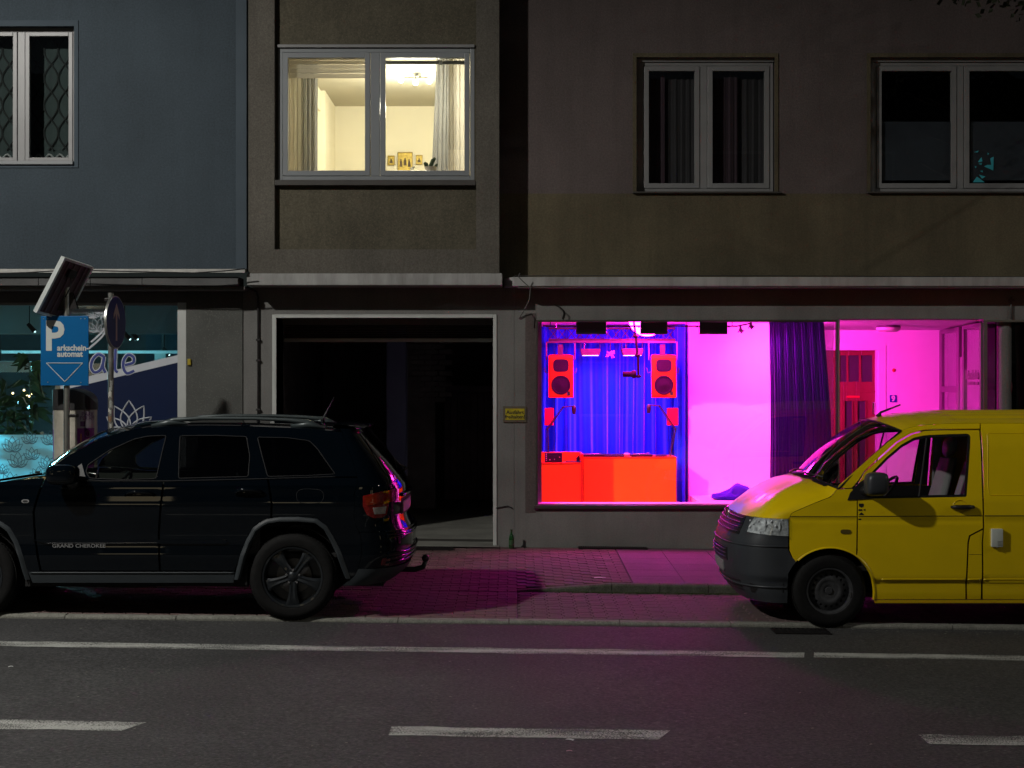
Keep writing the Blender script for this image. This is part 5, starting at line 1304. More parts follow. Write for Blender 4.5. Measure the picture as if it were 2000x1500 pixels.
# spoiler
def spoil(u, v):
    y = -.64+1.28*u; k = 1-(abs(y)/.64)**4*.25
    t = v*2*PI; xa = .33; xb = .30+.34*k
    x = (xa+xb)/2+(xb-xa)/2*math.cos(t); th = .022*(1-.2*math.cos(t)); z = 1.778-.09*(x-.35)-.02*(abs(y)/.64)**2*1.2+th*math.sin(t)
    return (x, y, z)
SUV.mb('roof_spoiler', MB().grid(spoil, 24, 18), M_suv, None, 60)
SUV.mb('brake_light', MB().bbox(.60, .632, -.14, .14, 1.735, 1.752, .004), M_tail_red)
SUV.mb('rear_wiper', MB().tube([(.93, -.02, 1.30), (.97, -.02, 1.335), (.90, .1, 1.36), (.78, .42, 1.45)], [.018, .016, .01, .006], 8), M_black, None, True)
# roof, windscreen, bonnet
redge = dens(upper[:11], .05, False)
rt = sorted([(a, b) for a, b in redge if a > -1.75]); rx_, rz_ = [a for a, b in rt], [b for a, b in rt]
def roofz(x, y):
    ze = np.interp(x, rx_, rz_); w = hw(ze); return ze+.055*(1-(abs(y)/w)**2.4)*min(1, (x+1.75)/.5+.25)
xf0 = rx_[0]
def roof(u, v):
    x = xf0+(.40-xf0)*u; ze = np.interp(x, rx_, rz_); w = hw(ze)*1.0; y = -w+2*w*v; return (x-.16*(1-u)*(1-(y/w)**2), y, roofz(x, y))
SUV.mb('roof', MB().grid(roof, 36, 24), M_suv, None, True)
ap = dens(upper[:6], .05, False)
apx, apz = [a for a, b in ap], [b for a, b in ap]
def wscreen(u, v):
    x = apx[0]+(xf0-apx[0])*u; ze = np.interp(x, apx+rx_, apz+rz_); w = hw(ze)-.012; s = -1+2*v
    return (x-(.20-.04*u)*(1-s*s), w*s, ze+.012+.04*(1-s*s)*u)
SUV.mb('windscreen', MB().grid(wscreen, 20, 20), G_car, None, True)
def bonnet(u, v):
    x0, x1 = -3.52, apx[0]+.03; x = x0+(x1-x0)*u; s = -1+2*v
    zf = float(np.interp(x, [-3.5, -3.3, -2.9, -2.5, -2.2], [.99, 1.045, 1.125, 1.185, 1.215])); w = hw(zf)*s_tap(x)-.004
    return (x-.14*(1-s*s)*(1 if u < .5 else 1), w*s, zf+.055*(1-abs(s)**3)+.015*(math.cos(PI*s)**2 if abs(s) < .5 else 0))
SUV.mb('bonnet', MB().grid(bonnet, 24, 30), M_suv, None, True)
def Sf(s, z):
    th = PI/2*np.clip(s, 0, 2); n = 3.0; sn, cs = max(0., math.sin(th)), math.cos(th); x1 = -3.42; xf = float(np.interp(z, [.2, .4, .7, 1.0, 1.2], [-3.68, -3.78, -3.80, -3.74, -3.6]))
    return (x1+(xf-x1)*sn**(2/n), -hw(z)*s_tap(-3.42)*math.copysign(abs(cs)**(2/n), cs), z)
SUV.mb('front_bumper', MB().grid(lambda u, v: Sf(2*u, .28+.74*v), 50, 16), M_suv, None, 60)
for mr in (False, True): SUV.obj('headlight', patch(Sf, [(.12, .80), (.12, .93), (.6, .96), (.66, .82)], step=.05, off=.008, center=(-2.5, 0, .8), mirror=mr), M_reflector)
for k in range(7): SUV.obj('grille_slot', patch(Sf, [(.74+.078*k, .80), (.74+.078*k, .96), (.79+.078*k, .96), (.79+.078*k, .80)], step=.05, off=.006, center=(-2.5, 0, .8)), M_black)
# roof rails, aerial, wipers, mirror
for mr in (1, -1):
    yv = lambda x: -(hw(np.interp(x, rx_, rz_))-.075)*mr
    zt = lambda x: roofz(x, yv(x))
    xs = [-1.30, -1.15, -.9, -.4, -.1, .10, .22]
    SUV.mb('roof_rail', MB().tube([(x, yv(x), zt(x)+d) for x, d in zip(xs, (.016, .044, .056, .058, .056, .044, .014))], [.014, .024, .019, .017, .019, .027, .014], 10), M_rail, None, True)
    for x0_, x1_ in ((-1.36, -1.02), (-.06, .26)):
        SUV.mb('rail_foot', MB().tube([(x0_, yv(x0_), zt(x0_)+.002), ((x0_+x1_)/2, yv((x0_+x1_)/2), zt((x0_+x1_)/2)+.022), (x1_, yv(x1_), zt(x1_)+.002)], [.014, .036, .014], 10), M_rail, None, True)
    p = Vector(SUV.root.location); mp = sp([(140, 925)])[0]; b0 = Vector(Ss(*sp([(150, 940)])[0]))
    bm_ = bmesh.new(); bmesh.ops.create_uvsphere(bm_, u_segments=28, v_segments=18, radius=1)
    pe = lambda q, e: math.copysign(abs(q)**e, q)
    for v in bm_.verts: v.co = Vector((mp[0]-.03+pe(v.co.x, .6)*.135, (-1.07+pe(v.co.y, .6)*.10+.03*v.co.x)*mr, mp[1]-.0+pe(v.co.z, .55)*.092))
    mo_ = SUV.mb('door_mirror', MB().bm(bm_), M_suv, None, True)
    SUV.mb('mirror_foot', MB().tube([(mp[0]+.03, -1.0*mr, mp[1]-.07), (mp[0]+.02, -.93*mr, mp[1]-.10)], [.05, .055], 10), M_black, mo_, True)
    SUV.mb('mirror_sail', MB().prism([tuple(q) for q in sp([(118, 934), (160, 905), (168, 935)])], lambda a, b: (a, (Ss(a, b)[1]-.006)*mr, b), (0, .004, 0)), M_black, mo_)
SUV.mb('aerial', MB().tube([(.16, 0, roofz(.16, 0)), (.17, 0, roofz(.16, 0)+.04), (.27, 0, roofz(.16, 0)+.235)], [.022, .009, .003], 8), M_black, None, True)
for yb, sgn in ((-.1, 1), (.45, 1)):
    SUV.mb('wiper', MB().tube([(-2.56, yb, 1.30), (-2.50, yb-.3, 1.315), (-2.40, yb-.55, 1.33)], [.012, .010, .007], 6), M_black, None, True)
# interior and underbody
SUV.mb('underbody', MB().box(-3.4, .80, -.60, .60, .27, .62).box(-2.45, -.42, -.87, .87, .30, .56), M_under)
SUV.mb('cabin_floor', MB().box(-2.3, .55, -.85, .85, .565, .60), M_under)
SUV.mb('dashboard', MB().bbox(-2.42, -1.85, -.80, .80, .80, 1.17, .08), M_black, None, 50)
for y in (-.38, .38): seat(SUV, -1.52, y, .62, M_seat_dark)
for y in (-.4, .4): seat(SUV, -.55, y, .66, M_seat_dark)
steering(SUV, -1.70, -.38, 1.14)
SUV.mb('inner_mirror', MB().bbox(-1.66, -1.62, -.12, .12, 1.58, 1.65, .02), M_black, None, 50)
SUV.mb('headliner', MB().grid(lambda u, v: (-1.45+1.75*u, -.6+1.2*v, roofz(-1.45+1.75*u, 0)-.10), 6, 6), M_seat_dark)
for mr in (1, -1):
    SUV.mb('door_card', MB().box(-2.25, -.30, -.90*mr, -.88*mr, .60, 1.235), M_seat_dark)
    SUV.mb('inner_handle', MB().tube([(-1.50, -.872*mr*1.0, 1.13), (-1.44, -.872*mr, 1.16), (-1.22, -.872*mr, 1.16), (-1.17, -.872*mr, 1.12), (-1.24, -.872*mr, 1.09), (-1.46, -.872*mr, 1.09), (-1.50, -.872*mr, 1.13)], .006, 6), M_chrome, None, True)
    for cx in (0., -2.915):
        SUV.mb('wheel_well', MB().lathe([(.46, -.92*mr), (.46, -.60*mr), (0, -.60*mr)], (cx+rw[0], 0, rw[1]), 'y', 30, PI), M_under, None, 40, recalc=False)
R_s = rw[1]
for cx in (rw[0], fwc[0]):
    for mr in (-1, 1): wheel(SUV, cx, mr*.815, .392, .392, .272, .265, 'alloy', mr)
SUV.mb('tow_bar', MB().tube([(.72, .12, .345), (1.04, .12, .335), (1.13, .12, .36), (1.15, .12, .42)], [.03, .028, .026, .024], 10), M_black, None, True)
SUV.mb('tow_ball_cap', MB().sphere((1.15, .12, .445), .036, 14, 10, (1, 1, 1.1)), M_black, None, True)
# ------------------------------------------------------------------ yellow van
M_van = mat('van_yellow', (.90, .635, .001), .32, var=.05, vscale=2, coat=.6, stain=.08, stain_col=(.3, .2, .01))
M_bumper = mat('bumper_grey', (.040, .045, .052), .42, var=.1, vscale=5, bump=.08, bscale=120)
XV = PX(1620, 13.96); VZ = .010+gz(XV)
van_root = thing('parked_van', 'yellow panel van parked in front of the pink lit entry', 'van', (XV, 14.90, VZ))
VAN = Car(van_root, XV, 14.90, VZ)
vhw = smooth_fn([.1, .22, .30, .415, .445, .7, .95, .985, 1.0, 1.15, 1.25, 1.45, 1.65, 1.80, 1.9, 2.0], [.885, .908, .922, .928, .953, .955, .952, .945, .950, .94, .92, .885, .84, .79, .72, .6], .009)
def v_tap(x):
    a = max(0, (.35-x))/.75; return 1-.035*min(a, 1.5)**2
def Vs(x, z): return (x, -vhw(z)*v_tap(x), z)
v_xf = smooth_fn([.15, .23, .30, .372, .482, .596, .70, .755, .82, .894, 1.0, 1.06, 1.2], [-.66, -.74, -.80, -.84, -.872, -.885, -.885, -.878, -.845, -.80, -.745, -.70, -.6], .018)
VX1 = -.372
def Vf(s, z):
    th = PI/2*np.clip(s, 0, 2); n = 2.75; sn, cs = max(0., math.sin(th)), math.cos(th)
    return (VX1+(v_xf(z)-VX1)*sn**(2/n), -vhw(z)*v_tap(VX1)*math.copysign(abs(cs)**(2/n), cs), z)
vp = lambda pts: VAN.poly(Vs, pts)
CV = (1.5, 0, 1.0)
def vboth(name, q, m, holes=(), ins=.0028, **k):
    return VAN.both(name, Vs, inset(q, ins), m, holes=holes, center=CV, **k)
wc = vp([(1620, 1157)])[0]
def arc(r, a0, a1, n=16, c=None):
    c = c or wc; return [(c[0]+r*math.cos(math.radians(a)), c[1]+r*math.sin(math.radians(a))) for a in np.linspace(a0, a1, n)]
RA = 88.5/213.5
pil = vp([(1640, 945.5), (1700, 892), (1759, 841), (1775, 835), (1800, 830), (1850, 827), (1914, 826.5), (1914, 837.5), (1827, 838.2), (1804, 839.5), (1780, 846.5), (1752, 862.5), (1715, 896), (1688.5, 920), (1677, 938), (1664, 953), (1634, 954.5)])
vboth('a_pillar', pil, M_van, step=.035)
xd = vp([(1676, 1083)])[0]
ang_d = math.degrees(math.atan2(xd[1]-wc[1], xd[0]-wc[0]))
zsill = vp([(1800, 1172)])[0][1]
ang_s = math.degrees(math.asin((zsill+.0-wc[1])/RA))
fender_v = vp([(1635, 955.5), (1664, 954), (1671, 960), (1674, 979)]) + arc(RA, ang_d+1, 138, 14)[0:] 
fender_v = fender_v + vp([(1548, 1090), (1541.5, 1075), (1541, 1016), (1546, 1002), (1585, 985), (1623, 970)])
vboth('front_wing', fender_v, M_van, step=.03)
door_v = vp([(1678, 940), (1688.5, 922), (1715, 898), (1752, 864.5), (1780, 848.5), (1804, 841.5), (1827, 840), (1913, 839.5), (1919, 974), (1920, 1032), (1893, 1046), (1890, 1060), (1887, 1130), (1886, 1171)]) + [(wc[0]+RA*math.cos(math.radians(ang_s)), zsill+.004)] + arc(RA, ang_s, ang_d, 14) + vp([(1675, 1075), (1675, 980), (1673, 958)])
win_v = vp([(1686, 946), (1700, 925), (1730, 894), (1760, 868.5), (1785, 854.5), (1806, 850), (1850, 848), (1890, 847), (1895.5, 851), (1893, 900), (1888, 970.5), (1760, 973), (1692, 974), (1686, 964)])
door_o = vboth('front_door', door_v, M_van, holes=[rloc(win_v)], step=.035)
seal_in = inset(rloc(win_v), .022)
VAN.both('window_seal', Vs, rloc(win_v), M_rubber, holes=[seal_in], step=.03, off=-.003, center=CV)
VAN.both('door_window', Vs, seal_in, G_carvan, step=.06, off=-.008, thick=.001, center=CV)
for mr in (1, -1):
    a, b = vp([(1810, 856), (1795, 970)]); pa, pb = Vector(Vs(*a)), Vector(Vs(*b))
    VAN.mb('window_divider', MB().tube([(pa.x, (pa.y+.004)*mr, pa.z), (pb.x, (pb.y+.004)*mr, pb.z)], .009, 6), M_rubber)
step_v = vp([(1920, 1034.5), (1895.5, 1047), (1892.5, 1060), (1889.5, 1130), (1888.5, 1171), (1916, 1171), (1918, 1060)])
vboth('step_panel', step_v, M_van, step=.04)
R0 = 3.0; rc = (wc[0]+R0, wc[1])
rear_v = vp([(1914.8, 826.5), (2100, 826), (2300, 826)]) + [(3.78, vp([(2300, 826)])[0][1]), (3.82, 1.4), (3.84, .9), (3.84, .30)] + [(rc[0]+RA*math.cos(math.radians(ang_s)), zsill)] + arc(RA, ang_s, 180-ang_s, 26, rc) + vp([(1919, 1171), (1920, 1060), (1922, 1033), (1921.5, 974), (1915.5, 838)])
vboth('cargo_side', rear_v, M_van, step=.05)
sill_v = [(wc[0]+RA*math.cos(math.radians(ang_s)), zsill-.002), (rc[0]-RA, zsill-.002), (rc[0]-RA, zsill-.028), (wc[0]+RA, zsill-.028)]
VAN.both('sill', Vs, sill_v, M_van, step=.06, center=CV)
def vt(pts, r, m, name, off=.001, closed=False, both=False): edge_tube(Vs, pts, r, m, name, off, closed, both, VAN)
# pressed panel, creases, grooves
vt(rloc(vp([(1928, 846), (2180, 846), (2180, 967), (1932, 967), (1929.5, 950)])), .0045, M_van, 'pressed_panel_edge', -.001, True)
M_groove = mat('panel_gap', (.02, .015, .004), .8)
vt(vp([(1543, 1009), (1674, 1009)]), .0035, M_groove, 'body_groove', -.0005); vt(vp([(1677, 1008.5), (1919, 1007.5)]), .0035, M_groove, 'body_groove', -.0005); vt(vp([(1923, 1007.5), (2300, 1007)]), .0035, M_groove, 'body_groove', -.0005)
for a, b in ((1722, 1885), (1890.5, 1915.5), (1921, 2160)): vt(vp([(a, 1131.5), (b, 1131.5)]), .006, M_van, 'body_crease', -.0005)
vt(vp([(1893, 1083), (1918, 1083)]), .002, M_groove, 'panel_line', -.0003)
# flared lip round the front wheel
band(Vs, arc(RA+.006, ang_s, 135, 24), .02, wc, M_van, 'arch_lip', VAN, .006)
# blinker, stickers, key box, handle
bl = vp([(1643, 1034), (1660, 1034), (1662, 1038), (1660, 1042.5), (1643, 1042.5), (1641, 1038)])
VAN.both('side_indicator', Vs, rnd(bl, 1), mat('indicator_smoke', (.12, .09, .02), .15, coat=1), off=.006, step=.02, center=CV)
M_ink = mat('sticker_black', (.015, .014, .012), .5)
st = VAN.mb('door_sticker', MB(), M_ink) if False else None
for q in ([(1677.5, 983.5), (1687, 983.5), (1687, 989), (1682.5, 991.5), (1677.5, 989)], [(1676.5, 994.5), (1684, 994.5), (1684, 997.8), (1676.5, 997.8)], [(1685, 996), (1690, 994), (1690, 998)], [(1677, 1006), (1680, 1002.5), (1683, 1000.5), (1686, 1003.5), (1688, 1006)], [(1676.5, 1013), (1682, 1013), (1682, 1015.8), (1676.5, 1015.8)]):
    VAN.obj('door_sticker', patch(Vs, vp(q), off=.002, step=.02, thick=.001, center=CV), M_ink)
kb = vp([(1935, 1033), (1957, 1032.5), (1957, 1067), (1935, 1067.5)])
kc = Vector(Vs(*vp([(1946, 1050)])[0])); 
kbo = VAN.mb('key_box', MB().bbox(kc.x-.051, kc.x+.051, kc.y-.035, kc.y+.004, kc.z-.082, kc.z+.082, .006), mat('key_box_white', (.62, .66, .60), .5), None, 50)
for i in range(4): VAN.mb('vent_rib', MB().box(kc.x-.0, kc.x+.045, kc.y-.0365, kc.y-.0352, kc.z-.07+i*.012, kc.z-.066+i*.012), M_conc, kbo)
VAN.mb('key_box_knob', MB().sphere((kc.x, kc.y-.03, kc.z-.086), .008, 8, 6), M_chrome, kbo, True)
for mr in (1, -1):
    h0 = Vector(Vs(*vp([(1857, 990)])[0])); h1 = Vector(Vs(*vp([(1901, 990)])[0])); hm = (h0+h1)/2
    VAN.mb('door_handle', MB().tube([(h0.x, (h0.y-.008)*mr, h0.z), (h0.x+.04, (h0.y-.035)*mr, h0.z), (h1.x-.05, (h1.y-.035)*mr, h1.z), (h1.x, (h1.y-.012)*mr, h1.z)], [.012, .020, .022, .016], 10), M_black, None, True)
    VAN.mb('handle_dish', MB().lathe([(.062, -.001), (.066, .002), (.058, .003)], (hm.x-.02, hm.y*mr, hm.z), 'y', 28), M_van, None, True)
    VAN.mb('lock', MB().cyl((h1.x-.02, (h1.y-.030)*mr, h1.z+.002), .012, -.006*mr, 'y', 12), M_chrome)
# front end
def vgrid(name, s0, s1, z0, z1, m, n=50, k=16, off=0., parent=None):
    def fn(u, v):
        s, z = s0+(s1-s0)*u, z0+(z1-z0)*v; p = Vector(Vf(s, z)); c = Vector((VX1+.2, 0, z)); return p+(p-c).normalized()*off
    return VAN.mb(name, MB().grid(fn, n, k), m, parent, 60)
bump = vgrid('front_bumper', 0, 2, .215, .985, M_bumper, 72, 30)
def bside(z): return VX1
bs = [(VX1, .98), (VX1, .215)] + [(wc[0]-math.sqrt(max(0, RA**2-(z-wc[1])**2)), z) for z in np.linspace(.215, vp([(1552, 1096)])[0][1], 10)] + vp([(1546, 1088), (1539.5, 1075), (1539, 1016)])
VAN.both('bumper_corner', Vs, bs, M_bumper, step=.03, center=CV)
for zz, of, r in ((.735, .004, .007), (.36, .004, .009)):
    pts = []
    for s in np.linspace(0, 2, 60): p = Vector(Vf(s, zz)); pts.append(p+(p-Vector((VX1+.2, 0, zz))).normalized()*of)
    VAN.mb('bumper_rib', MB().tube(pts, r, 8), M_bumper, bump, True)
def fpatch(name, pts, m, off, parent=None, mirror=(False, True), step=.03, **k):
    r = None
    for mr in mirror:
        o = VAN.obj(name, patch(Vf, pts, step=step, off=off, center=(.4, 0, .7), mirror=mr, **k), m, parent); r = r or o
    return r
ivf = lambda pts, g: [VAN.inv(Vf, a, b, g) for a, b in pts]
hl = ivf([(1474, 1009.5), (1505, 1011.5), (1538.5, 1013.5), (1538, 1048.5), (1500, 1045.5), (1459, 1039.5), (1464, 1025)], (.35, .9))
fpatch('headlight_bowl', inset(hl, .004), mat('headlight_sparkle', (.60, .63, .66), .3, .15, var=.6, vscale=26, bump=.5, bscale=14), .004)  # bowl sparkle painted as light and dark mottling
hlens = fpatch('headlight', hl, M_lens_clear, .022, thick=.02)
for k_, (s_, z_, r) in enumerate(((.30, .87, .055), (.20, .86, .045))):
    for mr in (1, -1):
        p = Vector(Vf(*(ivf([(1496, 1027)], (.35, .88))[0] if k_ == 0 else ivf([(1524, 1029)], (.2, .88))[0]))); d = (p-Vector((.3, -.2, p.z))).normalized()
        VAN.mb('headlight_reflector', MB().sphere((p.x+d.x*.004, (p.y+d.y*.004)*mr, p.z), r, 16, 12, (.35, .35, 1) if False else (.25, .2, 1)), MATS['headlight_sparkle'], None, True)
rr_ = random.Random(9)
for i in range(16):
    q = ivf([(1466+72*rr_.random(), 1014+30*rr_.random())], (.3, .88))[0]
    p = Vector(Vf(*q)); d = (p-Vector((.3, -.2, p.z))).normalized()*.012
    for mr in (1, -1): VAN.mb('painted_sparkle', MB().sphere((p.x+d.x, (p.y+d.y)*mr, p.z), .004+.009*rr_.random(), 10, 6), mat('sparkle_white', (.9, .92, .95), .3), hlens, True)  # white matte beads painted in as headlight glints
gr_ = [(.60, .82), (.62, .985), (1.38, .985), (1.40, .82)]
fpatch('grille', gr_, M_black, .006, mirror=(False,))
for k in range(4): 
    z = .845+.040*k; VAN.mb('grille_bar', MB().tube([Vector(Vf(s, z))+Vector((-.016, 0, 0)) for s in np.linspace(.62, 1.38, 30)], .008, 6), M_bumper, None, True)
em = Vector(Vf(1, .955)); VAN.mb('emblem', MB().lathe([(.075, -.03), (.08, -.02), (.06, -.024), (.0, -.022)], (em.x+.0, em.y, em.z), 'x', 28), M_chrome, None, 40)
fpatch('lower_intake', [(.76, .56), (.76, .68), (1.24, .68), (1.24, .56)], M_black, .005, mirror=(False,))
for k in range(3): VAN.mb('intake_bar', MB().tube([Vector(Vf(s, .59+.035*k))+Vector((-.013, 0, 0)) for s in np.linspace(.77, 1.23, 24)], .006, 6), M_bumper, None, True)
fpatch('number_plate', [(.885, .44), (.885, .54), (1.115, .54), (1.115, .44)], MATS['plate_white'], .012, mirror=(False,))
for k in range(4): fpatch('lower_slot', [(.56, .30+.028*k), (.56, .315+.028*k), (.95, .315+.028*k), (.95, .30+.028*k)], M_black, .003)
fpatch('fog_recess', [(.30, .345), (.33, .37), (.40, .39), (.44, .30), (.38, .30)], M_black, .003)
# bonnet, windscreen, roof
ZH = .99
Bn = VAN.inv(Vs, 1634, 955, (.07, 1.22)); bz_side = Bn[1]; by_side = -Vs(*Bn)[1]
def cowl(s):                                     # s in [-1,1]
    q = 1-abs(s)**2.2; return Vector((Bn[0]-.19*q, by_side*s, bz_side+.085*q))
hedge = [Vector(Vs(*q)) for q in vp([(1541, 1013), (1546, 1001.5), (1585, 984.5), (1623, 969.5), (1634.5, 955.3)])]
hl_ = np.cumsum([0]+[(hedge[i+1]-hedge[i]).length for i in range(4)]); hl_ = hl_/hl_[-1]
def hed(v, sg): return Vector((np.interp(v, hl_, [p.x for p in hedge]), -sg*np.interp(v, hl_, [p.y for p in hedge]), np.interp(v, hl_, [p.z for p in hedge])))
def bon(u, v):
    s = -1+2*u; th = (s+1)                       # front surface parameter 0..2
    # concentrate samples: map s to the front parameter so that side edges meet the wing
    a = Vector(Vf(th, ZH)); b = cowl(s)
    m = (a+b)/2+Vector((-.03, 0, .075*(1-abs(s)**4)+.022)); 
    ridge = .018*math.exp(-((abs(s)-.55)/.10)**2)*math.sin(PI*v)
    p = a*(1-v)**2+m*2*v*(1-v)+b*v*v; p.z += ridge
    e0 = 1 if s > 0 else -1; a1 = Vector(Vf(e0+1, ZH)); b1 = cowl(e0); m1 = (a1+b1)/2+Vector((-.03, 0, .022)); pe_ = a1*(1-v)**2+m1*2*v*(1-v)+b1*v*v
    return p+(hed(v, e0)-pe_)*abs(s)**5
VAN.mb('bonnet', MB().grid(bon, 60, 20), M_van, None, True)
Tn = VAN.inv(Vs, 1760, 841.5, (.72, 1.76)); ty = -Vs(*Tn)[1]
def topc(s):
    q = 1-abs(s)**2.2; return Vector((Tn[0]-.14*q, ty*s, Tn[1]+.085*q))
def wsv(u, v):
    s = -1+2*u; a, b = cowl(s)+Vector((.02, 0, .004)), topc(s); p = a*(1-v)+b*v; return p+Vector((-.03, 0, .035))*math.sin(PI*v)*(1-s**4*.8)
VAN.mb('windscreen', MB().grid(wsv, 30, 14), G_carvan, None, True)
VAN.mb('windscreen_seal', MB().tube([wsv(u, 0) for u in np.linspace(0, 1, 40)], .012, 6), M_rubber, None, True); VAN.mb('windscreen_seal', MB().tube([wsv(u, 1) for u in np.linspace(0, 1, 40)], .010, 6), M_rubber, None, True)
for e in (0, 1): VAN.mb('windscreen_seal', MB().tube([wsv(e, v) for v in np.linspace(0, 1, 16)], .009, 6), M_rubber, None, True)
VAN.mb('cowl_panel', MB().grid(lambda u, v: cowl(-.86+1.72*u)+Vector((.02-.055*v, 0, .006-.012*v)), 30, 3), M_rubber)
red = vp([(1760, 841), (1775, 835), (1800, 830), (1850, 827), (1914, 826.5), (2100, 826), (2300, 826)])+[(3.80, vp([(2300, 826)])[0][1])]
vrx, vrz = [a for a, b in red], [b for a, b in red]
def vroof(u, v):
    x = Tn[0]+(3.80-Tn[0])*u**1.6; s = -1+2*v; ze = np.interp(x, vrx, vrz); w = vhw(ze)*v_tap(x)
    q = 1-abs(s)**2.2; k = min(1, (x-Tn[0])/.5)
    rib = .006*math.cos(s*PI*9)*min(1, max(0, (x-1.15)/.12))*(1 if abs(s) < .85 else 0)
    return (x-.14*q*(1-u)**6, w*s, ze+(.085+.02*k)*q+rib)
VAN.mb('roof', MB().grid(vroof, 50, 110), M_van, None, True)
ax_, ay_ = VAN.X0, 0
apt = Vector(vroof(.10, .5)); 
VAN.mb('aerial', MB().tube([apt+Vector((-.02, 0, -.01)), apt+Vector((.0, 0, .035)), apt+Vector((.19, 0, .11))], [.035, .012, .007], 8), M_black, None, True)
# rear closure
VAN.mb('rear_doors', MB().grid(lambda u, v: (3.84+.09*(1-abs(2*v-1)**6)*(1-.3*u**3), -vhw(.3+1.50*u)*(1-2*v), .3+1.50*u), 16, 16), M_van, None, True)
VAN.mb('rear_bumper', MB().bbox(3.84, 3.99, -.90, .90, .28, .50, .05), M_bumper, None, 50)
for mr in (1, -1): VAN.mb('tail_light', MB().bbox(3.86, 3.93, mr*.80, mr*.90, .9, 1.25, .02), M_tail_red, None, 50)
# mirrors, wipers, interior, underbody, wheels
for mr in (1, -1):
    ms = vp([(1655, 977), (1660, 963), (1678, 943), (1704, 924), (1704, 974)])
    VAN.obj('mirror_sail', patch(Vs, ms, off=.010, step=.03, mirror=mr < 0, center=CV), M_black)
    mc = vp([(1709, 945)])[0]
    bm_ = bmesh.new(); bmesh.ops.create_uvsphere(bm_, u_segments=28, v_segments=18, radius=1)
    for v in bm_.verts: v.co = Vector((mc[0]-.025+pe(v.co.x, .5)*.10+.01*v.co.z, (-1.06+pe(v.co.y, .5)*.11)*mr, mc[1]+.008+pe(v.co.z, .55)*.105))
    mo_ = VAN.mb('door_mirror', MB().bm(bm_), M_bumper, None, True)
    VAN.mb('mirror_arm', MB().tube([(mc[0]-.06, -1.0*mr, mc[1]-.055), (mc[0]-.10, -.91*mr, mc[1]-.065)], [.045, .05], 10), M_black, mo_, True)
for s0, s1 in ((-.72, .02), (-.12, .55)):
    a = cowl(s0)+Vector((-.02, 0, .02)); VAN.mb('wiper', MB().tube([cowl(s1)+Vector((-.03, 0, .01)), wsv((s1+s0)/4+.5, .02)+Vector((-.03, 0, .02)), wsv((s0+1)/2, .05)+Vector((-.02, 0, .015))], [.014, .011, .007], 6), M_black, None, True)
VAN.mb('underbody', MB().box(-.55, 3.8, -.55, .55, .26, .62).box(.50, 2.5, -.88, .88, .28, .50), M_under)
VAN.mb('cabin_floor', MB().box(-.2, 1.9, -.88, .88, .51, .55), M_under)
VAN.mb('bulkhead', MB().prism([(-.86, .55), (.86, .55), (.86, 1.2), (.72, 1.80), (-.72, 1.80), (-.86, 1.2)], lambda a, b: (1.78, a, b), (.03, 0, 0)), M_seat_dark)
VAN.mb('dashboard', MB().bbox(-.05, .42, -.85, .85, .70, 1.20, .08), M_black, None, 50)
for q in (-1, 1): VAN.mb('door_card', MB().box(.3, 1.45, q*.915, q*.895, .56, 1.17), M_black)
VAN.both('inner_trim', Vs, inset(door_v[:9], .012)+[(Vs(*door_v[8])[0]*0+1.40, 1.19), (.45, 1.19)], M_black, holes=[inset(rloc(win_v), -.004)], step=.06, off=-.024, thick=.001, center=CV)
VAN.both('inner_trim', Vs, inset(pil, .006), M_black, step=.06, off=-.022, thick=.001, center=CV)
VAN.mb('headliner', MB().grid(lambda u, v: (.70+1.05*u, -.66+1.32*v, 1.775+.03*math.sin(PI*v)), 6, 8), M_seat)
seat(VAN, .88, -.42, .72, M_seat); seat(VAN, .88, .42, .72, M_seat)
steering(VAN, .60, -.42, 1.19, .20, .75)
for q in (-1, 1): VAN.mb('b_pillar_trim', MB().prism([(.80, .8), (.86, .8), (.86, 1.2), (.77, 1.66), (.72, 1.66), (.80, 1.2)], lambda a, b: (1.42, q*a, b), (.06, 0, 0)), MATS['seat_grey'])
VAN.mb('seat_belt', MB().grid(lambda u, v: (1.42-.05*u+.02*v, -.80+.0*u, 1.62-.75*u), 8, 1), M_seat_dark)
for mr in (1, -1):
    for cx in (wc[0], rc[0]): VAN.mb('wheel_well', MB().lathe([(RA+.01, -.90*mr), (RA+.01, -.55*mr), (0, -.55*mr)], (cx, 0, wc[1]), 'y', 30, PI), M_under, None, 40, recalc=False)
Rv = 71/214.3
for cx in (wc[0], rc[0]):
    for mr in (-1, 1): wheel(VAN, cx, mr*.838, Rv, Rv, .208, .205, 'steel', mr)
# ------------------------------------------------------------------ street furniture
M_sign_blue = mat('sign_blue', (.001, .115, .32), .4, spec=.2, var=.05)
M_sign_blue_dk = mat('sign_blue_dark', (.012, .02, .17), .35, var=.05)
M_sign_white = mat('sign_white', (.55, .58, .55), .45, var=.03)
M_galv = mat('galvanised', (.40, .41, .38), .33, .85, var=.15, vscale=9)
YS1 = 16.5
def ground_at(x, y): return swz(x, y)
px0, px1 = PX(79.5, YS1), PX(173, YS1); sz0, sz1 = PZ(753, YS1), PZ(617, YS1)
pcx = PX(127, YS1)
t = thing('parking_sign', 'blue parking ticket sign on a steel post with a tilted solar panel on top', 'sign', (pcx, YS1+.06, ground_at(pcx, YS1)))
MB().tube([(pcx, YS1+.06, ground_at(pcx, YS1)-.05), (pcx, YS1+.06, PZ(560, YS1))], .033, 18).build('post', M_galv, t, 50)
MB().bbox(px0, px1, YS1-.004, YS1+.012, sz0, sz1, .004).build('sign_plate', M_sign_blue, t)
def onS(px, py, y=YS1-.006): return (PX(px, y), y, PZ(py, y))
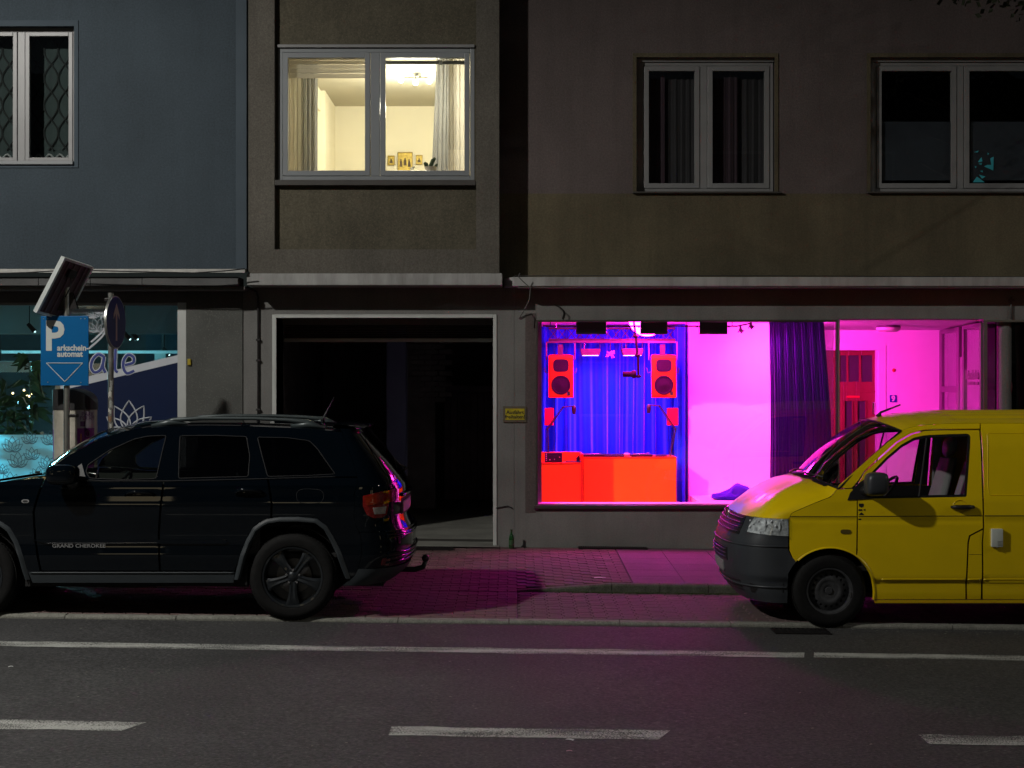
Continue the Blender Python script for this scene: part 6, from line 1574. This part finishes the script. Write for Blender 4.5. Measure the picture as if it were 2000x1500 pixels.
link('letter_p', text_mesh('P', .445, lambda u, v: (PX(87, YS1)+u*.92, YS1-.0065, PZ(683, YS1)+v), offset=.012), M_sign_white, t)
link('lettering', text_mesh('arkschein-', .088, lambda u, v: (PX(112, YS1)+u*.93, YS1-.0065, PZ(684.5, YS1)+v), offset=.003), M_sign_white, t)
link('lettering', text_mesh('automat', .088, lambda u, v: (PX(112, YS1)+u*.93, YS1-.0065, PZ(696.5, YS1)+v), offset=.003), M_sign_white, t)
tr = [(90.5, 709), (161.5, 709), (126.5, 745.5)]
mb = MB()
for i in range(3):
    a, b = tr[i], tr[(i+1) % 3]; mb.tube([onS(*a), onS(*b)], .0045, 6)
mb.build('triangle_outline', M_sign_white, t)
for q in ((85, 622.5), (166, 622.5), (93.5, 746.5), (158, 747), (158, 622.5), (93.5, 622.5)): MB().cyl(onS(*q), .006, -.004, 'y', 8).build('rivet', M_galv, t)
# solar panel: slab spanned by two edge vectors
o0 = Vector((PX(70, 16.3), 16.3, PZ(609, 16.3))); va = Vector((.295, 0, .575)); vb = Vector((.19, .42, -.07)); nn = va.cross(vb).normalized()
if nn.z < 0: nn = -nn
def slab(mb, u0, u1, v0, v1, d0, d1):
    q = [o0+va*u+vb*v for u, v in ((u0, v0), (u1, v0), (u1, v1), (u0, v1))]
    return mb.add([p+nn*d0 for p in q]+[p+nn*d1 for p in q], [(0,3,2,1),(4,5,6,7),(0,1,5,4),(1,2,6,5),(2,3,7,6),(3,0,4,7)])
sp_ = slab(MB(), .01, .99, .05, .95, .002, .034).build('solar_panel', mat('solar_cells', (.10, .06, .07), .5, var=.2), t)
fr_ = MB(); slab(fr_, -.01, 1.01, -.01, .05, -.02, .036); slab(fr_, -.01, 1.01, .95, 1.01, -.02, .036); slab(fr_, -.01, .03, .0501, .9499, -.02, .036); slab(fr_, .97, 1.01, .0501, .9499, -.02, .036); fr_.build('panel_frame', mat('panel_frame_alu', (.62, .66, .64), .4, .3), sp_)
for v in (.22, .42, .62, .80): slab(MB(), .04, .96, v, v+.03, -.012, .001).build('panel_rib', mat('panel_rib', (.16, .10, .12), .6), sp_)
slab(MB(), .72, .86, .30, .52, -.045, -.013).build('junction_box', M_black, sp_)
mid_ = o0+va*.4+vb*.5
MB().tube([o0+va*.78+vb*.4-nn*.03, o0+va*.6+vb*.45-nn*.08, mid_-nn*.06, (pcx, YS1+.06, PZ(575, YS1))], .006, 6).build('panel_cable', M_black, sp_)
MB().prism([(0, 0), (.22, .02), (.16, .2), (.03, .14)], lambda a, b: (pcx-.10+a, YS1+.05, PZ(606, YS1)+b), (0, .012, 0)).build('bracket', M_blackmetal, t)
MB().prism([(0, 0), (.22, .02), (.16, .2), (.03, .14)], lambda a, b: (pcx-.10+a, YS1+.10, PZ(606, YS1)+b), (0, .012, 0)).build('bracket', M_blackmetal, t)
# one-way sign on stickered pole
oc = Vector((PX(226.5, 16.6), 16.6, PZ(629.5, 16.6))); nrm = Vector((.993, -.115, 0)).normalized(); rt_ = Vector((.115, .993, 0)).normalized(); R_ = .287
t = thing('one_way_sign', 'round blue one way arrow sign turned sideways on a sticker covered pole', 'sign', (PX(216, 16.7), 16.7, ground_at(PX(216, 16.7), 16.7)))
def disc(mb, r, d0, d1, n=48):
    q = [oc+(rt_*math.cos(2*PI*i/n)+Vector((0, 0, 1))*math.sin(2*PI*i/n))*r for i in range(n)]
    return mb.add([p+nrm*d0 for p in q]+[p+nrm*d1 for p in q], [tuple(range(n)), tuple(range(2*n-1, n-1, -1))]+[(i, (i+1) % n, (i+1) % n+n, i+n) for i in range(n)])
disc(MB(), R_, -.022, 0).build('sign_rim', M_galv, t, 40)
disc(MB(), R_*.985, .0005, .003).build('sign_plate', M_sign_white, t)
disc(MB(), R_*.955, .0035, .005).build('sign_field', M_sign_blue_dk, t)
mb = MB()
ar = [(-.022, -.20), (.022, -.20), (.022, .10), (.085, .03), (.085, .085), (0, .205), (-.085, .085), (-.085, .03), (-.022, .10)]
mb.prism(ar, lambda a, b: oc+rt_*a+Vector((0, 0, b))+nrm*.0055, nrm*.002); mb.build('arrow', mat('arrow_white', (.62, .48, .46), .5), t)
xp = PX(216.5, 16.7)
MB().tube([(xp, 16.7, ground_at(xp, 16.7)-.05), (xp, 16.7, PZ(572, 16.7))], .031, 16).build('pole', mat('pole_grey', (.17, .17, .155), .5, .5, var=.4, vscale=8, stain=.6, stain_col=(.08, .06, .04)), t, 50)
MB().bbox(xp-.05, xp+.09, 16.62, 16.74, PZ(590, 16.7), PZ(583, 16.7), .005).build('clamp', M_blackmetal, t)
random.seed(11)
for i, (r0, r1) in enumerate(((742, 753), (755, 764), (765, 776), (783, 797), (799, 806), (812, 822), (826, 834), (836, 845))):
    cc = random.choice(((.42, .42, .38), (.5, .48, .42), (.22, .12, .06), (.35, .36, .33)))
    a0 = random.uniform(-.9, .2); MB().grid(lambda u, v: (xp+.0318*math.sin(a0+1.2*u), 16.7-.0318*math.cos(a0+1.2*u), PZ(r0+(r1-r0)*v+2*math.sin(u*5+i), 16.7)), 8, 2).build('sticker', mat('sticker_%d' % i, cc, .6, var=.5, vscale=70), t, recalc=False)
# ticket machine
yT_ = 16.95; xm = PX(147, yT_); rm = 43*yT_/F
t = thing('ticket_machine', 'round grey parking ticket machine with dark hood and purple stickers', 'ticket machine', (xm, yT_, ground_at(xm, yT_)))
zh = PZ(800, yT_); ztp = PZ(759, yT_)
MB().lathe([(rm*.97, ground_at(xm, yT_)-.02), (rm*.97, zh)], (xm, yT_, 0), 'z', 48).build('body', mat('machine_steel', (.58, .55, .46), .42, .25, var=.3, vscale=3, stain=.4), t, 40)
def hood(u, v):
    a = 2*PI*u; x = math.cos(a)*rm; y = math.sin(a)*rm
    top = zh+(ztp-zh)*math.sqrt(max(0, 1-max(0, (x/rm+.35)/1.40)**2.4)) if x/rm > -.35 else ztp-.02*(abs(x/rm)-.35)
    return (xm+x*1.0, yT_+y, zh+(top-zh)*v)
MB().grid(hood, 64, 10).build('hood', mat('machine_hood', (.045, .045, .045), .4, .3, var=.2), t, 60, recalc=False)
def hoodtop(u, v):
    x = -rm+2*rm*u; h = math.sqrt(max(0, rm*rm-x*x)); y = -h+2*h*v
    top = zh+(ztp-zh)*math.sqrt(max(0, 1-max(0, (x/rm+.35)/1.40)**2.4)) if x/rm > -.35 else ztp-.02*(abs(x/rm)-.35)
    return (xm+x, yT_+y, top)
MB().grid(hoodtop, 48, 6).build('hood_top', MATS['machine_hood'], t, 60, recalc=False)
def onC(ph, z, d=.002): return (xm+(rm*.97+d)*math.sin(ph), yT_-(rm*.97+d)*math.cos(ph), z)
def csheet(p0, p1, z0, z1, m, d, name): return MB().grid(lambda u, v: onC(p0+(p1-p0)*u, z0+(z1-z0)*v, d), 14, 1).build(name, m, t, True, recalc=False)
M_purp = mat('sticker_purple', (.20, .02, .22), .35); M_pale = mat('sticker_pale', (.42, .38, .42), .4)
csheet(.36, 1.30, PZ(835, yT_), PZ(801, yT_), M_pale, .0015, 'sticker'); csheet(.36, 1.30, .35, PZ(835.3, yT_), M_purp, .0015, 'sticker')
csheet(-1.5, -.98, PZ(838, yT_), PZ(802, yT_), M_pale, .0015, 'sticker'); csheet(-1.5, -.98, .35, PZ(838.3, yT_), M_purp, .0015, 'sticker')
for s_, py in (('PARK', 812), ('PER APP', 819.5)):
    link('lettering', text_mesh(s_, .062, lambda u, v: onC(.55+u/.24*1.35*.8 if s_ == 'PARK' else .48+u/.24*1.1*.8, PZ(py, yT_)+v, .003)), mat('sticker_ink', (.12, .03, .14), .5), t)
csheet(.50, .74, PZ(832, yT_), PZ(822, yT_), MATS['sticker_ink'], .0022, 'printed_block')
csheet(.50, .56, PZ(862, yT_), PZ(846, yT_), mat('sticker_orange', (.6, .2, .05), .4), .0022, 'printed_block')
MB().tube([onC(.85+.12*math.cos(2*PI*i/20), PZ(846, yT_)+.032*math.sin(2*PI*i/20), .003) for i in range(21)], .003, 5).build('printed_ring', M_pale, t, recalc=False)
MB().bbox(pcx+.03, pcx+.115, YS1+.03, YS1+.12, PZ(815.5, YS1), PZ(809, YS1), .006).build('post_clamp', M_blackmetal, t)
# exit sign on the pier
yA = YW-.012
t = thing('exit_sign', 'small yellow keep exit clear sign on the pier beside the passage', 'sign', tuple(on(1005, 824, yA)))
MB().box(PX(982.5, yA), PX(1028.5, yA), yA-.006, yA+.011, PZ(825, yA), PZ(793.5, yA)).build('backing', mat('sign_backing', (.11, .09, .06), .6), t, bevel=.003)
MB().box(PX(987, yA), PX(1024.5, yA), yA-.010, yA-.0065, PZ(820, yA), PZ(798, yA)).build('sign_plate', mat('sign_yellow', (.42, .34, .012), .5, var=.25, vscale=14, stain=.4, stain_col=(.2, .15, .03)), t)
M_txt = mat('sign_text', (.035, .03, .012), .6)
link('lettering', text_mesh('Ausfahrt', .062, lambda u, v: (PX(1006, yA)+u, yA-.0115, PZ(808.5, yA)+v), align='CENTER', offset=.0015), M_txt, t)
link('lettering', text_mesh('freihalten!', .060, lambda u, v: (PX(1006, yA)+u, yA-.0115, PZ(817.2, yA)+v), align='CENTER', offset=.0015), M_txt, t)
# bottle
xb_ = PX(999, 18.62); zb_ = swz(xb_, 18.62)+.004
t = thing('beer_bottle', 'green glass bottle standing at the foot of the pier', 'bottle', (xb_, 18.62, zb_))
Gg = mat('bottle_green', (.01, .07, .015), .08, coat=1., spec=.8)
MB().lathe([(0, 0), (.031, 0), (.033, .006), (.033, .12), (.026, .15), (.014, .175), (.013, .215), (.015, .218), (.015, .228), (0, .228)], (xb_, 18.62, zb_), 'z', 24).build('glass', Gg, t, 40)
MB().lathe([(.0335, .04), (.0335, .10)], (xb_, 18.62, zb_), 'z', 24).build('paper_label', mat('bottle_label', (.03, .08, .03), .6, var=.4, vscale=40), t, 40)
# cables and pipe on the walls
def cable(pts, r, m, lab, y):
    k = [Vector((PX(a, y+(c if len(q) > 2 else 0)), y+(c if len(q) > 2 else 0), PZ(b, y+(c if len(q) > 2 else 0)))) for q in pts for a, b, c in [(*q, 0)[:3] if len(q) == 2 else q]]
    return tag(MB().tube(k, r, 6).build('cable', m, None, True), lab, 'cable')
cable([(1016, 533), (1012, 540), (1024, 552), (1036, 562), (1034, 586), (1020, 612), (1014, 622)], .007, M_cable, 'loose grey cable hanging from the cornice end above the pier', 18.28)
cable([(1014, 622), (1026, 616), (1038, 613), (1044, 622), (1043, 640)], .0055, M_cable_dark, 'dark cable bowing over the top corner of the shop window frame', YW-.015)
cable([(1083, 595), (1094, 600), (1101, 607), (1101, 613), (1098, 623)], .007, M_cable_dark, 'short dark cable stub on the lintel above the shop window', YW-.015)
cable([(-60, 536), (60, 532), (140, 527), (200, 529), (285, 531), (380, 533), (440, 529), (478, 525)], .008, M_cable_dark, 'thin black cable sagging along the ledge of the blue grey building', 18.12)
cable([(1005, 539), (1300, 538), (1600, 539), (2000, 541), (2300, 541)], .006, M_cable_dark, 'thin black cable running along the top of the right cornice', YC+.03)
cable([(969, 992), (985, 989), (992, 988), (1001, 993)], .006, M_cable_dark, 'short broken cable end sticking out low on the pier', YW-.015)
t = thing('wall_pipe', 'thin dark vertical pipe on the wall left of the passage', 'pipe', (PX(505, YW), YW-.03, .3))
MB().tube([(PX(488, YW), YW-.2, PZ(562, YW)), (PX(502, YW), YW-.05, PZ(570, YW)), (PX(505, YW), YW-.03, PZ(580, YW)), (PX(505, YW), YW-.03, .25)], .012, 8).build('pipe', M_cable_dark, t, True)
for py in (664, 704, 800): MB().bbox(PX(501, YW), PX(509, YW), YW-.05, YW-.001, PZ(py+2, YW), PZ(py-2, YW), .004).build('clip', M_cable_dark, t)
t = thing('wall_pipe', 'short pipe stub with bracket above the dark shop front at the right edge', 'pipe', tuple(on(1974, 620, YW)))
MB().tube([(PX(1974, YW), YW-.02, PZ(580, YW)), (PX(1974, YW), YW-.02, PZ(623, YW))], .012, 8).build('pipe', M_cable, t, True)
MB().bbox(PX(1969, YW), PX(1979, YW), YW-.05, YW-.001, PZ(589, YW), PZ(584, YW), .004).build('clip', M_cable, t)
# litter
random.seed(5)
M_paper = mat('litter_paper', (.55, .57, .55), .8); M_leafdry = mat('dry_leaf', (.16, .12, .03), .8)
def scrap(px, py, L_, w_, ang, m, lab):
    g = CAM_Z; Y = F*(CAM_Z)/(py-750); 
    for _ in range(4):
        x = PX(px, Y); z = gz(x) if Y < YK else (gz(x)+bayz(Y) if Y < K2 else swz(x, Y)); Y = F*(CAM_Z-z)/(py-750)
    x = PX(px, Y); c, s = math.cos(ang), math.sin(ang); z = z+.003
    tag(MB().grid(lambda u, v: (x+(u-.5)*L_*c-(v-.5)*w_*s, Y+(u-.5)*L_*s+(v-.5)*w_*c, z+.004*math.sin(3*u)+.002*v), 4, 2).build('litter_scrap', m, None, recalc=False), lab, 'litter')
scrap(1113, 1446, .055, .02, -.6, M_paper, 'white paper scrap on the road just below the middle lane dash')
scrap(1112, 1468, .035, .012, 0, mat('litter_pink', (.4, .25, .27), .8), 'small pink scrap on the road below the white paper scrap')
scrap(21, 1303, .035, .015, .4, M_paper, 'tiny white scrap on the road at the left edge')
scrap(1172, 1129, .13, .05, .1, M_paper, 'pale flat paper on the pavement above the sloping kerb stone')
scrap(920, 1075, .03, .02, .5, M_paper, 'tiny pale scrap on the paving near the tow bar, nearer the passage')
scrap(843, 1074, .03, .02, .2, M_paper, 'tiny pale scrap on the paving just right of the black car bumper')
gb = MB()
for i in range(260):
    x = rng.uniform(-4.2, 5.0); y = YK-.02-abs(rng.normal())*.12 if i % 2 else rng.uniform(8.2, 13.9); r = .003+.006*rng.random()
    gb.add([(x-r, y-r, gz(x)+.004), (x+r*1.5, y-r*.4, gz(x)+.005), (x+r, y+r, gz(x)+.006), (x-r*.6, y+r*.8, gz(x)+.004)], [(0, 1, 2, 3)])
stuff(tag(gb.build('road_grit', mat('grit_pale', (.22, .22, .18), .9, var=.5, vscale=60), None, recalc=False), 'scattered pale grit and leaf bits on the road', 'grit'))

# ------------------------------------------------------------------ things in the left shop
YP = 19.25
M_leafg = mat('houseplant_leaf', (.012, .042, .010), .5, var=.4, vscale=12)
def plant(px, py_top, py_bot, n, spread, lab, seed, y=YP, pot=True):
    r = random.Random(seed); x = PX(px, y); z0 = PZ(py_bot, y); z1 = PZ(py_top, y)
    t = thing('houseplant', lab, 'plant', (x, y, z0 if z0 > .3 else .28))
    MB().tube([(x, y, z0), (x+.02, y, (z0+z1)/2), (x-.01, y, z1-.1)], [.012, .01, .004], 6).build('stem', M_leafg, t, True)
    lm = MB()
    for i in range(n):
        zz = z0+(z1-z0)*(.25+.75*r.random()); a = r.uniform(0, 2*PI); L_ = r.uniform(.10, .22)*spread; dr = r.uniform(.2, .9)
        b = Vector((x, y, zz)); d = Vector((math.cos(a), math.sin(a)*.6, .35)); sd = Vector((-math.sin(a), math.cos(a), 0))*L_*.16
        p1 = b+d*L_*.5; p2 = b+d*L_*1.0-Vector((0, 0, L_*dr))
        lm.add([b, p1+sd, p2, p1-sd], [(0, 1, 2), (0, 2, 3)])
    lm.build('leaves', M_leafg, t, recalc=False)
    if pot: MB().lathe([(0, -.22), (.07, -.22), (.10, 0), (.09, 0), (.085, -.02), (0, -.02)], (x, y, z0), 'z', 20).build('pot', M_white_paint, t, 40)
    return t
plant(58, 690, 905, 60, 1.5, 'tall leafy houseplant behind the shop glass left of the parking sign', 3)
plant(30, 770, 905, 70, 1.0, 'bushy houseplant low behind the shop glass above the frosted film', 4)
plant(12, 740, 905, 40, 1.2, 'slim houseplant behind the shop glass at the left edge of the picture', 8)
def shopstand(x, y, z0):
    pass
t = thing('plant_shelf', 'low white shelf behind the frosted film carrying the houseplants', 'shelf', (PX(30, YP), YP, .2))
MB().bbox(PX(-60, YP), PX(95, YP), YP-.16, YP+.18, PZ(905, YP)-.27, PZ(905, YP)-.221, .005).build('board', M_white_paint, t)
for u in (-55, 90): MB().box(PX(u, YP)-.02, PX(u, YP)+.02, YP-.1, YP+.1, .2, PZ(905, YP)-.271).build('leg', M_white_paint, t)
t = thing('string_lights', 'small warm string lights glowing behind the shop glass above the plants', 'lights', tuple(on(45, 770, 20.4)))
sl = [(25, 768), (34, 775), (40, 779), (45, 767), (52, 771), (57, 774), (61, 769), (66, 768), (47, 762)]
for a, b in sl: MB().sphere(on(a, b, 20.4), .014, 10, 6).build('bulb', mat('warm_bulb', (1, .8, .5), .4, emit=(1, .75, .35), estr=5), t, True)
MB().tube([on(20, 760, 20.41)]+[on(a, b-1.5, 20.41) for a, b in sorted(sl)], .003, 4).build('wire', M_black, t)
l = bpy.data.lights.new('string_glow', 'POINT'); l.energy = .8; l.color = (1, .7, .3); l.shadow_soft_size = .2; o = bpy.data.objects.new('string_glow', l); COL.objects.link(o); o.location = on(45, 772, 20.5); put(o, t)
zceil = shz1+.16
for k, (px, py, yy, lab) in enumerate(((62, 640, 20.0, 'ceiling track spot in the teal shop left of the parking sign'), (248, 655, 20.3, 'ceiling track spot in the teal shop just right of the arrow sign'), (263, 655, 20.6, 'ceiling track spot in the teal shop farther right of the arrow sign'), (325, 686, 22.2, 'distant track spot in the teal shop beside the pale post'))):
    c0 = on(px, py, yy); t = thing('track_spot', lab, 'spotlight', tuple(c0), 'ceiling spots in the teal shop')
    MB().tube([(c0.x-.03, yy, zceil), (c0.x-.03, yy, c0.z+.06)], .006, 6).build('stem', M_blackmetal, t)
    MB().tube([c0+Vector((-.05, 0, .05)), c0+Vector((.04, 0, -.05))], [.026, .032], 12).build('barrel', M_blackmetal, t)
    MB().sphere(c0+Vector((.042, -.004, -.052)), .014, 10, 6).build('lamp', mat('cool_bulb', (.8, 1, 1), .4, emit=(.6, .95, 1), estr=2), t, True)
    MB().box(c0.x-.25, c0.x+.25, yy-.012, yy+.012, zceil-.03, zceil-.001).build('track', M_blackmetal, t)
TEAL = (.25, .85, 1.0)
t = thing('ceiling_tube', 'teal tube lamp under the ceiling of the left shop', 'lamp', (-6.5, 21.0, zceil))
MB().bbox(-8.6, -4.6, 20.96, 21.04, zceil-.06, zceil-.001, .01).build('housing', M_white_paint, t)
MB().box(-8.55, -4.65, 20.97, 21.03, zceil-.068, zceil-.061).build('diffuser', mat('teal_tube', (.7, .9, .9), .4, emit=TEAL, estr=1.2), t)
area('tube_glow', (-6.6, 21.0, zceil-.12), (-6.6, 20.2, 0), 3.8, .1, 26, TEAL, t)
t = thing('window_lamp', 'teal lamp behind the frosted film lighting it from inside', 'lamp', (PX(20, 20.8), 20.8, 2.4))
MB().bbox(PX(-80, 20.8), PX(60, 20.8), 20.8, 20.86, 2.35, 2.5, .01).build('housing', M_white_paint, t)
MB().tube([(PX(0, 20.8), 20.83, 2.5), (PX(0, 20.8), 20.83, shz1+.16)], .01, 6).build('rod', M_black, t)
area('film_glow', (PX(0, 20.8), 20.76, 2.4), (PX(10, 18.9), 18.9, 1.25), .9, .14, 80, (.26, .86, 1), t, 100)
t = thing('display_shelf', 'dim shelf with glass and goods deep inside the teal shop', 'shelf', (PX(300, 22.6), 22.6, .2))
for z in (1.0, 1.5, 2.0): MB().box(PX(200, 22.6), PX(345, 22.6), 22.5, 22.8, z, z+.03).build('board', M_ls_ceil, t)
for u in (200, 270, 343): MB().box(PX(u, 22.6), PX(u, 22.6)+.03, 22.52, 22.78, .2, 2.3).build('upright', M_ls_ceil, t)
t = thing('shop_counter', 'pale reception counter deep inside the teal shop', 'counter', (PX(290, 21.6), 21.6, .2))
MB().bbox(PX(278, 21.6), PX(330, 21.6), 21.4, 21.9, .2, 2.0, .01).build('body', M_ls_wall, t)
MB().bbox(PX(300, 21.3), PX(322, 21.3), 21.35, 21.399, PZ(706, 21.3), PZ(690, 21.3), .004).build('screen', M_white_paint, t)

# ------------------------------------------------------------------ hanging street lamps over the road (outside the frame) and the tree
def street_lamp(x, y, z, power, lab):
    t = thing('street_lamp', lab, 'street lamp', (x, y, z), 'street lamps hung over the road')
    MB().lathe([(.06, .16), (.10, .12), (.24, .04), (.26, 0), (.22, 0)], (x, y, z), 'z', 28).build('housing', M_galv, t, 40)
    MB().lathe([(.22, 0), (.2, -.04), (.10, -.075), (0, -.085)], (x, y, z), 'z', 28).build('diffuser', mat('lamp_diffuser', (.9, .9, .85), .4, emit=(1, .96, .88), estr=90), t, 40)
    MB().tube([(x, -13, z+1.2), (x, y, z+.16), (x, 18.2, z+1.3)], .006, 6).build('span_wire', M_blackmetal, t)
    l = bpy.data.lights.new('lamp_light', 'SPOT'); l.energy = power; l.color = (1.0, .97, .91); l.spot_size = math.radians(180); l.spot_blend = .32; l.shadow_soft_size = .16
    o = bpy.data.objects.new('lamp_light', l); COL.objects.link(o); o.location = (x, y, z-.14); put(o, t)
street_lamp(*LAMP_POS, STREET_LAMP_POWER, 'lit street lamp hung over the road on the left')
street_lamp(20.5, 8.6, 9.5, STREET_LAMP_POWER*.3, 'lit street lamp hung over the road far to the right')

def tree(x, y, lab):
    t = thing('street_tree', lab, 'tree', (x, y, swz(x, y)))
    MB().tube([(x, y, swz(x, y)-.1), (x+.05, y, 2), (x-.05, y+.03, 4.2), (x+.1, y, 6.2)], [.13, .11, .09, .05], 12).build('trunk', mat('bark', (.08, .065, .05), .9, var=.3, bump=1., bscale=25), t, True)
    lim = MB(); r = random.Random(3); tips = []
    for i in range(16):
        a = r.uniform(0, 2*PI); z0 = r.uniform(4.0, 6.2); L_ = r.uniform(1.4, 2.7)
        if i < 5: a = PI+r.uniform(-.25, .25); z0 = 5.2+.25*i; L_ = 2.7
        p = Vector((x, y, z0)); d = Vector((math.cos(a), math.sin(a)*.7, .55 if i >= 5 else .62)).normalized()
        q = [p, p+d*L_*.5+Vector((0, 0, .1)), p+d*L_+Vector((0, 0, -.05))]; lim.tube(q, [.04, .025, .008], 6)
        tips += [q[1]+(q[2]-q[1])*k for k in (.2, .5, .8, 1.0)]
    lim.build('limb', mat('bark', (.08, .065, .05)), t, True)
    lv = MB()
    for i in range(5200):
        c = r.choice(tips); p = c+Vector((r.gauss(0, .32), r.gauss(0, .3), r.gauss(0, .26)))
        if p.z < 5.35 or (p.x < 6.4 and p.z < 6.24): continue
        n = Vector((r.gauss(0, 1), r.gauss(0, 1), r.gauss(0, 1))).normalized(); u = n.orthogonal().normalized()*r.uniform(.035, .06); w_ = n.cross(u)*.65
        lv.add([p-u, p+w_, p+u, p-w_], [(0, 1, 2, 3)])
    lv.build('crown', mat('tree_leaf', (.018, .026, .008), .7, var=.4, vscale=9), t, recalc=False)
tree(7.3, 16.5, 'street tree whose leaf tips hang into the top right corner')

# ------------------------------------------------------------------ the other side of the street (behind the camera; seen only in reflections)
BO = thing('apartment_building', 'pale building across the street behind the viewer with a few lit windows', 'building', (0, -9, gz(0)))
hs = []
for r in range(3):
    for k in range(13): hs.append((-26+4*k, -26+4*k+1.7, 1.2+3.2*r, 2.9+3.2*r))
w = MB(); loft_wall(w, -32, 32, -.5, 11.5, -9.3, -9.0, hs); w.build('wall', M_render_beige, BO)
r_ = random.Random(12)
M_litw = mat('lit_window', (.8, .7, .5), .5, emit=(1, .82, .5), estr=.9); M_litc = mat('lit_window_cool', (.6, .8, .85), .5, emit=(.6, .9, 1), estr=.5)
for i, (a, b, c, d) in enumerate(hs):
    f = ring(MB(), a, b, c, d, -9.12, -9.05, .08).build('window', M_upvc, BO)
    q = r_.random(); MB().box(a+.08, b-.08, -9.1, -9.09, c+.08, d-.08).build('pane', M_litw if q < .16 else M_dark_room, f)
structure(MB().box(-70, 70, -12.5, -6.2, -1, .12).build('far_pavement', M_slab))
